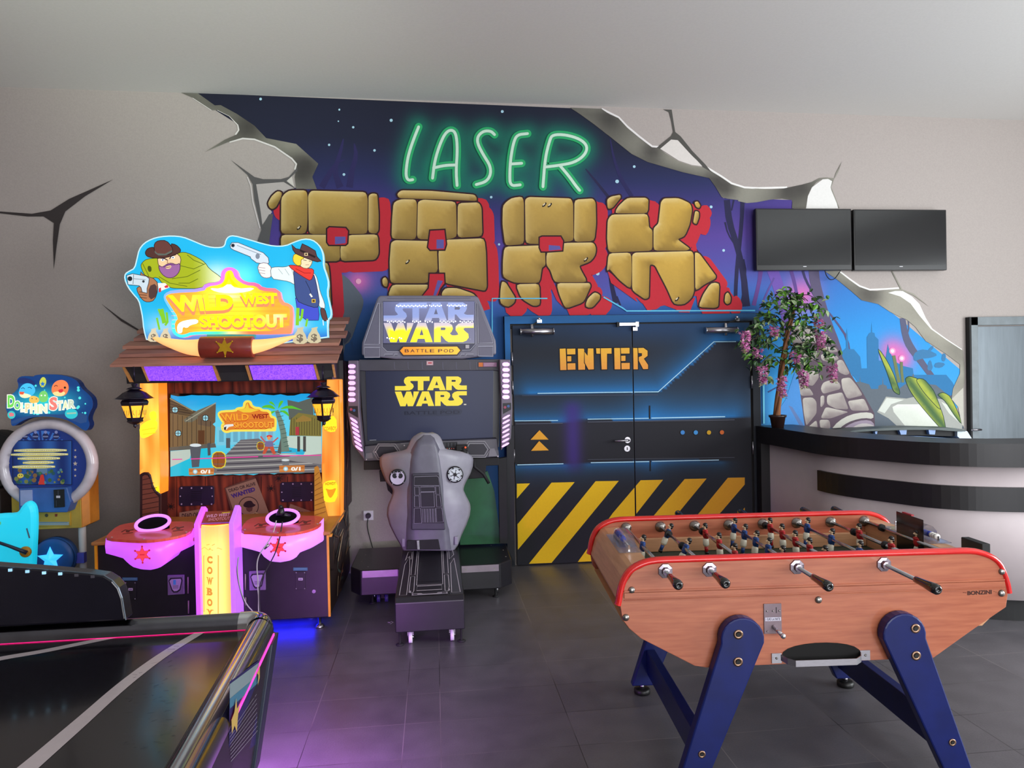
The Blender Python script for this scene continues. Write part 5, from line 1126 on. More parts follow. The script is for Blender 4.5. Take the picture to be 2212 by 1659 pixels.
# barrels
for (cx, cy, rx_, ry_) in ((1085, 840, 60, 72), (1440, 722, 32, 36)):
    ps.poly([(cx - rx_ * .8, cy - ry_), (cx + rx_ * .8, cy - ry_), (cx + rx_ * 1.1, cy), (cx + rx_ * .8, cy + ry_), (cx - rx_ * .8, cy + ry_), (cx - rx_ * 1.1, cy)], (226, 214, 60), rnd=1)
    ps.poly([(cx - rx_ * .68, cy - ry_ * .9), (cx + rx_ * .68, cy - ry_ * .9), (cx + rx_ * .96, cy), (cx + rx_ * .68, cy + ry_ * .9), (cx - rx_ * .68, cy + ry_ * .9), (cx - rx_ * .96, cy)], (150, 84, 40), rnd=1)
    for k in (-.5, .5): ps.line([(cx - rx_ * .85, cy + ry_ * k), (cx + rx_ * .85, cy + ry_ * k)], 6, (110, 96, 100))
    ps.line([(cx - 8, cy - ry_ * .85), (cx - 8, cy + ry_ * .85)], 3, (96, 60, 30))
# small distant gunman figure (generic)
ps.disc((1515, 640), 26, (214, 60, 60), 10, 12); ps.disc((1512, 655), 16, (230, 150, 90), 10); ps.poly([(1480, 680), (1545, 680), (1550, 730), (1475, 730)], (120, 110, 150)); ps.line([(1480, 690), (1440, 640)], 12, (196, 90, 90)); ps.line([(1545, 690), (1590, 650)], 12, (196, 90, 90)); ps.poly([(1478, 725), (1512, 730), (1480, 790), (1455, 790)], (196, 84, 60)); ps.poly([(1512, 730), (1550, 725), (1570, 790), (1545, 792)], (196, 84, 60))
# red laser reflections painted into the screen picture
for p in ([(690, 836), (775, 834)], [(845, 832), (1420, 812)], [(1460, 808), (1955, 800)]): ps.line(p, 8, (232, 70, 160))
def logo(ps, ox, oy, sx, sy, s_=1, bright=False):
    """the title board: WILD WEST SHOOTOUT with a star and a revolver; input coordinates of the marquee drawing"""
    T = lambda pts: [(ox + (x - 480) * sx, oy + (y - 410) * sy) for x, y in pts]
    out = [(480, 700), (490, 655), (560, 622), (830, 612), (868, 562), (985, 552), (1008, 520), (1010, 460), (1040, 425), (1080, 412), (1130, 420), (1160, 450), (1172, 505), (1240, 550), (1345, 556), (1390, 602), (1548, 610), (1572, 732), (1640, 748), (1675, 792), (1665, 1008), (1640, 1030), (905, 1030), (740, 1036), (690, 1058), (640, 1062), (588, 1040), (558, 1000), (550, 905), (592, 880), (522, 780)]
    mid = [(500, 700), (505, 672), (565, 650), (850, 638), (885, 590), (1000, 575), (1040, 540), (1050, 460), (1085, 440), (1115, 448), (1140, 520), (1235, 580), (1330, 585), (1370, 630), (1525, 640), (1548, 758), (1630, 775), (1645, 800), (1636, 1000), (905, 1004), (735, 1008), (680, 1030), (640, 1034), (605, 1018), (590, 990), (585, 920), (622, 884), (545, 770)]
    return T, out, mid
T, out, mid = logo(ps, 1082, 338, .41, .41)
ps.poly(T(out), (246, 226, 90), rnd=1, grow=.006); ps.poly(T(mid), (226, 130, 50), rnd=1)
for i in range(6): ps.line(T([(560, 690 + i * 60), (1540 + (60 if i > 1 else 0), 680 + i * 60)]), 2, (190, 96, 36))
ps.text('WILD', T([(520, 680), (1120, 690), (1100, 830), (570, 850)]), (196, 60, 20), .03); ps.text('WEST', T([(1170, 690), (1520, 680), (1510, 770), (1190, 790)]), (150, 40, 30), .04); ps.text('SHOOTOUT', T([(800, 870), (1620, 850), (1620, 980), (810, 980)]), (196, 70, 20), .04)
ps.text('WILD', T([(520, 672), (1120, 682), (1100, 815), (575, 835)]), (246, 168, 50), .02); ps.text('SHOOTOUT', T([(800, 862), (1620, 842), (1620, 968), (810, 968)]), (250, 176, 60), .02)
ps.poly(T([(1085, 445), (1120, 560), (1330, 600), (1150, 650), (1000, 650), (880, 600), (1040, 560)]), (240, 200, 60)); ps.poly(T([(590, 1010), (600, 920), (640, 900), (790, 890), (800, 930), (700, 950), (650, 1010)]), (230, 230, 226)); ps.poly(T([(600, 960), (650, 940), (640, 1010), (600, 1010)]), (60, 50, 50))
# credit boards
for x in (832, 1600):
    y = 912 if x == 832 else 888
    ps.poly([(x, y), (x + 216, y - 5), (x + 214, y + 52), (x + 2, y + 56)], (196, 120, 60)); ps.line([(x + 4, y + 20), (x + 210, y + 16)], 4, (160, 88, 44)); ps.line([(x + 4, y + 38), (x + 210, y + 34)], 4, (230, 170, 110)); ps.disc((x + 55, y + 27), 20, (150, 200, 216), 12); ps.disc((x + 55, y + 27), 12, (220, 236, 240), 10)
    ps.text('0/1', [(x + 100, y + 12), (x + 182, y + 10), (x + 182, y + 42), (x + 100, y + 44)], (246, 240, 230), .05)
ps.build('screen_picture', SCRP, scr)

# glowing side pillars
for L in (1, 0):
    px = [(405, 175), (560, 178), (575, 940), (572, 1140), (440, 1140), (402, 960)] if L else [(2000, 155), (2108, 155), (2122, 900), (2118, 1360), (2085, 1400), (2000, 1360), (1970, 1330), (1955, 900), (1960, 560), (1990, 500)]
    Yp = 5.16
    b = MB(); b.prismY(px, Yp, .17, mat('amber_pillar_side', (236, 140, 40), .4, emit=.75, ecol=(250, 140, 30)), zs); pil = b.build('light_pillar', ww, bevel=.006)
    pp_ = planeY(Yp, zs, dh=.0002)
    def pc_(uv, poly):
        x, z = uv[:, 0], uv[:, 1]; t = .5 + .3 * np.sin(x * 260 + 1.5 * np.sin(z * 7)) + .2 * np.sin(z * 11 + x * 40); c = mixc((232, 118, 34), (255, 178, 78), t); return mixa(c, (255, 214, 60), .5 * np.exp(-((z - 1.38) / .08) ** 2) + .6 * np.exp(-((z - .80) / .10) ** 2))
    pp_.poly(px, pc_, step=.02)
    YG = (255, 232, 40)
    if L:
        for p in ([(400, 560), (470, 505), (555, 500), (552, 600), (450, 660), (405, 650)], [(480, 440), (540, 420), (553, 500), (500, 510)]): pp_.poly(p, YG, rnd=1)
        pp_.line([(420, 590), (540, 570)], 8, (250, 180, 30)); pp_.line([(430, 625), (545, 612)], 8, (250, 180, 30)); pp_.poly([(470, 1150), (560, 1060), (575, 1140)], (255, 226, 20))
    else:
        pp_.poly([(1962, 560), (2000, 470), (2080, 470), (2088, 600), (2010, 608)], YG, rnd=1); pp_.text('COWBOY', [(1975, 560), (2080, 555), (2080, 590), (1975, 596)], (214, 150, 20), .03)
        pp_.poly([(1965, 1050), (2000, 1020), (2090, 1015), (2090, 1195), (2000, 1210), (1968, 1180)], YG, rnd=1); pp_.text('HOWDY', [(1985, 1035), (2075, 1030), (2075, 1056), (1985, 1060)], (196, 120, 20), .03); pp_.poly([(1985, 1085), (2030, 1100), (2080, 1080), (2070, 1110), (2050, 1150), (2030, 1170), (2010, 1150), (2000, 1110)], (232, 150, 30), rnd=1)
        pp_.line([(2100, 160), (2112, 900), (2112, 1370)], 6, (214, 110, 20))
    pp_.build('pillar_print', LITB if L else LITP, pil)
b = MB(); b.prismY([(1905, 1345), (2070, 1385), (2040, 1480), (1960, 1480), (1940, 1400)], 4.98, .12, TAN, zs); b.build('side_shelf', ww)
b = MB(); b.prismY([(1955, 1485), (2045, 1478), (2040, 1500), (1955, 1505)], 4.66, .03, YMOLD, zs); b.build('shelf_trim', ww)
# fence-board armrests; amber light is put into the right one's colour
for px, m_, lit in (([(405, 965), (430, 950), (465, 952), (485, 975), (505, 1060), (530, 1110), (578, 1145), (578, 1368), (405, 1372)], (116, 62, 50), 0), ([(1892, 905), (1912, 897), (1925, 910), (1958, 1060), (1968, 1180), (2005, 1330), (1892, 1335)], (206, 136, 52), 1)):
    Ya = 4.98
    b = MB(); b.prismY(px, Ya, .03, mat('fence_dark', (70, 36, 34), .5) if not lit else mat('fence_amber_lit', (196, 122, 40), .5), zs); fe = b.build('side_rail_board', ww, bevel=.004)
    pf_ = planeY(Ya, zs, dh=.0003)
    if not lit:
        pf_.poly(px, (52, 26, 30)); pf_.poly([(425, 985), (445, 972), (470, 976), (490, 1010), (505, 1085), (535, 1130), (565, 1158), (566, 1362), (425, 1366)], (124, 66, 54))
        for i in range(9): y = 1000 + i * 42; pf_.line([(426, y + 14), (min(565, 500 + i * 25), y - (4 if i < 3 else 12))], 5, (58, 26, 26))
    else:
        pf_.poly(px, (206, 140, 48))
        for i in range(9): y = 960 + i * 42; pf_.line([(1896, y + 20), (min(1990, 1930 + i * 9), y - 12)], 5, (150, 90, 30))
    pf_.build('board_print', PRINT, fe)

# roof of stepped planks
RW = [mat('roof_plank_a', (150, 98, 84), .6, c2=(182, 128, 108), scale=9, stretch=(.6, 6, 6)), mat('roof_plank_b', (128, 82, 74), .6, c2=(164, 112, 98), scale=9, stretch=(.6, 6, 6))]
rf = []
yr0, zr0, yr1, zr1 = 4.95, 1.715, 5.62, 2.075
n_ = 6
for i in range(n_):
    ya, yb = yr0 + (yr1 - yr0) * i / n_, yr0 + (yr1 - yr0) * (i + 1) / n_ + .02; za, zb = zr0 + (zr1 - zr0) * i / n_ + .012 * 0, zr0 + (zr1 - zr0) * (i + 1) / n_ - .005
    jl, jr = (.0, .012, -.01, .02, .0, .015)[i], (.01, 0, .025, -.01, .015, -.005)[i]
    zt0 = .012 if i == 0 else .022
    b = MB(); xa_, xb_ = -2.125 + jl, -.645 - jr
    b.hull8([(xa_, ya - .0, za - .004 + (.008 if i else 0)), (xb_, ya, za - .004 + (.008 if i else 0)), (xb_, yb, zb - .004), (xa_, yb, zb - .004)], [(xa_, ya, za + zt0 + (.004 if i else 0)), (xb_, ya, za + zt0 + (.004 if i else 0)), (xb_, yb, zb + .012), (xa_, yb, zb + .012)], RW[i % 2]); b.build('roof_plank', ww)
b = MB(); b.hull8([(-2.05, 5.02, 1.60), (-.70, 5.02, 1.60), (-.70, 5.70, 1.60), (-2.05, 5.70, 1.60)], [(-2.05, 5.0, 1.714), (-.70, 5.0, 1.714), (-.70, 5.62, 2.045), (-2.05, 5.62, 2.045)], CABB); b.build('canopy', ww)
# awning lights with tan frames
Yw = 5.0
CRK = mat('crackled_purple_light', (96, 40, 250), .3, emit=1.0, c2=(150, 84, 255), scale=140)
for px in ([(430, 38), (1018, 40), (1062, 168), (480, 168)], [(1335, 38), (1880, 30), (1912, 158), (1372, 160)]):
    b = MB(); b.prismY(px, Yw - .004, .012, CRK, zs); b.build('awning_light', ww)
for px in ([(412, 45), (430, 40), (482, 172), (468, 176)], [(1020, 40), (1040, 38), (1090, 168), (1066, 172)], [(1300, 38), (1322, 36), (1358, 162), (1340, 166)], [(1882, 30), (1902, 28), (1938, 158), (1918, 160)], [(250, 50), (268, 48), (340, 180), (315, 180)], [(2040, 30), (2058, 28), (2075, 140), (2060, 142)]):
    b = MB(); b.prismY(px, Yw - .014, .022, TAN, zs); b.build('awning_strut', ww)
b = MB(); b.prismY([(262, 48), (2045, 30), (2060, 130), (1920, 158), (460, 176), (330, 176)], Yw + .009, .03, CABB, zs); b.build('awning_panel', ww)

# lanterns
LAN = mat('lantern_iron', (26, 18, 38), .35, .4)
for cx, cy, cw in ((291, 870, 0), (699, 866, 1)):
    yl = 4.86; k = W1(cx, cy, yl); X0, Z0 = k[0], k[2]
    ln_ = []
    b = MB(); b.cyl((X0, yl, Z0 + .14), (X0, yl, Z0 + .235), .005, LAN, 8); hb = b.build('lantern', ww)
    b = MB(); b.lathe([(.012, .125), (.02, .12), (.012, .105), (.035, .098), (.05, .088), (.012, .085)], (X0, yl, Z0), LAN, 16); b.lathe([(.01, .09), (.03, .085), (.07, .065), (.092, .045), (.112, .030), (.122, .028), (.085, .022), (.04, .02)], (X0, yl, Z0), LAN, 6, ang=.5236); b.build('lantern_cap', hb)
    b = MB(); b.lathe([(.072, .02), (.082, .005), (.082, 0), (.045, -.115), (.05, -.122), (.03, -.135), (.012, -.142), (.012, -.155), (.001, -.165)], (X0, yl, Z0), LAN, 6, ang=.5236, smooth=False); b.build('lantern_frame', hb)
    pln = []
    for a in range(6):
        A0 = .5236 + a * math.pi / 3; A1 = A0 + math.pi / 3
        def cr(A_, r, z): return Vector((X0 + r * math.cos(A_), yl + r * math.sin(A_), Z0 + z))
        q = [cr(A0, .0815, -.008), cr(A1, .0815, -.008), cr(A1, .049, -.105), cr(A0, .049, -.105)]; c_ = sum(q, Vector()) / 4; nrm = (q[1] - q[0]).cross(q[3] - q[0]).normalized()
        if nrm.dot(c_ - Vector((X0, yl, Z0 - .05))) < 0: nrm = -nrm
        q2 = [c_ + (v - c_) * .80 + nrm * .0015 for v in q]
        b = MB(); b.face(q2, mat('amber_glass', (255, 176, 50), .25, emit=1.05, ecol=(255, 176, 44))); 
        ex, ez = (q2[1] - q2[0]).normalized(), Vector((0, 0, 1)); c3 = c_ + nrm * .004
        for sg in (-1, 1):
            pts = [tuple(c3 + ex * sg * (.004 + .020 * math.sin(t * 2.6) * (1 - t * .2)) + ez * (.028 - .05 * t)) for t in np.linspace(0, 1, 9)]; b.tube(pts, .0012, LAN, 4)
        b.tube([tuple(c3 + ez * .042), tuple(c3 - ez * .042)], .0011, LAN, 4)
        b.build('lantern_glass', hb)

# marquee
Ym = 5.16
MQ = [(330, 1112), (295, 990), (285, 880), (270, 800), (250, 720), (205, 670), (150, 600), (118, 520), (125, 470), (170, 442), (212, 420), (232, 340), (252, 250), (298, 190), (370, 150), (450, 128), (560, 120), (660, 130), (750, 165), (850, 208), (930, 228), (1010, 228), (1040, 212), (1050, 160), (1080, 125), (1130, 118), (1250, 150), (1400, 195), (1500, 216), (1600, 214), (1680, 178), (1770, 148), (1850, 156), (1910, 200), (1945, 260), (1958, 330), (1955, 400), (1985, 480), (2005, 560), (1990, 650), (2010, 740), (2030, 830), (2022, 878), (1992, 900), (1998, 1112)]
b = MB(); b.prismY(chaikin(MQ, 1), Ym, .045, mat('acrylic_edge', (150, 220, 236), .3, emit=.5, ecol=(120, 205, 230)), zm); mq = b.build('marquee', ww)
pm = planeY(Ym, zm, dh=.0002)
C1, C2 = W1(*zm([(980, 480)])[0], Ym)[[0, 2]], W1(*zm([(1230, 500)])[0], Ym)[[0, 2]]; C3 = W1(*zm([(1640, 690)])[0], Ym)[[0, 2]]
ZB = W1(*zm([(1000, 1110)])[0], Ym)[2]
def mqc(uv, poly):
    c = np.tile(np.array([34., 184, 236]), (len(uv), 1)); e = (uv - C1) / np.array([.13, .085]); c = mixa(c, (214, 255, 255), .95 * np.exp(-(e ** 2).sum(1)))
    e = (uv - C2) / np.array([.10, .10]); c = mixa(c, (110, 255, 255), .8 * np.exp(-(e ** 2).sum(1))); e = (uv - C3) / np.array([.10, .16]); c = mixa(c, (150, 250, 255), .6 * np.exp(-(e ** 2).sum(1)))
    c = mixa(c, (190, 224, 250), .8 * (1 - smooth(uv[:, 1], ZB + .10, ZB + .28)) * (1 - .8 * smooth(np.abs(uv[:, 0] + 1.42), .45, .62)))
    return mixa(c, (40, 70, 190), .85 * (1 - smooth(uv[:, 1], ZB - .02, ZB + .12)))
pm.poly(offset(chaikin(pm.pts(MQ), 1), -.0), (196, 236, 246), raw=True); pm.poly(offset(chaikin(pm.pts(MQ), 1), -.008), mqc, raw=True, step=.03)
OL = (60, 66, 30)
def op(p, c, r=1, o=OL, g=.004): pm.poly(p, o, rnd=r, grow=g); pm.poly(p, c, rnd=r)
def gr(a, b_, axis=0, lo=-1.9, hi=-1.6): return lambda uv, poly: mixc(a, b_, (uv[:, axis] - lo) / (hi - lo))
# bearded man in a green poncho
op([(290, 370), (330, 340), (440, 330), (640, 278), (700, 282), (800, 330), (862, 372), (900, 430), (1000, 500), (1010, 520), (985, 550), (870, 560), (830, 608), (600, 606), (545, 600), (470, 560), (430, 500), (340, 520), (300, 470), (274, 400)], lambda uv, p: mixc((168, 182, 34), (236, 250, 200), smooth(uv[:, 0], -1.66, -1.47)))
for p in ([(290, 380), (340, 480), (350, 515)], [(440, 500), (540, 560), (700, 590)], [(640, 400), (760, 430), (870, 380)], [(560, 520), (700, 500), (820, 440)], [(700, 300), (760, 350), (850, 385)], [(620, 560), (720, 560), (800, 520)]): pm.line(p, 6, (96, 112, 24))
pm.poly([(340, 400), (370, 405), (375, 450), (350, 460), (335, 430)], (70, 84, 24), rnd=1)
op([(268, 450), (300, 490), (420, 530), (430, 620), (400, 715), (340, 735), (290, 715), (245, 640), (240, 600), (290, 590)], (176, 120, 84), 1, (60, 36, 30))
for y in (640, 665, 690): pm.line([(262, y), (330, y + 8)], 5, (70, 40, 30))
pm.poly([(345, 590), (420, 560), (425, 680), (350, 720)], (84, 60, 58), rnd=1)
pm.poly([(430, 560), (500, 560), (540, 600), (440, 640)], (240, 236, 230)); pm.poly([(440, 610), (460, 600), (462, 640), (440, 645)], (220, 50, 60)); pm.poly([(490, 590), (520, 575), (530, 600), (500, 605)], (220, 50, 60))
op([(148, 492), (200, 476), (325, 500), (350, 520), (345, 560), (330, 610), (330, 650), (290, 640), (280, 600), (262, 582), (160, 572)], (206, 222, 232), 0, (40, 44, 54)); pm.disc((176, 520), 22, (30, 34, 40), 16); pm.line([(210, 482), (205, 570)], 5, (90, 100, 110)); pm.line([(210, 520), (320, 530)], 5, (120, 130, 140)); pm.disc((300, 545), 12, (50, 54, 60), 10)
op([(430, 320), (600, 285), (645, 330), (632, 400), (590, 450), (540, 470), (480, 455), (440, 400)], (240, 206, 160), 1, (60, 36, 40))
op([(440, 398), (475, 420), (520, 385), (560, 378), (600, 395), (636, 380), (632, 450), (590, 500), (540, 514), (492, 496), (452, 450)], (158, 104, 160), 1, (64, 36, 70))
pm.poly([(500, 408), (545, 392), (560, 408), (545, 428), (510, 432)], (236, 200, 160), rnd=1); pm.line([(505, 418), (550, 412)], 5, (90, 50, 60)); pm.poly([(470, 410), (510, 390), (560, 382), (600, 398), (560, 396), (520, 402), (490, 420)], (120, 70, 130), rnd=1)
for c in ((478, 348), (572, 326)): pm.disc(c, 18, (250, 250, 244), 12, 12); pm.disc(c, 7, (40, 60, 120), 8)
pm.line([(452, 330), (500, 338), (520, 350)], 9, (60, 40, 60)); pm.line([(540, 340), (560, 312), (600, 300)], 9, (60, 40, 60)); pm.line([(525, 345), (520, 375), (540, 382)], 6, (150, 100, 80))
op([(320, 275), (345, 242), (400, 232), (415, 270), (450, 300), (540, 296), (570, 270), (550, 200), (600, 210), (640, 250), (640, 275), (600, 295), (520, 325), (430, 332), (350, 322), (325, 302)], (84, 52, 48), 1, (30, 16, 18)); op([(402, 250), (404, 198), (440, 172), (512, 172), (560, 228), (570, 265), (545, 296), (450, 305), (415, 285)], (104, 62, 56), 1, (30, 16, 18)); pm.poly([(404, 262), (430, 288), (500, 292), (565, 258), (566, 275), (510, 306), (440, 308), (408, 285)], (96, 104, 96))
# man with the long revolver
op([(1100, 215), (1115, 192), (1170, 192), (1400, 285), (1445, 330), (1452, 372), (1420, 400), (1385, 380), (1340, 372), (1290, 335), (1285, 318), (1130, 255), (1105, 240)], (216, 228, 240), 0, (60, 70, 90)); pm.disc((1123, 216), 17, (60, 66, 80), 14); pm.disc((1123, 216), 9, (20, 22, 30), 10); pm.line([(1160, 215), (1380, 300)], 5, (120, 134, 150)); pm.disc((1350, 315), 20, (130, 140, 156), 12, 26)
op([(1345, 395), (1425, 370), (1480, 425), (1475, 505), (1420, 515), (1375, 490)], (246, 240, 236), 1, (110, 96, 110))
for y in (425, 450, 475): pm.line([(1355, y - 10), (1420, y)], 4, (150, 130, 140))
op([(1468, 425), (1520, 415), (1600, 418), (1650, 400), (1705, 440), (1712, 560), (1690, 575), (1640, 545), (1550, 530), (1480, 520)], (232, 242, 240), 1, (90, 110, 120))
for p in ([(1540, 430), (1580, 480)], [(1600, 430), (1640, 490)], [(1660, 430), (1690, 520)]): pm.line(p, 4, (150, 170, 176))
op([(1850, 462), (1885, 492), (1905, 560), (1920, 640), (1965, 750), (1965, 800), (1925, 792), (1890, 700), (1868, 580)], (228, 238, 240), 1, (90, 100, 110))
op([(1700, 700), (1900, 760), (1912, 850), (1905, 900), (1800, 900), (1720, 840)], (70, 84, 206), 0, (40, 46, 110))
op([(1680, 425), (1740, 440), (1860, 470), (1885, 560), (1908, 690), (1915, 745), (1895, 790), (1790, 760), (1705, 720), (1690, 560)], (66, 84, 140), 1, (28, 34, 66)); pm.line([(1790, 540), (1830, 620), (1850, 700)], 5, (30, 36, 66)); pm.rect(1846, 708, 1882, 742, (216, 180, 60)); pm.rect(1854, 716, 1874, 734, (80, 50, 30)); pm.line([(1830, 660), (1850, 690)], 16, (236, 236, 226))
op([(1635, 405), (1660, 398), (1730, 408), (1800, 430), (1862, 432), (1862, 480), (1838, 540), (1790, 515), (1710, 465)], (232, 62, 54), 1, (110, 20, 24)); pm.line([(1700, 430), (1780, 470), (1840, 470)], 5, (150, 26, 30))
op([(1728, 315), (1850, 350), (1846, 385), (1815, 428), (1760, 420), (1728, 380)], (244, 226, 184), 1, (110, 80, 50)); pm.line([(1770, 350), (1800, 356)], 5, (60, 50, 40)); pm.line([(1820, 360), (1842, 362)], 5, (60, 50, 40)); pm.line([(1790, 396), (1822, 394)], 4, (150, 90, 80))
op([(1690, 290), (1770, 300), (1776, 335), (1745, 345), (1748, 400), (1705, 398), (1672, 350)], (244, 216, 60), 1, (130, 100, 20))
op([(1665, 212), (1700, 248), (1742, 258), (1762, 205), (1812, 228), (1878, 268), (1892, 320), (1930, 360), (1900, 366), (1850, 352), (1760, 318), (1700, 290), (1676, 255)], (88, 60, 62), 0, (26, 14, 20)); pm.line([(1740, 262), (1880, 325)], 18, (40, 26, 30)); pm.rect(1780, 285, 1812, 312, (226, 200, 150)); pm.rect(1788, 291, 1804, 306, (40, 26, 30))
op([(1928, 790), (1965, 798), (1985, 870), (1992, 905), (1960, 908), (1936, 860)], (96, 62, 60), 1, (40, 24, 26)); pm.line([(1950, 900), (1955, 950)], 8, (226, 236, 240)); pm.line([(1988, 900), (1994, 960)], 8, (226, 236, 240))
# cactus, money bags
CAC = (132, 206, 48)
for p, wd_ in (([(470, 800), (500, 930)], 40), ([(445, 800), (470, 860), (500, 890)], 20), ([(520, 830), (528, 920), (505, 950)], 20), ([(430, 880), (455, 990)], 18), ([(1722, 790), (1715, 950)], 30), ([(1765, 800), (1755, 880), (1735, 910)], 22), ([(1808, 890), (1795, 960)], 18)): pm.line(p, wd_, CAC)
for cx, cy, k in ((1740, 1070, 1.0), (1870, 1065, .95), (400, 1060, .8), (510, 1060, .8)):
    pale = (206, 196, 160) if cx > 1000 else (220, 208, 176)
    pm.poly([(cx - 30 * k, cy - 95 * k), (cx - 20 * k, cy - 80 * k), (cx - 62 * k, cy - 20 * k), (cx - 68 * k, cy + 50 * k), (cx + 68 * k, cy + 50 * k), (cx + 60 * k, cy - 20 * k), (cx + 22 * k, cy - 80 * k), (cx + 40 * k, cy - 110 * k), (cx, cy - 100 * k)], pale, rnd=1)
    pm.text('$', [(cx - 30 * k, cy - 40 * k), (cx + 30 * k, cy - 40 * k), (cx + 30 * k, cy + 38 * k), (cx - 30 * k, cy + 38 * k)], (120, 108, 92), .04)
pm.build('marquee_print', matpaint('marquee_backlit', emit=.95, rough=.3, diffuse=.25, grain=.02), mq)
# title board in front
Yt = 5.10
_, out, mid = logo(pm, 480, 410, 1, 1)
b = MB(); b.prismY(chaikin(out, 1), Yt, .05, mat('title_board_edge', (246, 120, 150), .3, emit=.8), zm); tb = b.build('title_board', ww)
pt_ = planeY(Yt, zm, dh=.0002); TC = W1(*zm([(1090, 800)])[0], Yt)
def ring(uv, poly):
    d = uv - TC[[0, 2]]; a = np.arctan2(d[:, 1], d[:, 0]); t = (a / math.pi + 1) / 2
    st = [(0, (90, 190, 250)), (.08, (60, 220, 220)), (.18, (80, 226, 160)), (.27, (255, 214, 140)), (.36, (250, 110, 70)), (.5, (250, 140, 90)), (.6, (250, 96, 130)), (.75, (240, 110, 220)), (.86, (190, 110, 240)), (1, (90, 180, 250))]
    return np.stack([np.interp(t, [q[0] for q in st], [q[1][i] for q in st]) for i in range(3)], 1)
pt_.poly(out, ring, rnd=1, step=.03)
def brd(uv, poly):
    d = (uv - TC[[0, 2]]); c = mixc((255, 214, 40), (250, 140, 50), smooth(np.abs(d[:, 0]), .10, .30) * .7 + .3 * np.sin(uv[:, 1] * 90) ** 2); return mixa(c, (255, 244, 190), .8 * np.exp(-((d[:, 1] - .09) / .03) ** 2 - (d[:, 0] / .10) ** 2))
pt_.poly(mid, brd, rnd=1, step=.018)
for i in range(9): pt_.line([(540 + i * 3, 670 + i * 38), (1525 + (105 if i > 2 else 0), 662 + i * 38)], 3, (240, 150, 40))
SHD = (240, 124, 84)
pt_.text('WILD', [(515, 700), (1130, 690), (1120, 835), (590, 862)], SHD, .06); pt_.text('WEST', [(1180, 680), (1530, 680), (1530, 775), (1200, 785)], SHD, .06); pt_.text('SHOOTOUT', [(810, 880), (1620, 860), (1620, 990), (830, 990)], SHD, .07)
def let(uv, poly): d = uv - TC[[0, 2]]; return mixc((255, 232, 20), (255, 255, 190), .9 * np.exp(-((d[:, 0] - .30) / .07) ** 2 - ((d[:, 1] + .06) / .05) ** 2) + .6 * np.exp(-((d[:, 0] + .2) / .08) ** 2 - ((d[:, 1] - .06) / .04) ** 2))
pt_.text('WILD', [(520, 672), (1130, 664), (1115, 808), (590, 825)], let, .05); pt_.text('WEST', [(1180, 650), (1525, 650), (1525, 750), (1200, 755)], let, .05); pt_.text('SHOOTOUT', [(805, 862), (1615, 842), (1615, 968), (825, 968)], let, .055)
pt_.poly([(1082, 445), (1105, 520), (1170, 590), (1120, 590), (1085, 520), (1050, 590), (1010, 590), (1060, 520)], (255, 222, 0)); pt_.poly([(900, 605), (1010, 612), (1085, 560), (1150, 612), (1330, 600), (1270, 640), (1080, 655), (960, 640)], (250, 250, 240), rnd=1)
pt_.poly([(610, 1005), (608, 950), (640, 915), (720, 895), (800, 892), (802, 930), (730, 945), (700, 975), (660, 960), (655, 1020), (620, 1022)], (255, 255, 250), rnd=1); pt_.poly([(612, 1005), (615, 960), (650, 950), (648, 1015)], (206, 200, 190), rnd=1)
pt_.build('title_print', LITB, tb)
b = MB(); b.prismY([(880, 1030), (1320, 1028), (1320, 1062), (880, 1064)], Yt + .01, .04, mat('green_base', (60, 160, 150), .4, emit=.4), zm); b.build('title_base', ww)
# horns, leather wrap, star badge
HORN = mat('glowing_horn', (246, 176, 110), .35, emit=.95, ecol=(252, 176, 108), c2=(255, 206, 130), scale=3)
Yh = 4.99
for pts_, rr in (([(845, 1155), (700, 1150), (560, 1115), (450, 1085), (385, 1062)], [.105, .085, .055, .028, .006]), ([(1262, 1150), (1400, 1130), (1520, 1100), (1620, 1070), (1700, 1045)], [.095, .07, .045, .024, .006])):
    P = [tuple(atY(zm([q]), Yh)[0]) for q in chaikin(pts_, 2, False)]; R_ = list(np.interp(np.linspace(0, 1, len(P)), np.linspace(0, 1, 5), np.array(rr) * .62)); b = MB(); b.tube(P, R_, HORN, 14); b.build('horn', ww)
LEA = mat('leather_wrap', (124, 40, 30), .42, c2=(150, 56, 40), scale=10, coat=.3)
pc0, pc1 = atY(zm([(828, 1150), (1310, 1145)]), Yh); b = MB(); b.cyl(pc0, pc1, .073, LEA, 28); lw_ = b.build('leather_wrap', ww, bevel=.004)
st_ = [(1040, 1070), (1062, 1118), (1112, 1095), (1085, 1148), (1116, 1195), (1062, 1185), (1048, 1235), (1030, 1185), (975, 1198), (1000, 1150), (965, 1100), (1018, 1118)]
GOLD = mat('gold_badge', (206, 160, 34), .35, .6)
b = MB(); b.prismY(st_, Yh - .0775, .008, GOLD, zm)
for q in st_[::2]: w0 = W1(*zm([q])[0], Yh - .072); b.ball(tuple(w0), .0055, GOLD)
b.build('star_badge', lw_)

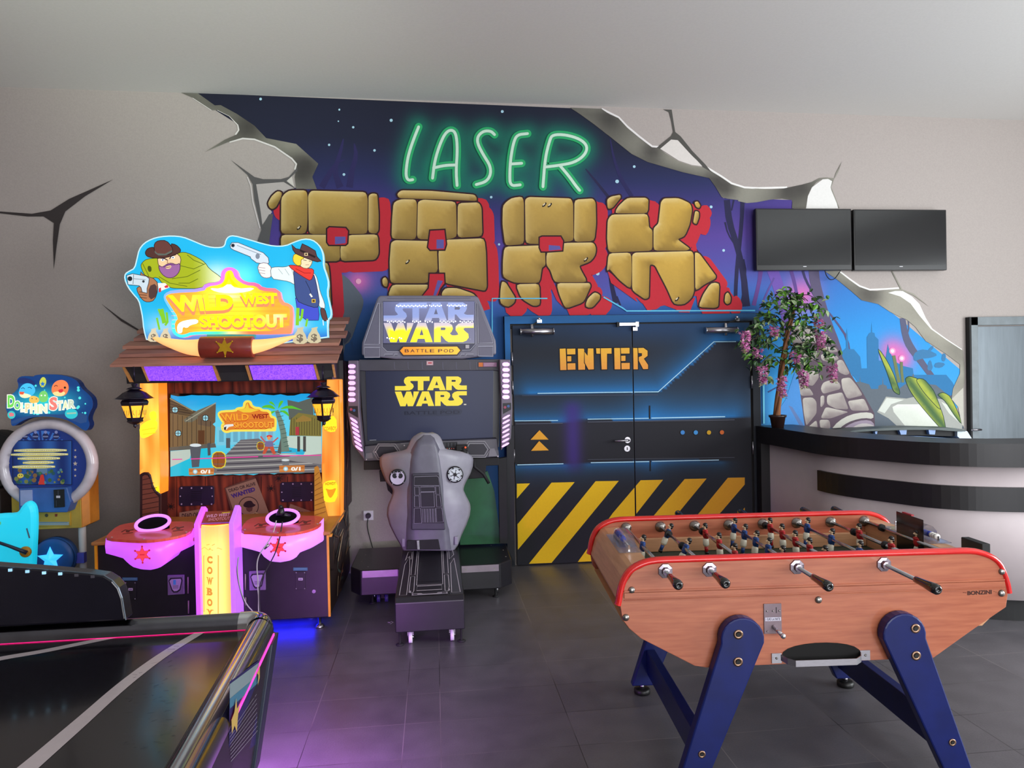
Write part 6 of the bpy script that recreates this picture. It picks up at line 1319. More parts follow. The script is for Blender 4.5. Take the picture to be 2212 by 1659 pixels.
# two gun consoles
def bumper(name, top, bot, Yc, xw, mat_, n=26):
    """lit skirt: bulges towards the player; top/bottom outlines are photo polylines"""
    T_, B_ = np.array(zc(top)), np.array(zc(bot)); b = MB(); P = []; xs = np.linspace(T_[0][0], T_[-1][0], n)
    for x in xs:
        t = (x - xs[0]) / (xs[-1] - xs[0]); yy = Yc - xw * math.sin(math.pi * t) ** .7; yt = np.interp(x, T_[:, 0], T_[:, 1]); yb = np.interp(x, B_[:, 0], B_[:, 1])
        a = W1(x, yt, yy); c = W1(x, yb, yy); P.append([(a[0], YB_ - .004, a[2]), tuple(a), tuple((a + c) / 2 + np.array([0, -.012, 0])), tuple(c), (c[0], YB_ - .004, c[2])])
    b.grid(P, mat_, smooth=True, closed=True); b.face(P[0], mat_); b.face(P[-1][::-1], mat_); return b.build(name, ww), P
BT = {0: ([(186, 316), (300, 322), (400, 332), (500, 334), (620, 322), (740, 302), (820, 280), (895, 245)], [(186, 440), (260, 460), (335, 482), (365, 520), (410, 552), (480, 572), (560, 576), (630, 558), (680, 525), (712, 470), (800, 425), (890, 380)]),
      1: ([(1300, 266), (1400, 268), (1500, 284), (1600, 288), (1720, 282), (1820, 262), (1900, 240), (1972, 160)], [(1300, 388), (1380, 408), (1460, 430), (1490, 470), (1540, 505), (1620, 514), (1700, 500), (1750, 478), (1785, 432), (1880, 395), (1972, 340)])}
TOPW = mat('console_wood_red_lit', (248, 66, 68), .4, c2=(255, 100, 84), scale=7, stretch=(1, 9, 1), coat=.3)  # pink LED light on the wood is put into its red colour
TOPS = {0: [(115, 1512), (125, 1480), (210, 1405), (300, 1382), (420, 1372), (600, 1368), (800, 1368), (862, 1372), (864, 1400), (830, 1465), (700, 1500), (560, 1522), (430, 1532), (300, 1526)], 1: [(1265, 1455), (1280, 1400), (1330, 1345), (1420, 1328), (1600, 1318), (1800, 1318), (1955, 1322), (1966, 1350), (1940, 1400), (1860, 1435), (1740, 1462), (1620, 1474), (1480, 1470), (1370, 1456)]}
for k in (0, 1):
    bmp, _ = bumper('lit_bumper', BT[k][0], BT[k][1], YB_ - .05, .21, PURP if k == 0 else PURL)
    zt_ = .700
    P = atZ(chaikin(zs(TOPS[k]), 1), zt_); P[:, 1] = np.minimum(P[:, 1], 5.0)
    b = MB(); b.hull8(P - np.array([0, 0, .016]), P, TOPW); tp_ = b.build('console_top', ww)
    c = {0: (515, 1432), 1: (1625, 1381)}[k]; q = atZ(zs([c]), zt_)[0]; rr_ = (.096, .07)
    ring_ = [(q[0] + rr_[0] * math.cos(a), q[1] + .068 * math.sin(a), zt_ + .036 + .034 * math.sin(a)) for a in np.linspace(0, 2 * math.pi, 31)]
    b = MB(); b.tube(ring_, .0105, PURL, 8, cap=False); b.build('holster_ring', tp_)
    b = MB(); hc = [(x, y, z - .004) for x, y, z in ring_[:-1]]; b.hull8([(x, y, zt_ + .0002) for x, y, z in hc], hc, mat('holster_hollow', (10, 9, 12), .8, spec=.1)); b.build('gun_holster', tp_)
    pz = planeZ(zt_, zs, dh=.0002)
    for sx_ in (-1, 1):
        cx_, cy_ = c[0] + sx_ * (215 if k == 0 else 190), c[1] + (22 if sx_ < 0 else -2)
        pz.line([(cx_ - 55, cy_ + 6), (cx_ - 20, cy_ - 14), (cx_ + 10, cy_ - 8), (cx_ + 50, cy_ - 16)], 7, (110, 24, 24)); pz.line([(cx_ - 45, cy_ + 22), (cx_ + 45, cy_ + 10)], 5, (110, 24, 24)); pz.disc((cx_, cy_), 18, (120, 30, 26), 10, 9)
    for q_ in ((165, 1505), (440, 1520), (800, 1462)) if k == 0 else ((1300, 1440), (1580, 1466), (1920, 1392)): pz.disc(q_, 9, (226, 190, 196), 8, 5)
    pz.build('top_print', PRINT, tp_)
    # sheriff star on the bumper
    sc = {0: (487, 450), 1: (1605, 390)}[k]; yy = YB_ - .05 - .21 - .014
    ps_ = planeY(yy, zc, dh=.0003)
    star = []; 
    for i in range(12): r = 74 if i % 2 == 0 else 38; a = math.pi / 2 + i * math.pi / 6 + .04; star.append((sc[0] + r * .92 * math.cos(a), sc[1] - r * .9 * math.sin(a)))
    ps_.poly(star, (240, 66, 84))
    for q in star[::2]: ps_.disc(q, 9, (196, 40, 70), 10)
    ps_.line(star, 3, (176, 30, 60), closed=True); ps_.line([(sc[0] - 20, sc[1]), (sc[0] + 20, sc[1])], 10, (206, 40, 64))
    ps_.build('star_print', LITP, bmp)
    # coin doors
    for (px, nm) in (([(692, 622), (830, 618), (832, 775), (695, 785)], 0), ([(1365, 588), (1500, 582), (1502, 742), (1368, 746)], 1)):
        if nm != k: continue
        SILV = mat('silver_card_reader', (150, 120, 168), .35, .5)
        b = MB(); b.prismY(px, YB_ - .014, .013, SILV, zc); cr_ = b.build('card_reader', ww, bevel=.002)
        x0_, y0_ = px[0]; pr_ = planeY(YB_ - .014, zc, dh=.0003)
        pr_.poly([(x0_ + 10, y0_ + 45), (x0_ + 25, y0_ + 20), (x0_ + 118, y0_ + 16), (x0_ + 125, y0_ + 40), (x0_ + 108, y0_ + 120), (x0_ + 85, y0_ + 140), (x0_ + 50, y0_ + 142), (x0_ + 34, y0_ + 122)], (40, 32, 44)); pr_.poly([(x0_ + 18, y0_ + 46), (x0_ + 34, y0_ + 30), (x0_ + 110, y0_ + 26), (x0_ + 116, y0_ + 42), (x0_ + 100, y0_ + 112), (x0_ + 80, y0_ + 128), (x0_ + 56, y0_ + 130), (x0_ + 42, y0_ + 114)], (176, 150, 190))
        for i in range(3): pr_.line([(x0_ + 46, y0_ + 84 + i * 10), (x0_ + 92, y0_ + 82 + i * 10)], 3, (70, 60, 80))
        if k == 0: pr_.rect(x0_ + 50, y0_ + 36, x0_ + 72, y0_ + 76, (80, 150, 210))
        pr_.build('reader_print', PRINT, cr_)
    px = {0: (344, 676, 433, 820), 1: (1748, 592, 1830, 736)}[k]
    b = MB(); b.prismY([(px[0], px[1]), (px[2], px[1]), (px[2], px[3]), (px[0], px[3])], YB_ - .008, .007, CABB, zc); cd_ = b.build('coin_plate', ww, bevel=.001)
    pr_ = planeY(YB_ - .008, zc, dh=.0003); mx_, my_ = (px[0] + px[2]) / 2, px[1] + 60
    pr_.rect(mx_ - 17, my_ - 10, mx_ + 19, my_ + 10, (206, 190, 214)); pr_.rect(mx_ - 12, my_ - 4, mx_ + 14, my_ + 5, (120, 90, 140))
    for x in (px[0] + 6, px[2] - 6):
        for y in (px[1] + 6, px[3] - 6): pr_.disc((x, y), 5, (150, 140, 150), 8)
    pr_.build('slot_print', PRINT, cd_)
    lb = {0: (322, 638, 447, 664), 1: (1730, 556, 1848, 582)}[k]
    pr_ = planeY(YB_, zc, h0=.001); pr_.rect(*lb, (70, 112, 140)); pr_.line([(lb[0] + 8, lb[1] + 12), (lb[2] - 8, lb[1] + 11)], 5, (110, 150, 170)); pr_.build('slot_label', PRINT, ww)
    for hx, ya, yb in {0: ((862, 635, 770), (866, 830, 935)), 1: ((1335, 610, 740), (1337, 802, 870))}[k]:
        b = MB(); a, c = W1(*zc([(hx, ya)])[0], YB_ - .008), W1(*zc([(hx, yb)])[0], YB_ - .008); b.cyl(a, c, .0045, mat('pale_hinge', (150, 130, 130), .4), 8); b.build('door_hinge', ww)
b = MB(); q = W1(*zc([(1900, 752)])[0], YB_ - .006); b.cyl((q[0], YB_ - .012, q[2]), (q[0], YB_, q[2]), .012, CHROME, 16); b.build('door_lock', ww)
# centre column
yc0, yc1 = 4.46, 4.61
x0c, x1c = W1(*zc([(918, 500)])[0], yc0)[0], W1(*zc([(1246, 500)])[0], yc0)[0]
zt0 = W1(*zc([(940, 215)])[0], yc0)[2]; zt1 = W1(*zc([(1100, 62)])[0], yc1)[2]
SIDE = [(yc0, .06), (yc0, zt0 + .012), (yc1 - .01, zt1 + .012), (yc1 + .03, zt1 - .01), (yc1 + .03, .06)]
for x in (x0c, x1c - .028):
    b = MB(); b.hull8([(x, y, z) for y, z in SIDE], [(x + .028, y, z) for y, z in SIDE], PURP if x == x0c else mat('lilac_column_side', (190, 110, 250), .3, emit=.85, ecol=(186, 104, 250))); b.build('column_side', ww, bevel=.003)
b = MB(); b.box((x0c + .029, yc0 + .05, .06), (x1c - .029, YB_ - .002, zt0 - .02), CABB); b.hull8([(x0c + .029, yc0 + .03, zt0 - .019), (x1c - .029, yc0 + .03, zt0 - .019), (x1c - .029, yc1 - .02, zt0 - .019), (x0c + .029, yc1 - .02, zt0 - .019)], [(x0c + .029, yc0 + .03, zt0 + .0), (x1c - .029, yc0 + .03, zt0 + .0), (x1c - .029, yc1 - .02, zt1 - .02), (x0c + .029, yc1 - .02, zt1 - .02)], TOPW); col_ = b.build('centre_column', ww)
# curved lit front of the column
N_ = 14; P = []; wv = []
for i in range(N_ + 1):
    t = i / N_; x = x0c + .029 + (x1c - x0c - .058) * t; y = yc0 + .035 - .035 * math.sin(math.pi * t); P.append([(x, y, .06), (x, y, zt0 - .0)])
b = MB(); b.grid(P, mat('column_glow_backing', (255, 236, 90), .3, emit=1.0, ecol=(255, 226, 70))); b.build('column_light', col_)
def cfr(uv, h):
    t = (uv[:, 0] - (x0c + .029)) / (x1c - x0c - .058); y = yc0 + .035 - .035 * np.sin(np.pi * np.clip(t, 0, 1)); return np.stack([uv[:, 0], y - .002 - h, uv[:, 1]], 1)
pcx = Paint(lambda p: atY(p, yc0)[:, [0, 2]], cfr, .0003, fr=zc)
XA, XB = x0c + .031, x1c - .031
def colc(uv, poly):
    t = (uv[:, 0] - XA) / (XB - XA); zt = smooth(uv[:, 1], zt0 - .16, zt0); c = mixc((255, 240, 96), (255, 236, 120), t); c = mixa(c, (250, 190, 120), zt * .8); c = mixa(c, (240, 160, 84), .7 * smooth(t, .80, .97)); return mixa(c, (255, 250, 180), .5 * np.exp(-((t - .5) / .3) ** 2) * (1 - zt))
pcx.poly([(XA, .065), (XB, .065), (XB, zt0 - .004), (XA, zt0 - .004)], colc, raw=True, step=.02)
BG = (232, 176, 80)
pcx.line([(982, 935), (982, 470), (1042, 405), (1112, 458), (1112, 935)], 9, BG, step=.02); pcx.line([(960, 415), (990, 395), (1030, 415), (1042, 395), (1060, 415), (1110, 395), (1140, 410)], 5, BG); pcx.line([(1010, 375), (1040, 365)], 5, BG); pcx.line([(1060, 375), (1085, 362)], 5, BG)
for i, ch in enumerate('COWBOY'):
    y = 462 + i * 88; pcx.text(ch, [(1016, y), (1066, y), (1066, y + 62), (1016, y + 62)], (226, 146, 62), .06)
    if ch in 'WY': 
        for x in (1010, 1056): pcx.rect(x, y, x + 18, y + 7, (226, 146, 62))
    if ch == 'B': pcx.rect(1008, y, 1030, y + 7, (226, 146, 62)); pcx.rect(1008, y + 55, 1030, y + 62, (226, 146, 62))
pcx.build('column_print', matpaint('column_backlit', emit=1.1, rough=.3, diffuse=.2, grain=.03), col_)
# sloping title on top of the column
ptp = Paint(lambda p: np.array(p, float), lambda uv, h: np.stack([uv[:, 0], yc0 + .03 + (yc1 - .05 - yc0) * uv[:, 1], zt0 + .001 + (zt1 - .02 - zt0) * uv[:, 1] + h], 1), .0004, h0=.001)
ptp.rect(XA, .02, XB, .98, lambda uv, p: mixc((128, 50, 40), (176, 84, 60), .5 + .5 * np.sin(uv[:, 1] * 60)), step=.03); ptp.poly([(XA, .02), (XB, .02), (XB, .10), (XA, .10)], (170, 96, 220))
w_ = XB - XA; ptp.text('WILD WEST', [(XA + w_ * .08, .72), (XB - w_ * .1, .80), (XB - w_ * .1, .56), (XA + w_ * .08, .48)], (236, 160, 196), .03); ptp.text('SHOOTOUT', [(XA + w_ * .2, .44), (XB - w_ * .05, .50), (XB - w_ * .05, .26), (XA + w_ * .2, .22)], (226, 140, 150), .03); ptp.poly([(XA + w_ * .6, .84), (XB - w_ * .12, .88), (XB - w_ * .12, .80), (XA + w_ * .6, .76)], (230, 190, 50))
ptp.build('title_print', PRINT, col_)
# tethered light gun lying in the right holster with its cords
q = atZ(zs([(1610, 1330)]), .74)[0]; q = np.array([q[0], q[1], .74])
gn = thing('light_gun', 'black light gun standing in the right holster with cords hanging down', 'toy gun', tuple(q))
GB = mat('gun_black', (18, 16, 22), .35)
b = MB(); b.tube([(q[0] - .005, q[1], .755), (q[0] + .0, q[1], .775), (q[0] + .005, q[1] - .01, .80)], [.026, .022, .014], GB, 12); b.build('grip', gn)
b = MB(); b.tube([(q[0] - .03, q[1] + .01, .762), (q[0] + .05, q[1] + .03, .735)], [.016, .012], GB, 12); b.ball((q[0], q[1] - .01, .805), .014, GB); b.build('barrel', gn)
CW_ = mat('white_cord', (206, 200, 206), .5); CB_ = mat('dark_cord', (60, 52, 64), .5)
def cord(px, m_, r=.0035, y0=4.345): b = MB(); P = [tuple(W1(*p, y0 if 1 else 0)) for p in zc(px)]; P = chaikin(P, 2, False); b.tube(P, r, m_, 6); return b.build('cord', gn)
cord([(1590, 170), (1570, 260), (1540, 320), (1500, 380), (1460, 430), (1432, 500), (1430, 580), (1440, 660), (1436, 720), (1446, 800), (1442, 900), (1450, 980)], CW_); cord([(1640, 180), (1622, 300), (1590, 420), (1540, 520), (1480, 620), (1450, 720), (1448, 830), (1460, 980)], CB_, .004)
cord([(1278, 470), (1268, 560), (1280, 680), (1310, 790), (1350, 870), (1400, 920), (1430, 990)], CW_, .0035, 4.44); cord([(1275, 480), (1262, 600), (1290, 740), (1330, 860), (1350, 960)], CB_, .003, 4.45)
b = MB(); a, c = W1(*zc([(1490, 400)])[0], 4.355), W1(*zc([(1530, 365)])[0], 4.355); b.cyl(a, c, .009, STEEL, 12); b.build('cord_clip', gn)
# ================================================================== SPACE COMBAT SEAT CABINET
sw = thing('flight_cabinet', 'black seated space combat arcade cabinet with yellow logo on its dark screen', 'arcade machine', (-.05, 5.0, 0))
GREYC = mat('grey_moulded_plastic', (112, 110, 128), .42, var=.04)
GREYL = mat('light_moulded_plastic', (150, 148, 160), .4, var=.04)
GREYD = mat('dark_moulded_plastic', (58, 56, 70), .45, var=.05)
PINKL = mat('pink_light_lens', (238, 176, 252), .3, emit=1.0, ecol=(236, 168, 252))
Yq = 5.46
# logo shapes, in units of the upper logo: x 0..100, y 0..55 (down)
def swlogo():
    """outlined block lettering in two rows, tails run out left and right"""
    S = []
    # row one: long-tailed S and T joined, A, R with tail
    S.append([(0, 18), (13, 18), (16, 17), (15, 15), (13, 12), (12.5, 8), (14, 3.5), (18, 1), (48, 1), (48, 8.5), (39.5, 8.5), (39.5, 25.5), (32, 25.5), (32, 8.5), (22, 8.5), (21, 9.5), (22, 12), (25, 15), (26, 19), (24, 23), (20, 25.5), (0, 25.5)])
    S.append([(53.5, 1), (63, 1), (70.5, 25.5), (62.5, 25.5), (61.5, 21.5), (54, 21.5), (53, 25.5), (45, 25.5)])
    S.append([(71.5, 1), (88, 1), (92, 4), (92.5, 9), (91, 13), (89, 15.5), (91, 17), (93, 17.5), (100, 17.5), (100, 25), (88, 25), (85, 23.5), (80.5, 17), (79, 17), (79, 25.5), (71.5, 25.5)])
    # row two: W, A, R joined to a long-tailed S
    S.append([(0, 28), (8.5, 28), (12, 40), (16, 28), (22, 28), (25.5, 40), (26, 28), (33.5, 28), (25, 54), (18, 54), (16.5, 48), (14.5, 54), (7.5, 54)])
    S.append([(38, 28), (47, 28), (54.5, 54), (46.5, 54), (45.5, 49.5), (38, 49.5), (36.8, 54), (29.5, 54)])
    S.append([(56, 28), (72, 28), (76, 31), (77, 36), (75.5, 40), (73.5, 42.5), (76, 45), (80, 45), (83, 44), (82, 41.5), (80, 38), (80, 33), (83, 29.5), (87, 28), (100, 28), (100, 35), (90, 35), (88.5, 36.5), (90, 39), (94, 43), (94.5, 48), (92, 52), (88, 54), (72, 54), (69, 52), (64.5, 45.5), (63.5, 45.5), (63.5, 54), (56, 54)])
    H = [[(58.2, 9), (60.2, 16.5), (56, 16.5)], [(79, 7), (84, 7), (85, 8.5), (84, 10.5), (79, 10.5)], [(42.3, 36.5), (44.3, 44.5), (40, 44.5)], [(63.5, 34.5), (68, 34.5), (69, 36), (68, 38), (63.5, 38)]]
    return S, H
def put_logo(ps, quad, col, bg, grow=0):
    tl, tr_, br, bl = [np.array(q, float) for q in quad]; S, H = swlogo()
    T = lambda pts: [tuple((tl * (1 - u) + tr_ * u) * (1 - v) + (bl * (1 - u) + br * u) * v) for u, v in [(x / 100, y / 55) for x, y in pts]]
    for s_ in S: ps.poly(T(s_), col, step=.02 if callable(col) else None, grow=grow)
    for h_ in H: ps.poly(T(h_), bg)
# marquee housing
HS = [(202, 762), (200, 595), (220, 540), (360, 125), (380, 98), (405, 88), (1385, 88), (1420, 100), (1445, 130), (1598, 520), (1620, 575), (1620, 758)]
b = MB(); b.prismY(chaikin(HS, 1), Yq, .26, GREYC, zt); mh = b.build('marquee_housing', sw, bevel=.012)
ph = planeY(Yq, zt, dh=.0003)
LN, SHW = (168, 168, 184), (62, 62, 78)  # pale and dark lines imitate lit and shaded edges of raised frames
ph.poly([(418, 165), (1402, 160), (1415, 180), (1405, 610), (1350, 680), (470, 680), (418, 630)], (72, 72, 92))
for p in ([(372, 170), (240, 560), (228, 605), (385, 605), (392, 170)], [(230, 640), (392, 640), (392, 740), (232, 742)], [(1425, 170), (1570, 520), (1585, 590), (1432, 592)], [(1428, 628), (1585, 625), (1585, 730), (1430, 728)]):
    ph.poly(p, (104, 102, 120)); ph.line(p, 7, LN, closed=True); ph.line([(x + 5, y + 6) for x, y in p], 4, SHW, closed=True)
ph.line([(372, 175), (392, 175), (392, 600)], 6, LN); ph.line([(418, 165), (418, 630), (470, 680), (600, 682)], 6, LN); ph.line([(1402, 165), (1402, 600), (1345, 665), (1250, 668)], 6, LN); ph.line([(470, 122), (1350, 118)], 5, (84, 84, 104))
for x0_, x1__ in ((440, 530), (545, 580), (1245, 1285), (1300, 1380)): ph.line([(x0_, 722), (x0_ + 5, 706), (x1__, 706)], 5, LN); ph.line([(x0_ + 4, 726), (x1__, 724)], 4, SHW)
ph.build('housing_painted_relief', PRINT, mh)
b = MB(); b.prismY([(428, 150), (1392, 146), (1392, 596), (428, 600)], Yq - .006, .004, mat('marquee_dark_glass', (56, 56, 78), .12, emit=.0), zt); mg = b.build('marquee_glass', mh)
pg_ = planeY(Yq - .0065, zt, dh=.0003)
ZM = W1(*zt([(900, 430)])[0], Yq)[2]
def mcol(uv, poly):
    z = uv[:, 1]; c = mixc((255, 240, 20), (206, 190, 196), smooth(z, ZM - .008, ZM + .008)); c = mixa(c, (136, 152, 206), smooth(z, ZM + .02, ZM + .09)); c = mixa(c, (190, 206, 250), .5 * smooth(z, ZM + .16, ZM + .22))
    return mixa(c, (176, 172, 196), (1 - smooth(uv[:, 0], -.36, -.32)) * (1 - smooth(z, ZM - .02, ZM + .02)) * .9)
pg_.poly([(428, 155), (1392, 150), (1392, 590), (428, 592)], lambda uv, p: mixc((92, 92, 122), (120, 130, 176), smooth(uv[:, 1], ZM + .0, ZM + .22) * np.exp(-((uv[:, 0] + .05) / .3) ** 2)), step=.04)
put_logo(pg_, [(432, 160), (1382, 155), (1382, 588), (432, 590)], mcol, (86, 88, 116))
pg_.text('TM', [(1336, 545), (1352, 545), (1352, 554), (1336, 554)], (160, 160, 180), .0)
pg_.build('logo_print', matpaint('marquee_part_lit', emit=.95, rough=.2, diffuse=.4, grain=.02), mg)
LEDM = mat('white_led', (255, 255, 255), .3, emit=9.0, ecol=(236, 240, 255))
for (xa, xb, y, n) in ((570, 890, 200, 17), (918, 1040, 198, 7), (1105, 1305, 196, 11), (475, 655, 366, 10), (740, 820, 366, 5), (872, 945, 366, 4), (1028, 1190, 366, 9), (1240, 1365, 366, 7), (470, 540, 540, 4), (600, 620, 538, 2)):
    b = MB()
    for i in range(n):
        q = W1(*zt([(xa + (xb - xa) * i / max(1, n - 1), y + (4 if i % 2 else -4))])[0], Yq - .009); b.ball(tuple(q), .0042, LEDM, (1, .5, 1), 6)
    b.build('led_row', mg)
b = MB(); b.prismY([(592, 672), (636, 622), (1216, 618), (1258, 665), (1212, 722), (640, 730)], Yq - .012, .011, mat('dark_badge_rim', (52, 30, 28), .4), zt); bd = b.build('name_badge', mh, bevel=.002)
pg_ = planeY(Yq - .012, zt, dh=.0003); pg_.poly([(606, 672), (642, 632), (1206, 628), (1240, 667), (1204, 710), (642, 715)], lambda uv, p: mixc((238, 140, 20), (250, 190, 40), smooth(uv[:, 0], -.3, .2)), step=.05)
X_ = 655
for ch, wd_ in zip('BATTLE POD', (62, 62, 52, 52, 52, 62, 34, 62, 62, 62)):
    if ch != ' ': pg_.text(ch, [(X_, 656), (X_ + wd_ - 16, 655), (X_ + wd_ - 16, 688), (X_, 690)], (70, 34, 16), .015)
    X_ += wd_ - 3 if ch != ' ' else wd_ - 6
pg_.build('badge_print', LITP, bd)
b = MB(); b.prismY([(1296, 610), (1335, 609), (1335, 646), (1296, 647)], Yq - .009, .008, mat('pale_sensor', (176, 170, 176), .4), zt); b.build('sensor_window', mh)
# header strip, monitor
b = MB(); b.prismY([(170, 765), (1660, 760), (1660, 890), (1590, 880), (240, 885), (170, 880)], Yq + .02, .14, GREYD, zt); hd = b.build('header_panel', sw, bevel=.004)
ph = planeY(Yq + .02, zt, dh=.0003)
for x in (545, 690, 838, 1055, 1197, 1340, 1410): ph.line([(x, 790), (x + 2, 850), (x + 10, 868)], 5, (96, 96, 118))
ph.rect(885, 780, 955, 824, (196, 150, 160)); ph.rect(893, 787, 947, 816, (214, 196, 200)); ph.rect(900, 793, 942, 808, (186, 50, 70)); ph.rect(1428, 790, 1630, 846, (52, 34, 60)); ph.rect(1434, 796, 1480, 840, (226, 120, 40)); ph.rect(1484, 796, 1624, 840, (176, 120, 160)); ph.line([(1492, 812), (1600, 810)], 6, (216, 190, 214)); ph.line([(1492, 828), (1590, 826)], 6, (206, 180, 204))
ph.build('header_print', PRINT, hd)
b = MB(); b.prismY([(165, 800), (1665, 795), (1650, 1690), (235, 1700)], Yq + .05, .12, mat('monitor_frame', (32, 30, 44), .35), zt); mf = b.build('monitor_frame', sw, bevel=.004)
b = MB(); b.prismY([(240, 885), (1592, 878), (1585, 1612), (262, 1620)], Yq + .046, .01, mat('monitor_glass', (44, 46, 62), .2, spec=.3), zt); ms = b.build('monitor_screen', sw)
pg_ = planeY(Yq + .045, zt, dh=.0002)
pg_.poly([(242, 887), (1590, 880), (1583, 1610), (264, 1618)], lambda uv, p: mixc((40, 42, 62), (58, 62, 86), .5 + .5 * np.sin(uv[:, 0] * 3 + 1)), step=.05)
put_logo(pg_, [(553, 940), (1308, 938), (1308, 1255), (553, 1262)], (250, 228, 72), (44, 46, 68), .001)
pg_.poly([(612, 1325), (640, 1290), (1240, 1280), (1268, 1310), (1230, 1356), (650, 1366)], (52, 56, 76), rnd=1)
pg_.text('BATTLE POD', [(650, 1310), (1235, 1300), (1235, 1335), (650, 1348)], (36, 38, 56), .02); pg_.rect(1278, 1232, 1304, 1244, (216, 210, 190)); pg_.line([(285, 1615), (355, 1612)], 5, (150, 150, 160))
pg_.build('screen_picture', matpaint('dark_screen_picture', emit=.85, rough=.25, diffuse=.15, grain=.02, spec=.12), ms)
# light pods at both sides
for L in (1, 0):
    if L:
        pl_ = [(58, 775), (165, 772), (178, 1300), (235, 1830), (105, 1660), (55, 1330)]
    else: pl_ = [(1655, 762), (1768, 765), (1790, 1300), (1775, 1600), (1670, 1725), (1670, 1200)]
    b = MB(); b.prismY(pl_, Yq - .10, .10, mat('pod_shell', (96, 84, 104) if L else (150, 146, 156), .42), zt); pod = b.build('light_pod', sw, bevel=.006)
    for i in range(7):
        cx, cy = (97, 835 + i * 59) if L else (1722, 815 + i * 57.5)
        b = MB(); b.prismY(chaikin([(cx - 38, cy - 21), (cx + 36, cy - 21), (cx + 38, cy + 21), (cx - 36, cy + 21)], 1), Yq - .108, .008, PINKL, zt); b.build('lamp_lens', pod, bevel=.001)
    for i in range(7):
        cx, cy = (118 + i * 9, 1405 + i * 49) if L else (1726 - i * 1.5, 1370 + i * 49); h_ = 26 if L else -26
        b = MB(); b.prismY(chaikin([(cx - 42, cy - 14 - h_), (cx + 34, cy - 12 + h_ * .7), (cx + 42, cy + 16 + h_), (cx - 34, cy + 12 - h_ * .7)], 1), Yq - .108, .008, PINKL, zt); b.build('lamp_lens', pod, bevel=.001)
    ph = planeY(Yq - .10, zt, dh=.0003)
    q_ = [(62, 1255), (160, 1255), (165, 1380), (62, 1320)] if L else [(1688, 1225), (1778, 1220), (1778, 1290), (1690, 1340)]
    ph.poly(q_, (26, 24, 32)); ph.disc((90, 1290) if L else (1712, 1268), 15, (150, 60, 90), 10); ph.disc((122, 1300) if L else (1748, 1256), 15, (50, 90, 150), 10); ph.build('pod_print', PRINT, pod)
    # inner side panel joining pod and monitor
    b = MB(); a, c = (W1(*zt([(170, 800)])[0], Yq - .02), W1(*zt([(235, 1690)])[0], Yq + .05)) if L else (W1(*zt([(1655, 790)])[0], Yq - .02), W1(*zt([(1650, 1690)])[0], Yq + .05))
# dashboard
b = MB(); b.prismY([(160, 150), (490, 118), (1130, 92), (1145, 225), (1060, 232), (160, 258)], Yq - .06, .14, GREYD, zu); da = b.build('dashboard', sw, bevel=.004)
ph = planeY(Yq - .06, zu, dh=.0004)
ph.poly([(165, 150), (480, 122), (1125, 98), (1135, 222), (165, 250)], (92, 90, 98))
for hx in ((255, 156, 395, 222), (915, 138, 1050, 205)):
    xa, ya, xb, yb = hx
    for g_, k_ in ((34, (134, 132, 138)), (26, (70, 68, 78)), (16, (134, 132, 138)), (8, (40, 38, 48))):
        ph.poly([(xa - g_, (ya + yb) / 2), (xa + 18 - g_ * .4, ya - g_ * .8), (xb - 22 + g_ * .4, ya - g_ * .8), (xb + g_, (ya + yb) / 2), (xb - 18 + g_ * .4, yb + g_ * .8), (xa + 14 - g_ * .4, yb + g_ * .8)], k_)
ph.poly([(735, 120), (838, 116), (840, 180), (740, 186)], (30, 30, 38))
for i, k_ in enumerate(((206, 90, 60), (210, 206, 200), (214, 80, 70), (206, 120, 110))): ph.disc((765 + i * 16, 165), 4, k_, 8)
for i in range(4): ph.line([(748 + i * 25, 124), (748 + i * 25, 150)], 2, (120, 120, 130))
ph.line([(425, 130), (490, 125), (470, 180), (430, 190)], 4, (140, 138, 146)); ph.poly([(172, 200), (215, 195), (225, 235), (165, 240)], (120, 118, 126)); ph.poly([(1078, 165), (1110, 163), (1132, 222), (1065, 222)], (120, 118, 126))
for q_ in ((175, 245), (1135, 222), (240, 190), (452, 142)): ph.disc(q_, 5, (196, 190, 196), 8)
ph.build('dashboard_relief', PRINT, da)
b = MB(); b.prismY([(155, 258), (1145, 230), (1140, 288), (1050, 292), (1040, 380), (900, 390), (905, 300), (420, 315), (300, 320), (155, 322)], Yq - .03, .10, BLACKM, zu); b.build('under_shelf', sw, bevel=.004)
b = MB(); b.prismY([(268, 330), (345, 325), (345, 405), (275, 408)], Yq - .06, .06, BLACKM, zu); b.build('throttle_box', sw)
q = W1(*zu([(885, 160)])[0], 5.28); b = MB(); b.tube([(q[0], 5.30, q[2] - .16), (q[0] + .005, 5.29, q[2] - .05), (q[0], 5.28, q[2] + .01)], [.02, .024, .028], BLACKM, 12); b.box((q[0] - .055, 5.26, q[2] - .02), (q[0] + .03, 5.32, q[2] + .022), BLACKM); b.ball((q[0] + .012, 5.25, q[2] + .005), .008, mat('orange_button', (230, 90, 50), .4, emit=.4)); b.build('joystick', sw, bevel=.004)
b = MB(); b.tube([tuple(W1(*zu([p_])[0], 5.33)) for p_ in ((960, 240), (965, 300), (1030, 350), (1070, 420))], .012, BLACKM, 8); b.build('stick_arm', sw)
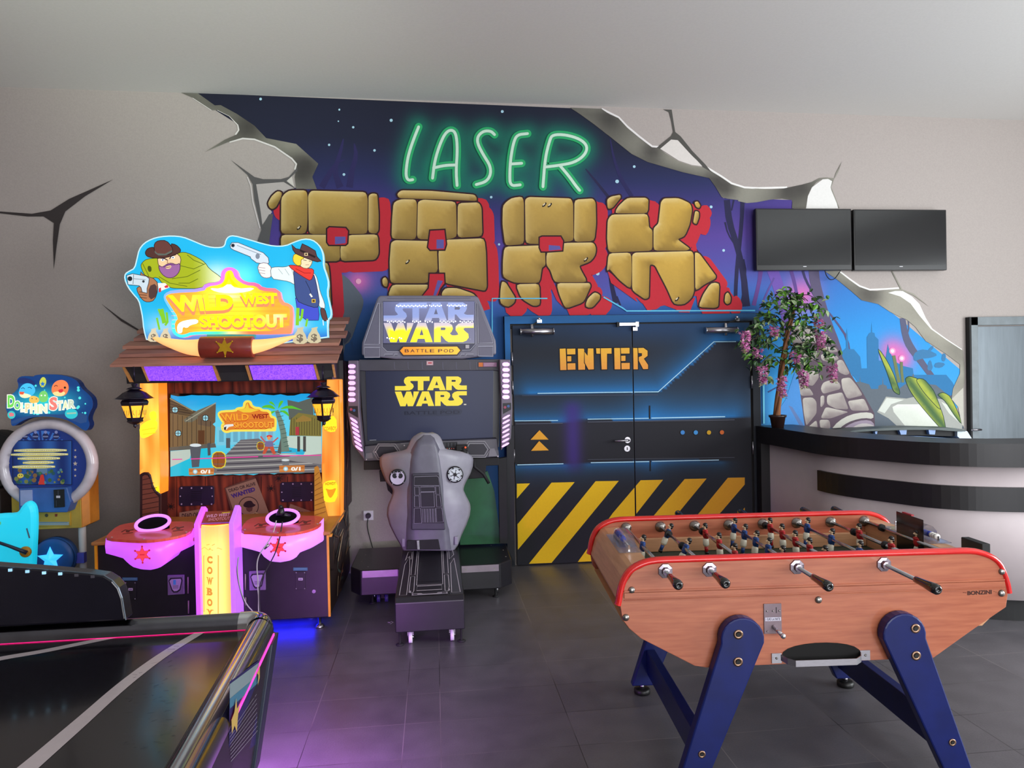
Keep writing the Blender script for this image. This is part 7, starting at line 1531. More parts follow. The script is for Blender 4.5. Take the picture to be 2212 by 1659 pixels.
# rear frame: right post, green side sheet, back foot beam
b = MB(); b.prismY([(1140, 240), (1200, 230), (1205, 860), (1150, 860)], 5.56, .06, BLACKM, zu); b.build('rear_post', sw)
b = MB(); b.prismY([(1200, 0), (1255, 0), (1258, 1000), (1205, 900)], 5.66, .05, mat('post_near_black', (16, 16, 24), .6), zu); b.build('rear_column', sw)  # near-black slab right of the rear post
GRN = mat('green_fabric_sheet', (22, 74, 46), .55, c2=(34, 104, 62), scale=5, bump=.5)
b = MB(); pz0 = atY(zu([(868, 400), (1060, 330), (1110, 480), (1160, 860), (860, 870), (850, 600)]), 5.60); b.hull8(pz0, pz0 + np.array([0, .02, 0]), GRN); b.build('side_sheet', sw)
for p in ([(300, 330), (345, 400), (470, 560), (460, 600), (330, 470)],):
    b = MB(); b.prismY(p, 5.40, .04, BLACKM, zu); b.build('support_arm', sw)
# platform
PLT = mat('platform_black', (30, 29, 34), .35, var=.08)
PB = [(-.545, 5.055), (.440, 5.055), (.535, 5.16), (.545, 5.72), (-.62, 5.72), (-.625, 5.17)]
b = MB(); b.hull8([(x, y, .075) for x, y in PB], [(x, y, .255) for x, y in PB], PLT); plt_ = b.build('platform', sw, bevel=.008)
for xa, xb in ((-.53, -.285), (.165, .43)):
    b = MB(); b.box((xa, 5.048, .205), (xb, 5.0545, .252), mat('brushed_trim', (150, 138, 148), .35, .7)); tr_ = b.build('metal_trim', plt_)
    for x in (xa + .03, xb - .03): b = MB(); b.cyl((x, 5.044, .225), (x, 5.048, .225), .006, SCREW, 10); b.build('trim_screw', tr_)
for x, y in ((-.56, 5.3), (-.55, 5.5), (.50, 5.25), (.50, 5.45), (-.5, 5.15), (.42, 5.62)): b = MB(); b.ball((x, y, .2545), .007, SCREW, (1, 1, .5)); b.build('screw', plt_)
for x, y in ((.41, 5.12), (-.47, 5.12), (.41, 5.6), (-.47, 5.6)):
    b = MB(); b.lathe([(.022, 0), (.024, .006), (.012, .012), (.008, .014), (.008, .0745)], (x, y, 0), BLACKM, 14); b.cyl((x + .012, y + .03, .02), (x + .012, y + .03, .0745), .011, CHROME, 10); b.build('levelling_foot', plt_)
b = MB(); 
for d in (-.028, .028): b.cyl((-.40 + d - .012, 5.14, .032), (-.40 + d + .012, 5.14, .032), .031, mat('violet_caster', (60, 54, 110), .4), 20)
b.cyl((-.428, 5.14, .032), (-.372, 5.14, .032), .008, STEEL, 8); b.box((-.41, 5.13, .03), (-.39, 5.15, .0745), BLACKM); b.build('caster', plt_)
# seat pedestal
y0, y1 = 4.255, 5.24
PED = [(y0, .085), (y0, .262), (y0 + .03, .287), (y1, .345), (y1, .257), (5.04, .256), (5.04, .085)]
b = MB(); b.hull8([(-.262, y, z) for y, z in PED], [(.152, y, z) for y, z in PED], PLT); ped = b.build('seat_pedestal', sw, bevel=.006)
pz = Paint(lambda p: atZ(zu(p), .315)[:, :2] if 0 else np.array(p, float), lambda uv, h: np.stack([-.262 + .414 * uv[:, 0], y0 + .03 + (y1 - y0 - .03) * uv[:, 1], .287 + .058 * uv[:, 1] + h], 1), .0003, h0=.0008)
WL = (206, 200, 210)
def PO(p, c=WL, wd=.010, cl=True):
    A = np.array(p, float)
    pz.line([tuple(a) for a in A], wd, c, closed=cl)
pz.rect(.30, .26, .70, .93, (34, 34, 40))
for p in ([(.29, .05 + .0), (.29, .95), (.72, .95), (.72, .05 + .2), (.69, .17), (.31, .17), (.29, .22)],): pass
PO([(.30, .20), (.30, .93), (.695, .93), (.695, .20)]); PO([(.305, .10), (.31, .18), (.675, .18), (.68, .10)]); PO([(.20, .40), (.205, .94), (.275, .94), (.265, .40)]); PO([(.195, .07), (.20, .37), (.265, .37), (.265, .10), (.25, .06)])
PO([(.72, .40), (.72, .94), (.79, .94), (.79, .40)]); PO([(.725, .07), (.725, .37), (.785, .37), (.79, .14), (.77, .06)]); PO([(.06, .03), (.085, .62), (.15, .82), (.175, .52), (.165, .03)]); PO([(.085, .72), (.12, .92), (.185, .92), (.18, .74), (.12, .80)]) 
PO([(.82, .03), (.835, .60), (.90, .72), (.945, .03)]); PO([(.82, .70), (.82, .93), (.885, .93), (.90, .80)])
pz.poly([(.24, -.01 + .02), (.24, .045), (.38, .045), (.40, .03), (.60, .03), (.62, .045), (.76, .045), (.76, .01)], (170, 164, 176)); pz.rect(.26, .018, .32, .038, (70, 66, 76)); pz.rect(.68, .018, .74, .038, (70, 66, 76)); pz.rect(.41, .034, .59, .05, (60, 56, 64)); pz.rect(.42, .93, .58, .955, (190, 186, 196))
for x in (.215, .785): pz.disc((x, .075), .013, (190, 184, 196), 8, .02); pz.disc((x, .04), .010, (30, 30, 34), 8, .014)
pz.build('pedestal_decal', PRINT, ped)
for x in (-.175, .075):
    b = MB(); b.cyl((x - .011, 4.315, .036), (x + .011, 4.315, .036), .035, WHITEP, 24); b.cyl((x - .018, 4.315, .036), (x + .018, 4.315, .036), .009, STEEL, 10); b.box((x - .018, 4.30, .05), (x - .013, 4.33, .0845), STEEL); b.box((x + .013, 4.30, .05), (x + .018, 4.33, .0845), STEEL); b.build('caster_wheel', ped)
for x in (-.238, .130):
    b = MB(); b.lathe([(.024, 0), (.026, .005), (.012, .012), (.007, .014), (.007, .0845)], (x, 4.29, 0), BLACKM, 14); b.build('levelling_foot', ped)
# seat shell seen from behind
Y0s = 5.10
ROWS = [(62, 585, 650), (72, 560, 680), (90, 530, 700), (110, 512, 712), (150, 494, 727), (178, 480, 740), (198, 440, 790), (206, 400, 880), (214, 330, 912), (222, 302, 930), (240, 286, 941), (290, 289, 938), (340, 306, 922), (400, 332, 890), (440, 370, 873), (470, 384, 868), (510, 378, 886), (570, 352, 917), (600, 343, 921), (650, 340, 915), (720, 360, 890), (800, 400, 852), (860, 436, 832), (905, 456, 800)]
def shellpt(x, y, t, off=0., k=.15):
    yy = Y0s + k * abs(t) ** 2.2 - off + .16 * max(0, (300 - y) / 300) ** 1.5
    return yy
def lerpfill(rows, ymin, ymax, n):
    ys = np.linspace(ymin, ymax, n); R = np.array(rows, float); return [(y, np.interp(y, R[:, 0], R[:, 1]), np.interp(y, R[:, 0], R[:, 2])) for y in ys]
P = []
for (y, xa, xb) in lerpfill(ROWS, 62, 905, 60):
    row = []
    for t in np.linspace(-1, 1, 33):
        x = (xa + xb) / 2 + (xb - xa) / 2 * t; wide = (xb - xa) / 640; yy = Y0s + .17 * abs(t) ** 2.5 * min(1, wide) + .05 * (1 - min(1, (y - 62) / 60)); q = W1(*zu([(x, y)])[0], yy); row.append(tuple(q))
    P.append(row)
b = MB(); b.grid(P, GREYL); sh = b.build('seat_shell', sw, solid=.02)
b = MB(); P2_ = []
for (y, xa, xb) in lerpfill([(62, 590, 645), (80, 560, 678), (110, 530, 690), (180, 500, 715), (250, 482, 728), (340, 476, 740), (600, 470, 760), (905, 462, 795)], 66, 905, 40):
    row = []
    for t in np.linspace(-1, 1, 15):
        x = (xa + xb) / 2 + (xb - xa) / 2 * t; yy = Y0s - .030 + .045 * abs(t) ** 6 + .05 * (1 - min(1, (y - 62) / 60)); row.append(tuple(W1(*zu([(x, y)])[0], yy)))
    P2_.append(row)
b.grid(P2_, mat('seat_spine_grey', (100, 98, 112), .42)); b.build('seat_spine', sh)
b = MB(); b.prismY([(506, 350), (705, 342), (752, 762), (502, 762)], Y0s - .045, .02, GREYD, zu); b.build('spine_recess', sh, bevel=.008)
pd_ = planeY(Y0s - .0455, zu, dh=.0003)
pd_.poly([(516, 362), (702, 358), (742, 712), (514, 712)], (26, 25, 32)); WL = (150, 146, 162)
pd_.line([(526, 372), (692, 366), (704, 380), (708, 436), (524, 436)], 3, WL, closed=True); pd_.line([(570, 446), (672, 444), (676, 480), (572, 482)], 3, WL, closed=True); pd_.line([(570, 486), (668, 484), (672, 592), (574, 594)], 3, WL, closed=True)
for p in ([(526, 446), (560, 446), (562, 506), (528, 506)], [(526, 512), (560, 512), (564, 594), (526, 592)], [(680, 442), (706, 442), (712, 500), (682, 500)], [(684, 506), (712, 506), (722, 590), (688, 590)], [(524, 604), (572, 602), (578, 710), (522, 712)], [(682, 600), (726, 598), (738, 700), (688, 704)]): pd_.line(p, 3, WL, closed=True)
for i in range(5): x = 584 + i * 20; pd_.line([(x, 604), (x + 12, 604), (x + 16, 706), (x + 4, 706)], 2.5, WL, closed=True)
pd_.build('spine_decal', PRINT, sh)
# round emblems on the shoulders
for L in (1, 0):
    c = (402, 376) if L else (822, 354); yy = Y0s + .012
    k = W1(*zu([c])[0], yy)
    b = MB(); b.lathe([(.058, .006), (.060, 0), (.060, -.012), (.056, -.015), (.0005, -.015)], (k[0], yy, k[2]), mat('emblem_black', (18, 16, 22), .4), 32, 'y'); em = b.build('emblem_disc', sh)
    pe = Paint(lambda p: np.array(p, float), lambda uv, h, k=k, yy=yy: np.stack([k[0] + uv[:, 0], np.full(len(uv), yy - .015 - h), k[2] + uv[:, 1]], 1), .0003)
    W_ = (200, 190, 214) if L else (214, 222, 228)
    circ = lambda r, n=28, cx=0, cz=0: [(cx + r * math.cos(2 * math.pi * i / n), cz + r * math.sin(2 * math.pi * i / n)) for i in range(n)]
    if L:
        pe.poly(circ(.050), W_); pe.poly(circ(.0185, 20, -.018, .014), (18, 16, 22)); pe.poly(circ(.0185, 20, .020, .012), (18, 16, 22)); pe.poly([(-.03, .03), (-.012, .056), (.014, .056), (.03, .03), (.018, .036), (-.018, .036)], (18, 16, 22))
        pe.poly([(-.0065, -.01), (-.0045, .012), (-.012, .022), (-.005, .022), (-.003, .032), (.001, .046), (.005, .032), (.007, .022), (.014, .022), (.0065, .012), (.0085, -.01)], W_); pe.poly([(-.036, .028), (-.024, .04), (-.03, .044), (-.044, .034)], (18, 16, 22))
    else:
        pe.poly(circ(.051), W_); pe.poly(circ(.045), (18, 16, 22)); pe.poly(circ(.0425), W_)
        for i in range(6):
            a = i * math.pi / 3 + .3; u = np.array([math.cos(a), math.sin(a)]); v = np.array([-u[1], u[0]])
            pe.poly([tuple(u * .012 - v * .0022), tuple(u * .030 - v * .0022), tuple(u * .030 + v * .0022), tuple(u * .012 + v * .0022)], (18, 16, 22)); pe.poly([tuple(u * .030 - v * .005), tuple(u * .034 - v * .005), tuple(u * .034 + v * .005), tuple(u * .030 + v * .005)], (18, 16, 22))
        pe.poly(circ(.014, 6), (18, 16, 22))
        for i in range(6):
            a = i * math.pi / 3 + .3 + math.pi / 6; u = np.array([math.cos(a), math.sin(a)]); v = np.array([-u[1], u[0]]); pe.poly([tuple(u * .041 - v * .005), tuple(u * .052 - v * .005), tuple(u * .052 + v * .005), tuple(u * .041 + v * .005)], (18, 16, 22))
    for i in range(4): a = i * math.pi / 2 + .9; pe.poly(circ(.003, 8, .0545 * math.cos(a), .0545 * math.sin(a)), (190, 186, 196))
    pe.build('emblem_print', PRINT, em)
# seat pan in front of the shell and side bolts
b = MB(); b.box((-.20, Y0s + .06, .35), (.09, Y0s + .40, .50), GREYD); b.build('seat_pan', sh, bevel=.03)
b = MB(); b.prismY([(470, 840), (700, 830), (715, 905), (468, 905)], Y0s - .038, .02, BLACKM, zu); b.prismY([(540, 840), (562, 838), (566, 905), (545, 905)], Y0s - .046, .01, CHROME, zu); b.build('seat_latch', sh, bevel=.003)
for q_ in ((448, 850), (830, 835)): w0 = W1(*zu([q_])[0], Y0s + .06); b = MB(); b.box((w0[0] - .012, w0[1] - .02, w0[2] - .03), (w0[0] + .012, w0[1] + .02, w0[2] + .03), GREYL); b.build('side_clip', sh, bevel=.004)
# glints on the floor: broken zip tie
# ================================================================== CHILDREN'S SEA-CREATURE MACHINE
dl = thing('kids_ride_machine', 'round-screened sea animal kids arcade machine with lit blue sign, left edge', 'arcade machine', (-2.65, 5.2, 0))
Yd = 5.18
WR = mat('white_ring_plastic', (206, 198, 206), .3, coat=.4); YEP = mat('yellow_body', (206, 168, 60), .45); BLP = mat('blue_panel', (60, 100, 170), .4)
kc = W1(*zd([(352, 775)])[0], Yd); RX = W1(*zd([(722, 775)])[0], Yd)[0] - kc[0]; RZ = RX * .98
b = MB(); P = []
for a in np.linspace(0, 2 * math.pi, 49)[:-1]:
    row = []
    for j in range(14):
        t = 2 * math.pi * j / 14; r_ = RX - .036 + .036 * math.cos(t); row.append((kc[0] + r_ * math.cos(a), Yd + .02 - .045 * math.sin(t), kc[2] + r_ * .98 * math.sin(a)))
    P.append(row)
P.append(P[0]); b.grid(P, WR, closed=True); b.build('screen_ring', dl)
b = MB(); b.lathe([(RX - .05, .03), (RX - .05, .12), (.001, .12)], (kc[0], Yd, kc[2]), WR, 40, 'y'); b.lathe([(RX - .06, .012), (RX - .06, .05), (.001, .05)], (kc[0], Yd, kc[2]), BLP, 40, 'y'); rp_ = b.build('round_panel', dl)
pq = planeY(Yd + .012, zd, dh=.0003)
def bl(uv, p): d = np.hypot(*(uv - kc[[0, 2]]).T); return mixc((40, 66, 150), (30, 50, 116), d / .25)
pq.poly([(352 + 298 * math.cos(a), 778 + 292 * math.sin(a)) for a in np.linspace(0, 2 * math.pi, 41)[:-1]], bl, step=.04)
for i in range(9): a = -math.pi / 2 + (i - 4) * .22; pq.poly([(320 + 60 * math.cos(a), 690 + 60 * math.sin(a)), (320 + 200 * math.cos(a - .06), 720 + 200 * math.sin(a - .06)), (320 + 200 * math.cos(a + .06), 720 + 200 * math.sin(a + .06))], (60, 110, 190))
for sx_, x in ((1, 60), (1, 565)):
    for y, r in ((665, 10), (715, 13), (765, 18), (810, 12), (855, 10)):
        pq.poly([(x + (r if i % 2 == 0 else r * .45) * math.cos(-math.pi / 2 + i * math.pi / 5), y + (r if i % 2 == 0 else r * .45) * math.sin(-math.pi / 2 + i * math.pi / 5)) for i in range(10)], (170, 160, 150))
for x in (190, 270, 345, 425): pq.disc((x, 560), 24, (34, 40, 84), 12); pq.disc((x, 530), 12, (120, 130, 180), 10); pq.rect(x - 20, 558, x + 20, 568, (110, 120, 160))
pq.rect(98, 590, 545, 925, (22, 34, 74)); pq.rect(105, 596, 538, 918, lambda uv, p: mixc((24, 44, 104), (44, 90, 160), .5 + .5 * np.sin(uv[:, 0] * 40)), step=.02)
pq.poly([(330, 845), (345, 918), (300, 918), (315, 845)], (190, 60, 50)); pq.rect(280, 800, 360, 840, (90, 120, 150))
rk = random.Random(4)
for i in range(40): pq.disc((rk.uniform(115, 528), rk.uniform(810, 905)), rk.uniform(8, 18), rk.choice([(60, 110, 80), (40, 80, 90), (110, 120, 70), (56, 90, 60), (120, 90, 60), (70, 120, 140)]), 7)
pq.poly([(300, 918), (318, 846), (330, 844), (348, 918)], (190, 56, 50)); pq.disc((168, 852), 24, (206, 190, 80), 10, 18); pq.disc((160, 850), 4, (30, 30, 30), 6); pq.disc((178, 850), 4, (30, 30, 30), 6)
rk = random.Random(9)
for i, (xa, xb, y) in enumerate(((125, 508, 665), (108, 524, 694), (165, 470, 722), (208, 428, 752), (136, 442, 782))):
    pq.poly([(xa - 4, y - 12), (xb + 4, y - 14), (xb + 4, y + 10), (xa - 4, y + 13)], (214, 206, 120), rnd=1); pq.line([(xa + 6, y - 2), (xb - 6, y - 4)], 5, (240, 240, 226))
    x = xa + 6
    while x < xb - 14:
        w__ = rk.uniform(5, 11); pq.line([(x, y - 6), (x + w__ * .5, y + 5)], 3, (120, 116, 90)); x += w__ + 4
pq.build('ring_picture', matpaint('kids_screen', emit=.55, rough=.2, diffuse=.5, grain=.02), rp_)
# lit sign on top
MK = [(80, 470), (85, 420), (60, 400), (40, 340), (60, 270), (130, 215), (140, 180), (125, 140), (150, 115), (200, 110), (250, 118), (260, 105), (330, 98), (440, 100), (530, 120), (580, 150), (605, 200), (660, 245), (690, 280), (696, 340), (672, 380), (655, 430), (672, 470), (660, 505), (635, 525), (560, 470), (480, 430), (350, 410), (230, 420), (160, 450), (100, 490)]
b = MB(); b.prismY(chaikin(MK, 1), Yd - .03, .07, mat('sign_blue_edge', (24, 50, 110), .35), zd); sg_ = b.build('sign', dl, bevel=.004)
pq = planeY(Yd - .03, zd, dh=.0003)
k1 = W1(*zd([(340, 300)])[0], Yd)[[0, 2]]
pq.poly(MK, lambda uv, p: mixc((40, 210, 214), (20, 60, 120), np.hypot((uv[:, 0] - k1[0]) / .30, (uv[:, 1] - k1[1]) / .13)), rnd=1, step=.025)
rk = random.Random(2)
for i in range(30): x, y = rk.uniform(90, 640), rk.uniform(150, 400); pq.disc((x, y), rk.uniform(5, 12), (80, 220, 220), 10); 
pq.poly([(90, 440), (300, 395), (480, 400), (660, 380), (650, 480), (480, 420), (350, 405), (230, 415), (90, 480)], (40, 70, 120), rnd=1)
# sea animals, generic
pq.poly([(140, 250), (160, 185), (210, 160), (260, 180), (275, 230), (230, 270), (170, 275)], (70, 190, 236), rnd=2); pq.poly([(150, 240), (200, 240), (250, 260), (200, 278), (160, 270)], (250, 240, 190), rnd=1); pq.poly([(150, 228), (190, 230), (180, 250), (155, 248)], (230, 90, 60)); pq.line([(165, 205), (180, 198), (192, 208)], 5, (20, 60, 120)); pq.line([(215, 198), (232, 196), (244, 206)], 5, (20, 60, 120)); pq.poly([(130, 150), (170, 118), (250, 140), (280, 185), (215, 160), (165, 170)], (30, 44, 100), rnd=1)
pq.poly([(395, 180), (430, 145), (480, 138), (515, 165), (522, 210), (495, 260), (430, 262), (390, 235)], (240, 130, 80), rnd=2); pq.poly([(395, 235), (440, 225), (500, 230), (480, 262), (420, 262)], (246, 220, 150), rnd=1); pq.poly([(438, 215), (480, 205), (478, 232), (450, 238)], (214, 50, 60), rnd=1); pq.disc((492, 198), 9, (40, 30, 30), 8); pq.line([(412, 190), (425, 180), (438, 188)], 5, (80, 30, 30))
pq.poly([(225, 285), (235, 262), (265, 258), (300, 275), (300, 305), (265, 318), (230, 308)], (246, 190, 90), rnd=2); pq.disc((248, 280), 4, (40, 30, 30), 6); pq.disc((280, 282), 4, (40, 30, 30), 6)
pq.poly([(298, 250), (320, 222), (350, 222), (368, 250), (365, 300), (320, 310), (300, 290)], (120, 206, 110), rnd=2); pq.disc((318, 256), 6, (250, 250, 240), 8); pq.disc((345, 256), 6, (250, 250, 240), 8)
pq.poly([(300, 160), (320, 120), (345, 120), (358, 155), (340, 195), (315, 195)], (196, 206, 80), rnd=1); pq.poly([(328 + (20 if i % 2 == 0 else 9) * math.cos(-math.pi / 2 + i * math.pi / 5), 170 + (20 if i % 2 == 0 else 9) * math.sin(-math.pi / 2 + i * math.pi / 5)) for i in range(10)], (30, 110, 200))
for ch, x0_, x1__, y0_, y1__, c in (('D', 68, 120, 255, 345, (110, 214, 90)), ('O', 118, 162, 300, 360, (120, 214, 120)), ('L', 168, 198, 315, 375, (240, 236, 210)), ('P', 200, 238, 318, 380, (244, 220, 170)), ('H', 240, 282, 320, 385, (240, 240, 200)), ('I', 288, 304, 330, 385, (226, 236, 190)), ('N', 312, 362, 325, 385, (230, 236, 200)), ('S', 380, 440, 270, 365, (236, 130, 120)), ('T', 440, 478, 300, 362, (236, 226, 200)), ('A', 480, 522, 298, 358, (230, 236, 190)), ('R', 524, 575, 292, 348, (200, 214, 190))):
    pq.text(ch, [(x0_ - 6, y0_ - 6), (x1__ + 6, y0_ - 10), (x1__ + 6, y1__ + 6), (x0_ - 6, y1__ + 8)], (250, 250, 236), .11); pq.text(ch, [(x0_, y0_), (x1__, y0_ - 4), (x1__, y1__), (x0_, y1__ + 2)], c, .05)
pq.disc((100, 400), 30, (60, 190, 190), 14); pq.poly([(80, 390), (100, 382), (120, 392), (118, 410), (88, 412)], (220, 120, 130)); pq.disc((545, 392), 48, (50, 190, 200), 18, 38); pq.line([(512, 390), (582, 386)], 12, (150, 190, 170))
pq.build('sign_print', matpaint('sign_backlit', emit=1.0, rough=.3, diffuse=.3, grain=.02), sg_)
# body, legs, coin panel
b = MB(); a0 = W1(*zd([(85, 1050)])[0], Yd + .06); a1 = W1(*zd([(610, 1245)])[0], Yd + .06); b.box((a0[0], Yd + .06, a1[2]), (a1[0], Yd + .24, a0[2] + .06), YEP); b.hull8([(a1[0] + .001, Yd + .06, a1[2]), (a1[0] + .04, Yd + .10, a1[2] + .02), (a1[0] + .04, Yd + .24, a1[2] + .02), (a1[0] + .001, Yd + .24, a1[2])], [(a1[0] + .001, Yd + .06, a0[2] + .1), (a1[0] + .04, Yd + .10, a0[2] + .22), (a1[0] + .04, Yd + .24, a0[2] + .22), (a1[0] + .001, Yd + .24, a0[2] + .1)], mat('orange_side', (222, 140, 50), .45)); bo_ = b.build('body', dl, bevel=.004)
b = MB(); b.prismY([(140, 952), (240, 948), (400, 946), (500, 942), (530, 1050), (500, 1130), (140, 1130)], Yd - .045, .12, BLP, zd); cp_ = b.build('coin_panel', dl, bevel=.006)
b = MB(); b.prismY([(150, 965), (237, 962), (240, 1080), (152, 1080)], Yd - .055, .009, mat('pale_panel', (150, 160, 200), .4), zd); b.build('ticket_plate', cp_)
b = MB(); b.prismY([(400, 962), (475, 958), (480, 1090), (405, 1095)], Yd - .055, .009, BLACKM, zd); cs_ = b.build('coin_slot', cp_); pq = planeY(Yd - .055, zd, dh=.0003); pq.rect(420, 1005, 450, 1022, (200, 196, 206)); pq.rect(430, 965, 440, 1002, (60, 60, 70)); pq.rect(418, 1040, 424, 1085, (60, 60, 70)); pq.build('slot_print', PRINT, cs_)
b = MB(); b.prismY([(262, 1130), (522, 1128), (524, 1230), (262, 1235)], Yd + .05, .009, YEP, zd); dr = b.build('service_door', dl, bevel=.002); pq = planeY(Yd + .05, zd, dh=.0003); pq.rect(265, 1200, 515, 1225, (170, 180, 180)); pq.line([(270, 1206), (505, 1203)], 4, (100, 130, 150)); pq.disc((348, 1152), 13, (90, 80, 60), 12); pq.poly([(410, 1142), (430, 1140), (428, 1160), (412, 1162)], (150, 60, 40)); pq.build('door_print', PRINT, dr)
for x in (105, 615):
    q = W1(*zd([(x, 1300)])[0], Yd + .10); b = MB(); b.cyl((q[0], Yd + .10, 0), (q[0], Yd + .10, a1[2]), .024, WHITEP, 20); b.build('leg_post', dl)
q = W1(*zd([(400, 1470)])[0], Yd + .02); b = MB(); b.lathe([(.135, 0), (.14, .01), (.14, .05), (.001, .05)], (q[0], Yd + .02, q[2]), mat('blue_disc', (44, 96, 170), .4), 36, 'y'); b.lathe([(.138, 0), (.13, -.012), (.10, -.02), (.001, -.02)], (q[0], Yd + .02, q[2]), mat('blue_disc', (44, 96, 170)), 36, 'y'); sd = b.build('star_disc', dl)
c0 = W1(*zd([(378, 1478)])[0], Yd); R1_, R2__ = .088, .040
b = MB(); CT = (c0[0], Yd - .03, c0[2]); SP = [(c0[0] + (R1_ if i % 2 == 0 else R2__) * math.cos(math.pi / 2 + i * math.pi / 5), Yd - .004, c0[2] + (R1_ if i % 2 == 0 else R2__) * math.sin(math.pi / 2 + i * math.pi / 5)) for i in range(10)]
for i in range(10): b.face([SP[i], SP[(i + 1) % 10], CT], mat('cyan_star_light', (60, 200, 250), .3, emit=.95, ecol=(64, 196, 250)))
b.build('star_light', sd)
b = MB(); b.box((c0[0] + .10, Yd + .05, c0[2] - .05), (W1(*zd([(600, 1470)])[0], Yd)[0], Yd + .09, c0[2] + .02), mat('violet_bracket', (96, 100, 220), .4)); b.box((q[0] - .03, Yd + .08, .0), (q[0] + .03, Yd + .14, q[2]), WHITEP); b.build('disc_bracket', sd)
# cyan creature seat with side handle
Yc = 4.86
CYP = mat('lit_cyan_plastic', (20, 206, 234), .35, emit=.6, ecol=(16, 196, 232), c2=(70, 226, 244), scale=3)
DP = [(-260, 1600), (-300, 1400), (-250, 1260), (-150, 1180), (-60, 1150), (20, 1142), (80, 1142), (125, 1130), (150, 1085), (185, 1052), (215, 1050), (245, 1080), (258, 1140), (258, 1250), (252, 1380), (245, 1500), (238, 1640)]
b = MB(); fs = b.prismY(chaikin(DP, 1), Yc, .07, CYP, zd); sd_ = b.build('creature_seat', dl, bevel=.03)
b = MB(); w0 = W1(*zd([(188, 1425)])[0], Yc - .012); b.lathe([(.034, .012), (.036, 0), (.030, -.008), (.001, -.010)], tuple(w0), mat('orange_knob', (206, 150, 40), .4), 22, 'y'); b.build('handle_socket', sd_)
b = MB(); b.tube([tuple(W1(*zd([p_])[0], Yc - .03 - .05 * t)) for p_, t in (((200, 1432), 0), (150, 1412), (90, 1388), (0, 1360)) and [((200, 1432), 0), ((150, 1412), .3), ((60, 1378), .6), (( -20, 1352), 1)]], [.014, .012, .010, .010], mat('navy_handle', (40, 48, 70), .4), 10); b.build('handle', sd_)
pq = planeY(Yc, zd, dh=.0006, h0=.001); pq.poly([(195, 1250), (205, 1245), (228, 1320), (215, 1322)], (90, 130, 150)); pq.disc((-5, 1210), 16, (120, 250, 190), 12); pq.build('seat_print', PRINT, sd_)
b = MB(); b.lathe([(.20, 0), (.22, .02), (.20, .05), (.14, .12), (.10, .45), (.001, .46)], (W1(*zd([(60, 1500)])[0], Yc)[0], Yc + .10, 0), BLP, 28); b.build('seat_base', sd_)
# dark machine at the far left
dk = thing('dark_arcade_cabinet', 'black arcade machine partly seen behind the round ring at the left edge', 'arcade machine', (-3.3, 5.4, 0))
b = MB(); b.box((-3.75, 5.42, 0), (-3.09, 5.9, .86), mat('brown_dark_cabinet', (60, 48, 44), .6)); b.build('body', dk, bevel=.01)
b = MB(); b.lathe([(.20, 0), (.21, .02), (.21, .16), (.001, .16)], (-3.20, 5.50, 1.07), BLACKM, 32, 'y'); b.build('round_display', dk)

# ================================================================== AIR HOCKEY TABLE
ah = thing('air_hockey_table', 'black air hockey table with chrome rails and white curved lines, in front left', 'air hockey table', (-1.3, 1.9, 0))
ZR_ = .80; ZP_ = .752
RAIL = mat('chrome_rail', (205, 205, 212), .16, 1., var=.03)
XO = -.545; YF_ = 2.575          # outer faces of the right rail and the far rail at table-top height
xo0 = atZ([(430, 1659)], .775)[0]; xo1 = atZ([(587, 1345)], .775)[0]
def railx(y): return xo1[0] + (xo0[0] - xo1[0]) * (y - xo1[1]) / (xo0[1] - xo1[1])
NEARY = .55
prof = [(.000, .720), (.004, .745), (.000, .770), (-.012, .790), (-.032, .800), (-.050, .797), (-.066, .786), (-.076, .770), (-.080, .7525)]
grooves = []
b = MB(); pts = []
for t, (dx, z) in enumerate(chaikin(prof, 2, False)): pts.append((dx, z))
P = [[(railx(y) + dx, y, z) for dx, z in pts] for y in (NEARY, 1.2, 1.8, 2.40, YF_ - .07)]
b.grid(P, RAIL); rr = b.build('side_rail', ah)
for dx, z in ((-.004, .7815), (-.020, .7965), (-.056, .7945), (-.066, .7875), (-.074, .7745)):
    b = MB(); b.tube([(railx(y) + dx, y, z) for y in (NEARY, YF_ - .08)], .0008, mat('rail_groove', (24, 24, 30), .4), 6); b.build('rail_groove', rr)
prof2 = [(dx, z) for dx, z in pts]
XFL = -2.1
P = [[(x, YF_ + dx, z) for dx, z in prof2] for x in (railx(2.5) - .07, -1.0, -1.5, XFL)]
b = MB(); b.grid(P, mat('end_rail_chrome_dim', (110, 110, 118), .2, 1.)); fr_ = b.build('end_rail', ah)  # same chrome, colour darkened to stand in for its dimmer reflections
# rounded chrome corner
b = MB(); P = []; cx, cy = railx(2.5) - .085, YF_ - .085
for a in np.linspace(0, math.pi / 2, 10): P.append([(cx + (.085 + dx) * math.cos(a), cy + (.085 + dx) * math.sin(a), z + .003) for dx, z in pts])
P = [[(p[0], p[1] - .02, p[2]) for p in P[0]]] + P + [[(p[0] - .03, p[1], p[2]) for p in P[-1]]]
b.grid(P, mat('corner_chrome', (200, 200, 206), .10, 1.)); b.build('rail_corner', ah)
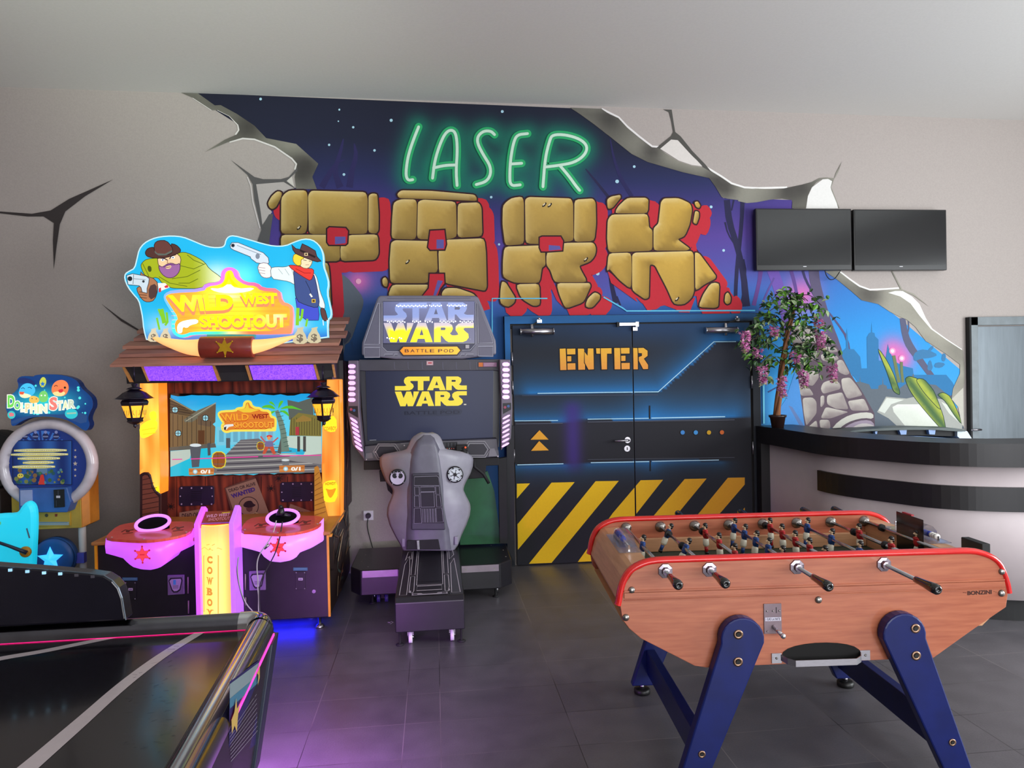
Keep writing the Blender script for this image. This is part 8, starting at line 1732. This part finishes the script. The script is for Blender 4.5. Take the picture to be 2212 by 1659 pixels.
# playfield
PF = mat('playfield_black', (16, 15, 22), .17, var=.3, scale=80, spec=.5, coat=.25)
xr_ = lambda y: railx(y) - .079
b = MB(); lo = [(XFL, NEARY, .70), (xr_(NEARY), NEARY, .70), (xr_(YF_), YF_ - .08, .70), (XFL, YF_ - .08, .70)]; b.hull8(lo, [(x, y, ZP_) for x, y, z in lo], PF); pf_o = b.build('playfield', ah)
pz = planeZ(ZP_, ze, dh=.00025)
LNW = (196, 184, 188)
def strip(c, w0, w1, name=None):
    c = dedupe(chaikin(c, 2, False)); pz.line(c, list(np.linspace(w0, w1, len(c))), LNW)
strip([(-300, 905), (0, 838), (300, 790), (600, 728), (900, 668), (1130, 612)], 30, 18)
strip([(-200, 1960), (60, 1780), (212, 1656), (420, 1475), (650, 1275), (860, 1085), (1060, 925), (1250, 790), (1450, 670), (1590, 592)], 130, 22)
rk = random.Random(8)
for i in range(70):
    x, y = rk.uniform(900, 1300), rk.uniform(760, 1500); L = rk.uniform(8, 60); a = rk.uniform(-.9, .2); pz.line([(x, y), (x + L * math.cos(a), y + L * math.sin(a) * .5)], rk.uniform(.8, 2), (64, 58, 66))
pz.build('playfield_lines', matpaint('playfield_print', rough=.25, coat=.4), pf_o)
b = MB(); b.box((XFL, YF_ - .0805, ZP_ + .0005), (xr_(YF_) + .0, YF_ - .0785, ZP_ + .0025), mat('magenta_led_strip', (255, 40, 140), .4, emit=.9, ecol=(255, 24, 120))); b.build('led_line', ah)
b = MB(); b.hull8([(railx(y) + .001, y, .722) for y in (1.9, YF_ - .06)] + [(railx(y) + .004, y, .722) for y in (YF_ - .06, 1.9)], [(railx(y) + .001, y, .730) for y in (1.9, YF_ - .06)] + [(railx(y) + .004, y, .730) for y in (YF_ - .06, 1.9)], mat('pink_led_strip', (255, 70, 190), .4, emit=1.0, ecol=(255, 60, 180))); b.build('led_line', ah)
# cabinet body, tapering down
BB = [(XFL, NEARY), (railx(NEARY) - .004, NEARY), (railx(2.5) - .004, YF_ - .012), (XFL, YF_ - .012)]
BL2 = [(XFL + .05, NEARY + .1), (railx(NEARY) - .05, NEARY + .1), (railx(2.5) - .06, YF_ - .10), (XFL + .05, YF_ - .10)]
b = MB(); b.hull8([(x, y, .30) for x, y in BL2], [(x, y, .7195) for x, y in BB], CABB); bd_ = b.build('cabinet_body', ah, bevel=.004)
for x, y in ((railx(2.4) - .16, 2.38), (XFL + .2, 2.38), (XFL + .2, .85), (railx(.9) - .16, .85)):
    b = MB(); b.box((x - .06, y - .06, .03), (x + .06, y + .06, .31), CABB); lg = b.build('leg', ah, bevel=.01); b = MB(); b.cyl((x, y, 0), (x, y, .03), .035, RUBBER, 16); b.build('foot', lg)
# corner post strip and side decal
def sidept(y, z):
    t = (z - .30) / .4195; xt = railx(NEARY) - .004 + (railx(2.5) - railx(NEARY)) * (y - NEARY) / (YF_ - .012 - NEARY); xb = railx(NEARY) - .05 + (railx(2.5) - .06 - railx(NEARY) + .05) * (y - NEARY - .1) / (YF_ - .2 - NEARY); return xb + (xt - xb) * t
b = MB(); b.hull8([(sidept(2.36, .31) - .01, 2.36, .31), (sidept(2.36, .31) + .012, 2.36, .31), (sidept(2.47, .31) + .012, 2.475, .31), (sidept(2.47, .31) - .01, 2.475, .31)], [(sidept(2.46, .718) - .01, 2.44, .7185), (sidept(2.46, .718) + .012, 2.44, .7185), (sidept(2.55, .718) + .012, 2.558, .7185), (sidept(2.55, .718) - .01, 2.558, .7185)], mat('corner_post_navy', (30, 36, 56), .4)); b.build('corner_post', ah, bevel=.003)
pdc = Paint(lambda p: np.array(p, float), lambda uv, h: np.stack([np.array([sidept(y, z) for y, z in uv]) + .001 + h, uv[:, 0], uv[:, 1]], 1), .0004)
def sproj(px):
    """photo points onto the side face (solved along the sight line)"""
    o = []
    for x, y in ze(px):
        v = _ray([(x, y)])[0]; s_ = 2.3
        for _ in range(40):
            q = CAM + v * s_; e = q[0] - sidept(q[1], q[2]); dq = (CAM + v * (s_ + .001)); e2 = dq[0] - sidept(dq[1], dq[2]); s_ -= e * .001 / (e2 - e)
        q = CAM + v * s_; o.append((q[1], q[2]))
    return o
DP_ = [(1705, 1010), (1930, 850), (1905, 1390), (1700, 1560)]
try:
    T = sproj
    pdc.poly(T([(1708, 1012), (1930, 850), (1905, 1480), (1702, 1640)]), (38, 36, 84)); pdc.poly(T([(1709, 1030), (1928, 868), (1924, 960), (1708, 1140)]), (126, 142, 146)); pdc.poly(T([(1708, 1140), (1924, 960), (1920, 1020), (1707, 1215)]), (64, 116, 140))
    for i in range(9): pdc.line(T([(1706, 1400 + i * 26), (1908, 1105 + i * 34)]), .0016, (150, 146, 160))
    YST = (196, 164, 84)
    pdc.poly(T([(1745, 1135), (1750, 1215), (1776, 1180), (1760, 1250), (1755, 1300), (1750, 1390), (1732, 1340), (1712, 1400), (1708, 1300), (1730, 1240)]), YST); pdc.poly(T([(1922, 880), (1912, 930), (1900, 945), (1912, 965), (1908, 1040), (1922, 980)]), YST)
    pdc.build('side_decal', PRINT, bd_)
except Exception as ex: print('decal', ex)
# black goal hood along the far rail
HP = [(272, 1340), (268, 1318), (264, 1292), (256, 1270), (243, 1255), (225, 1244), (190, 1239), (100, 1231), (0, 1224), (-120, 1214), (-200, 1212), (-200, 1365)]
b = MB(); b.prismY(HP, YF_ - .075, .06, mat('hood_black', (20, 18, 28), .25, coat=.3), ident); hd_ = b.build('goal_hood', ah, bevel=.006)
b = MB(); b.tube([tuple(W1(x, y - 1, YF_ - .075)) for x, y in HP[:9]], .0025, mat('hood_rim', (90, 100, 110), .25, .6), 6); b.build('hood_rim', hd_)
for x, y in ((22, 1231), (59, 1234), (95, 1237), (130, 1239), (165, 1242), (200, 1245)):
    w0 = W1(x, y, YF_ - .077); b = MB(); b.box((w0[0] - .005, w0[1] - .003, w0[2] - .005), (w0[0] + .006, w0[1] + .001, w0[2] + .004), mat('led_window', (150, 200, 226), .3, emit=.7) if x < 140 else mat('led_window_off', (70, 66, 74), .4)); b.build('led_window', hd_)
# small bent wire lying on the floor
q = atZ(zu([(352, 1440)]), .004)[0]
wv_ = MB(); wv_.tube([(q[0] - .02, q[1] + .02, .003), (q[0] - .005, q[1] + .01, .003), (q[0] + .002, q[1] + .03, .003), (q[0] + .015, q[1] + .015, .003), (q[0] + .0, q[1] - .015, .003)], .0018, mat('pale_wire', (170, 166, 170), .5), 6)
o = wv_.build('bent_wire'); tag(o, 'tiny bent piece of pale wire on the floor left of the seat pedestal', 'wire')
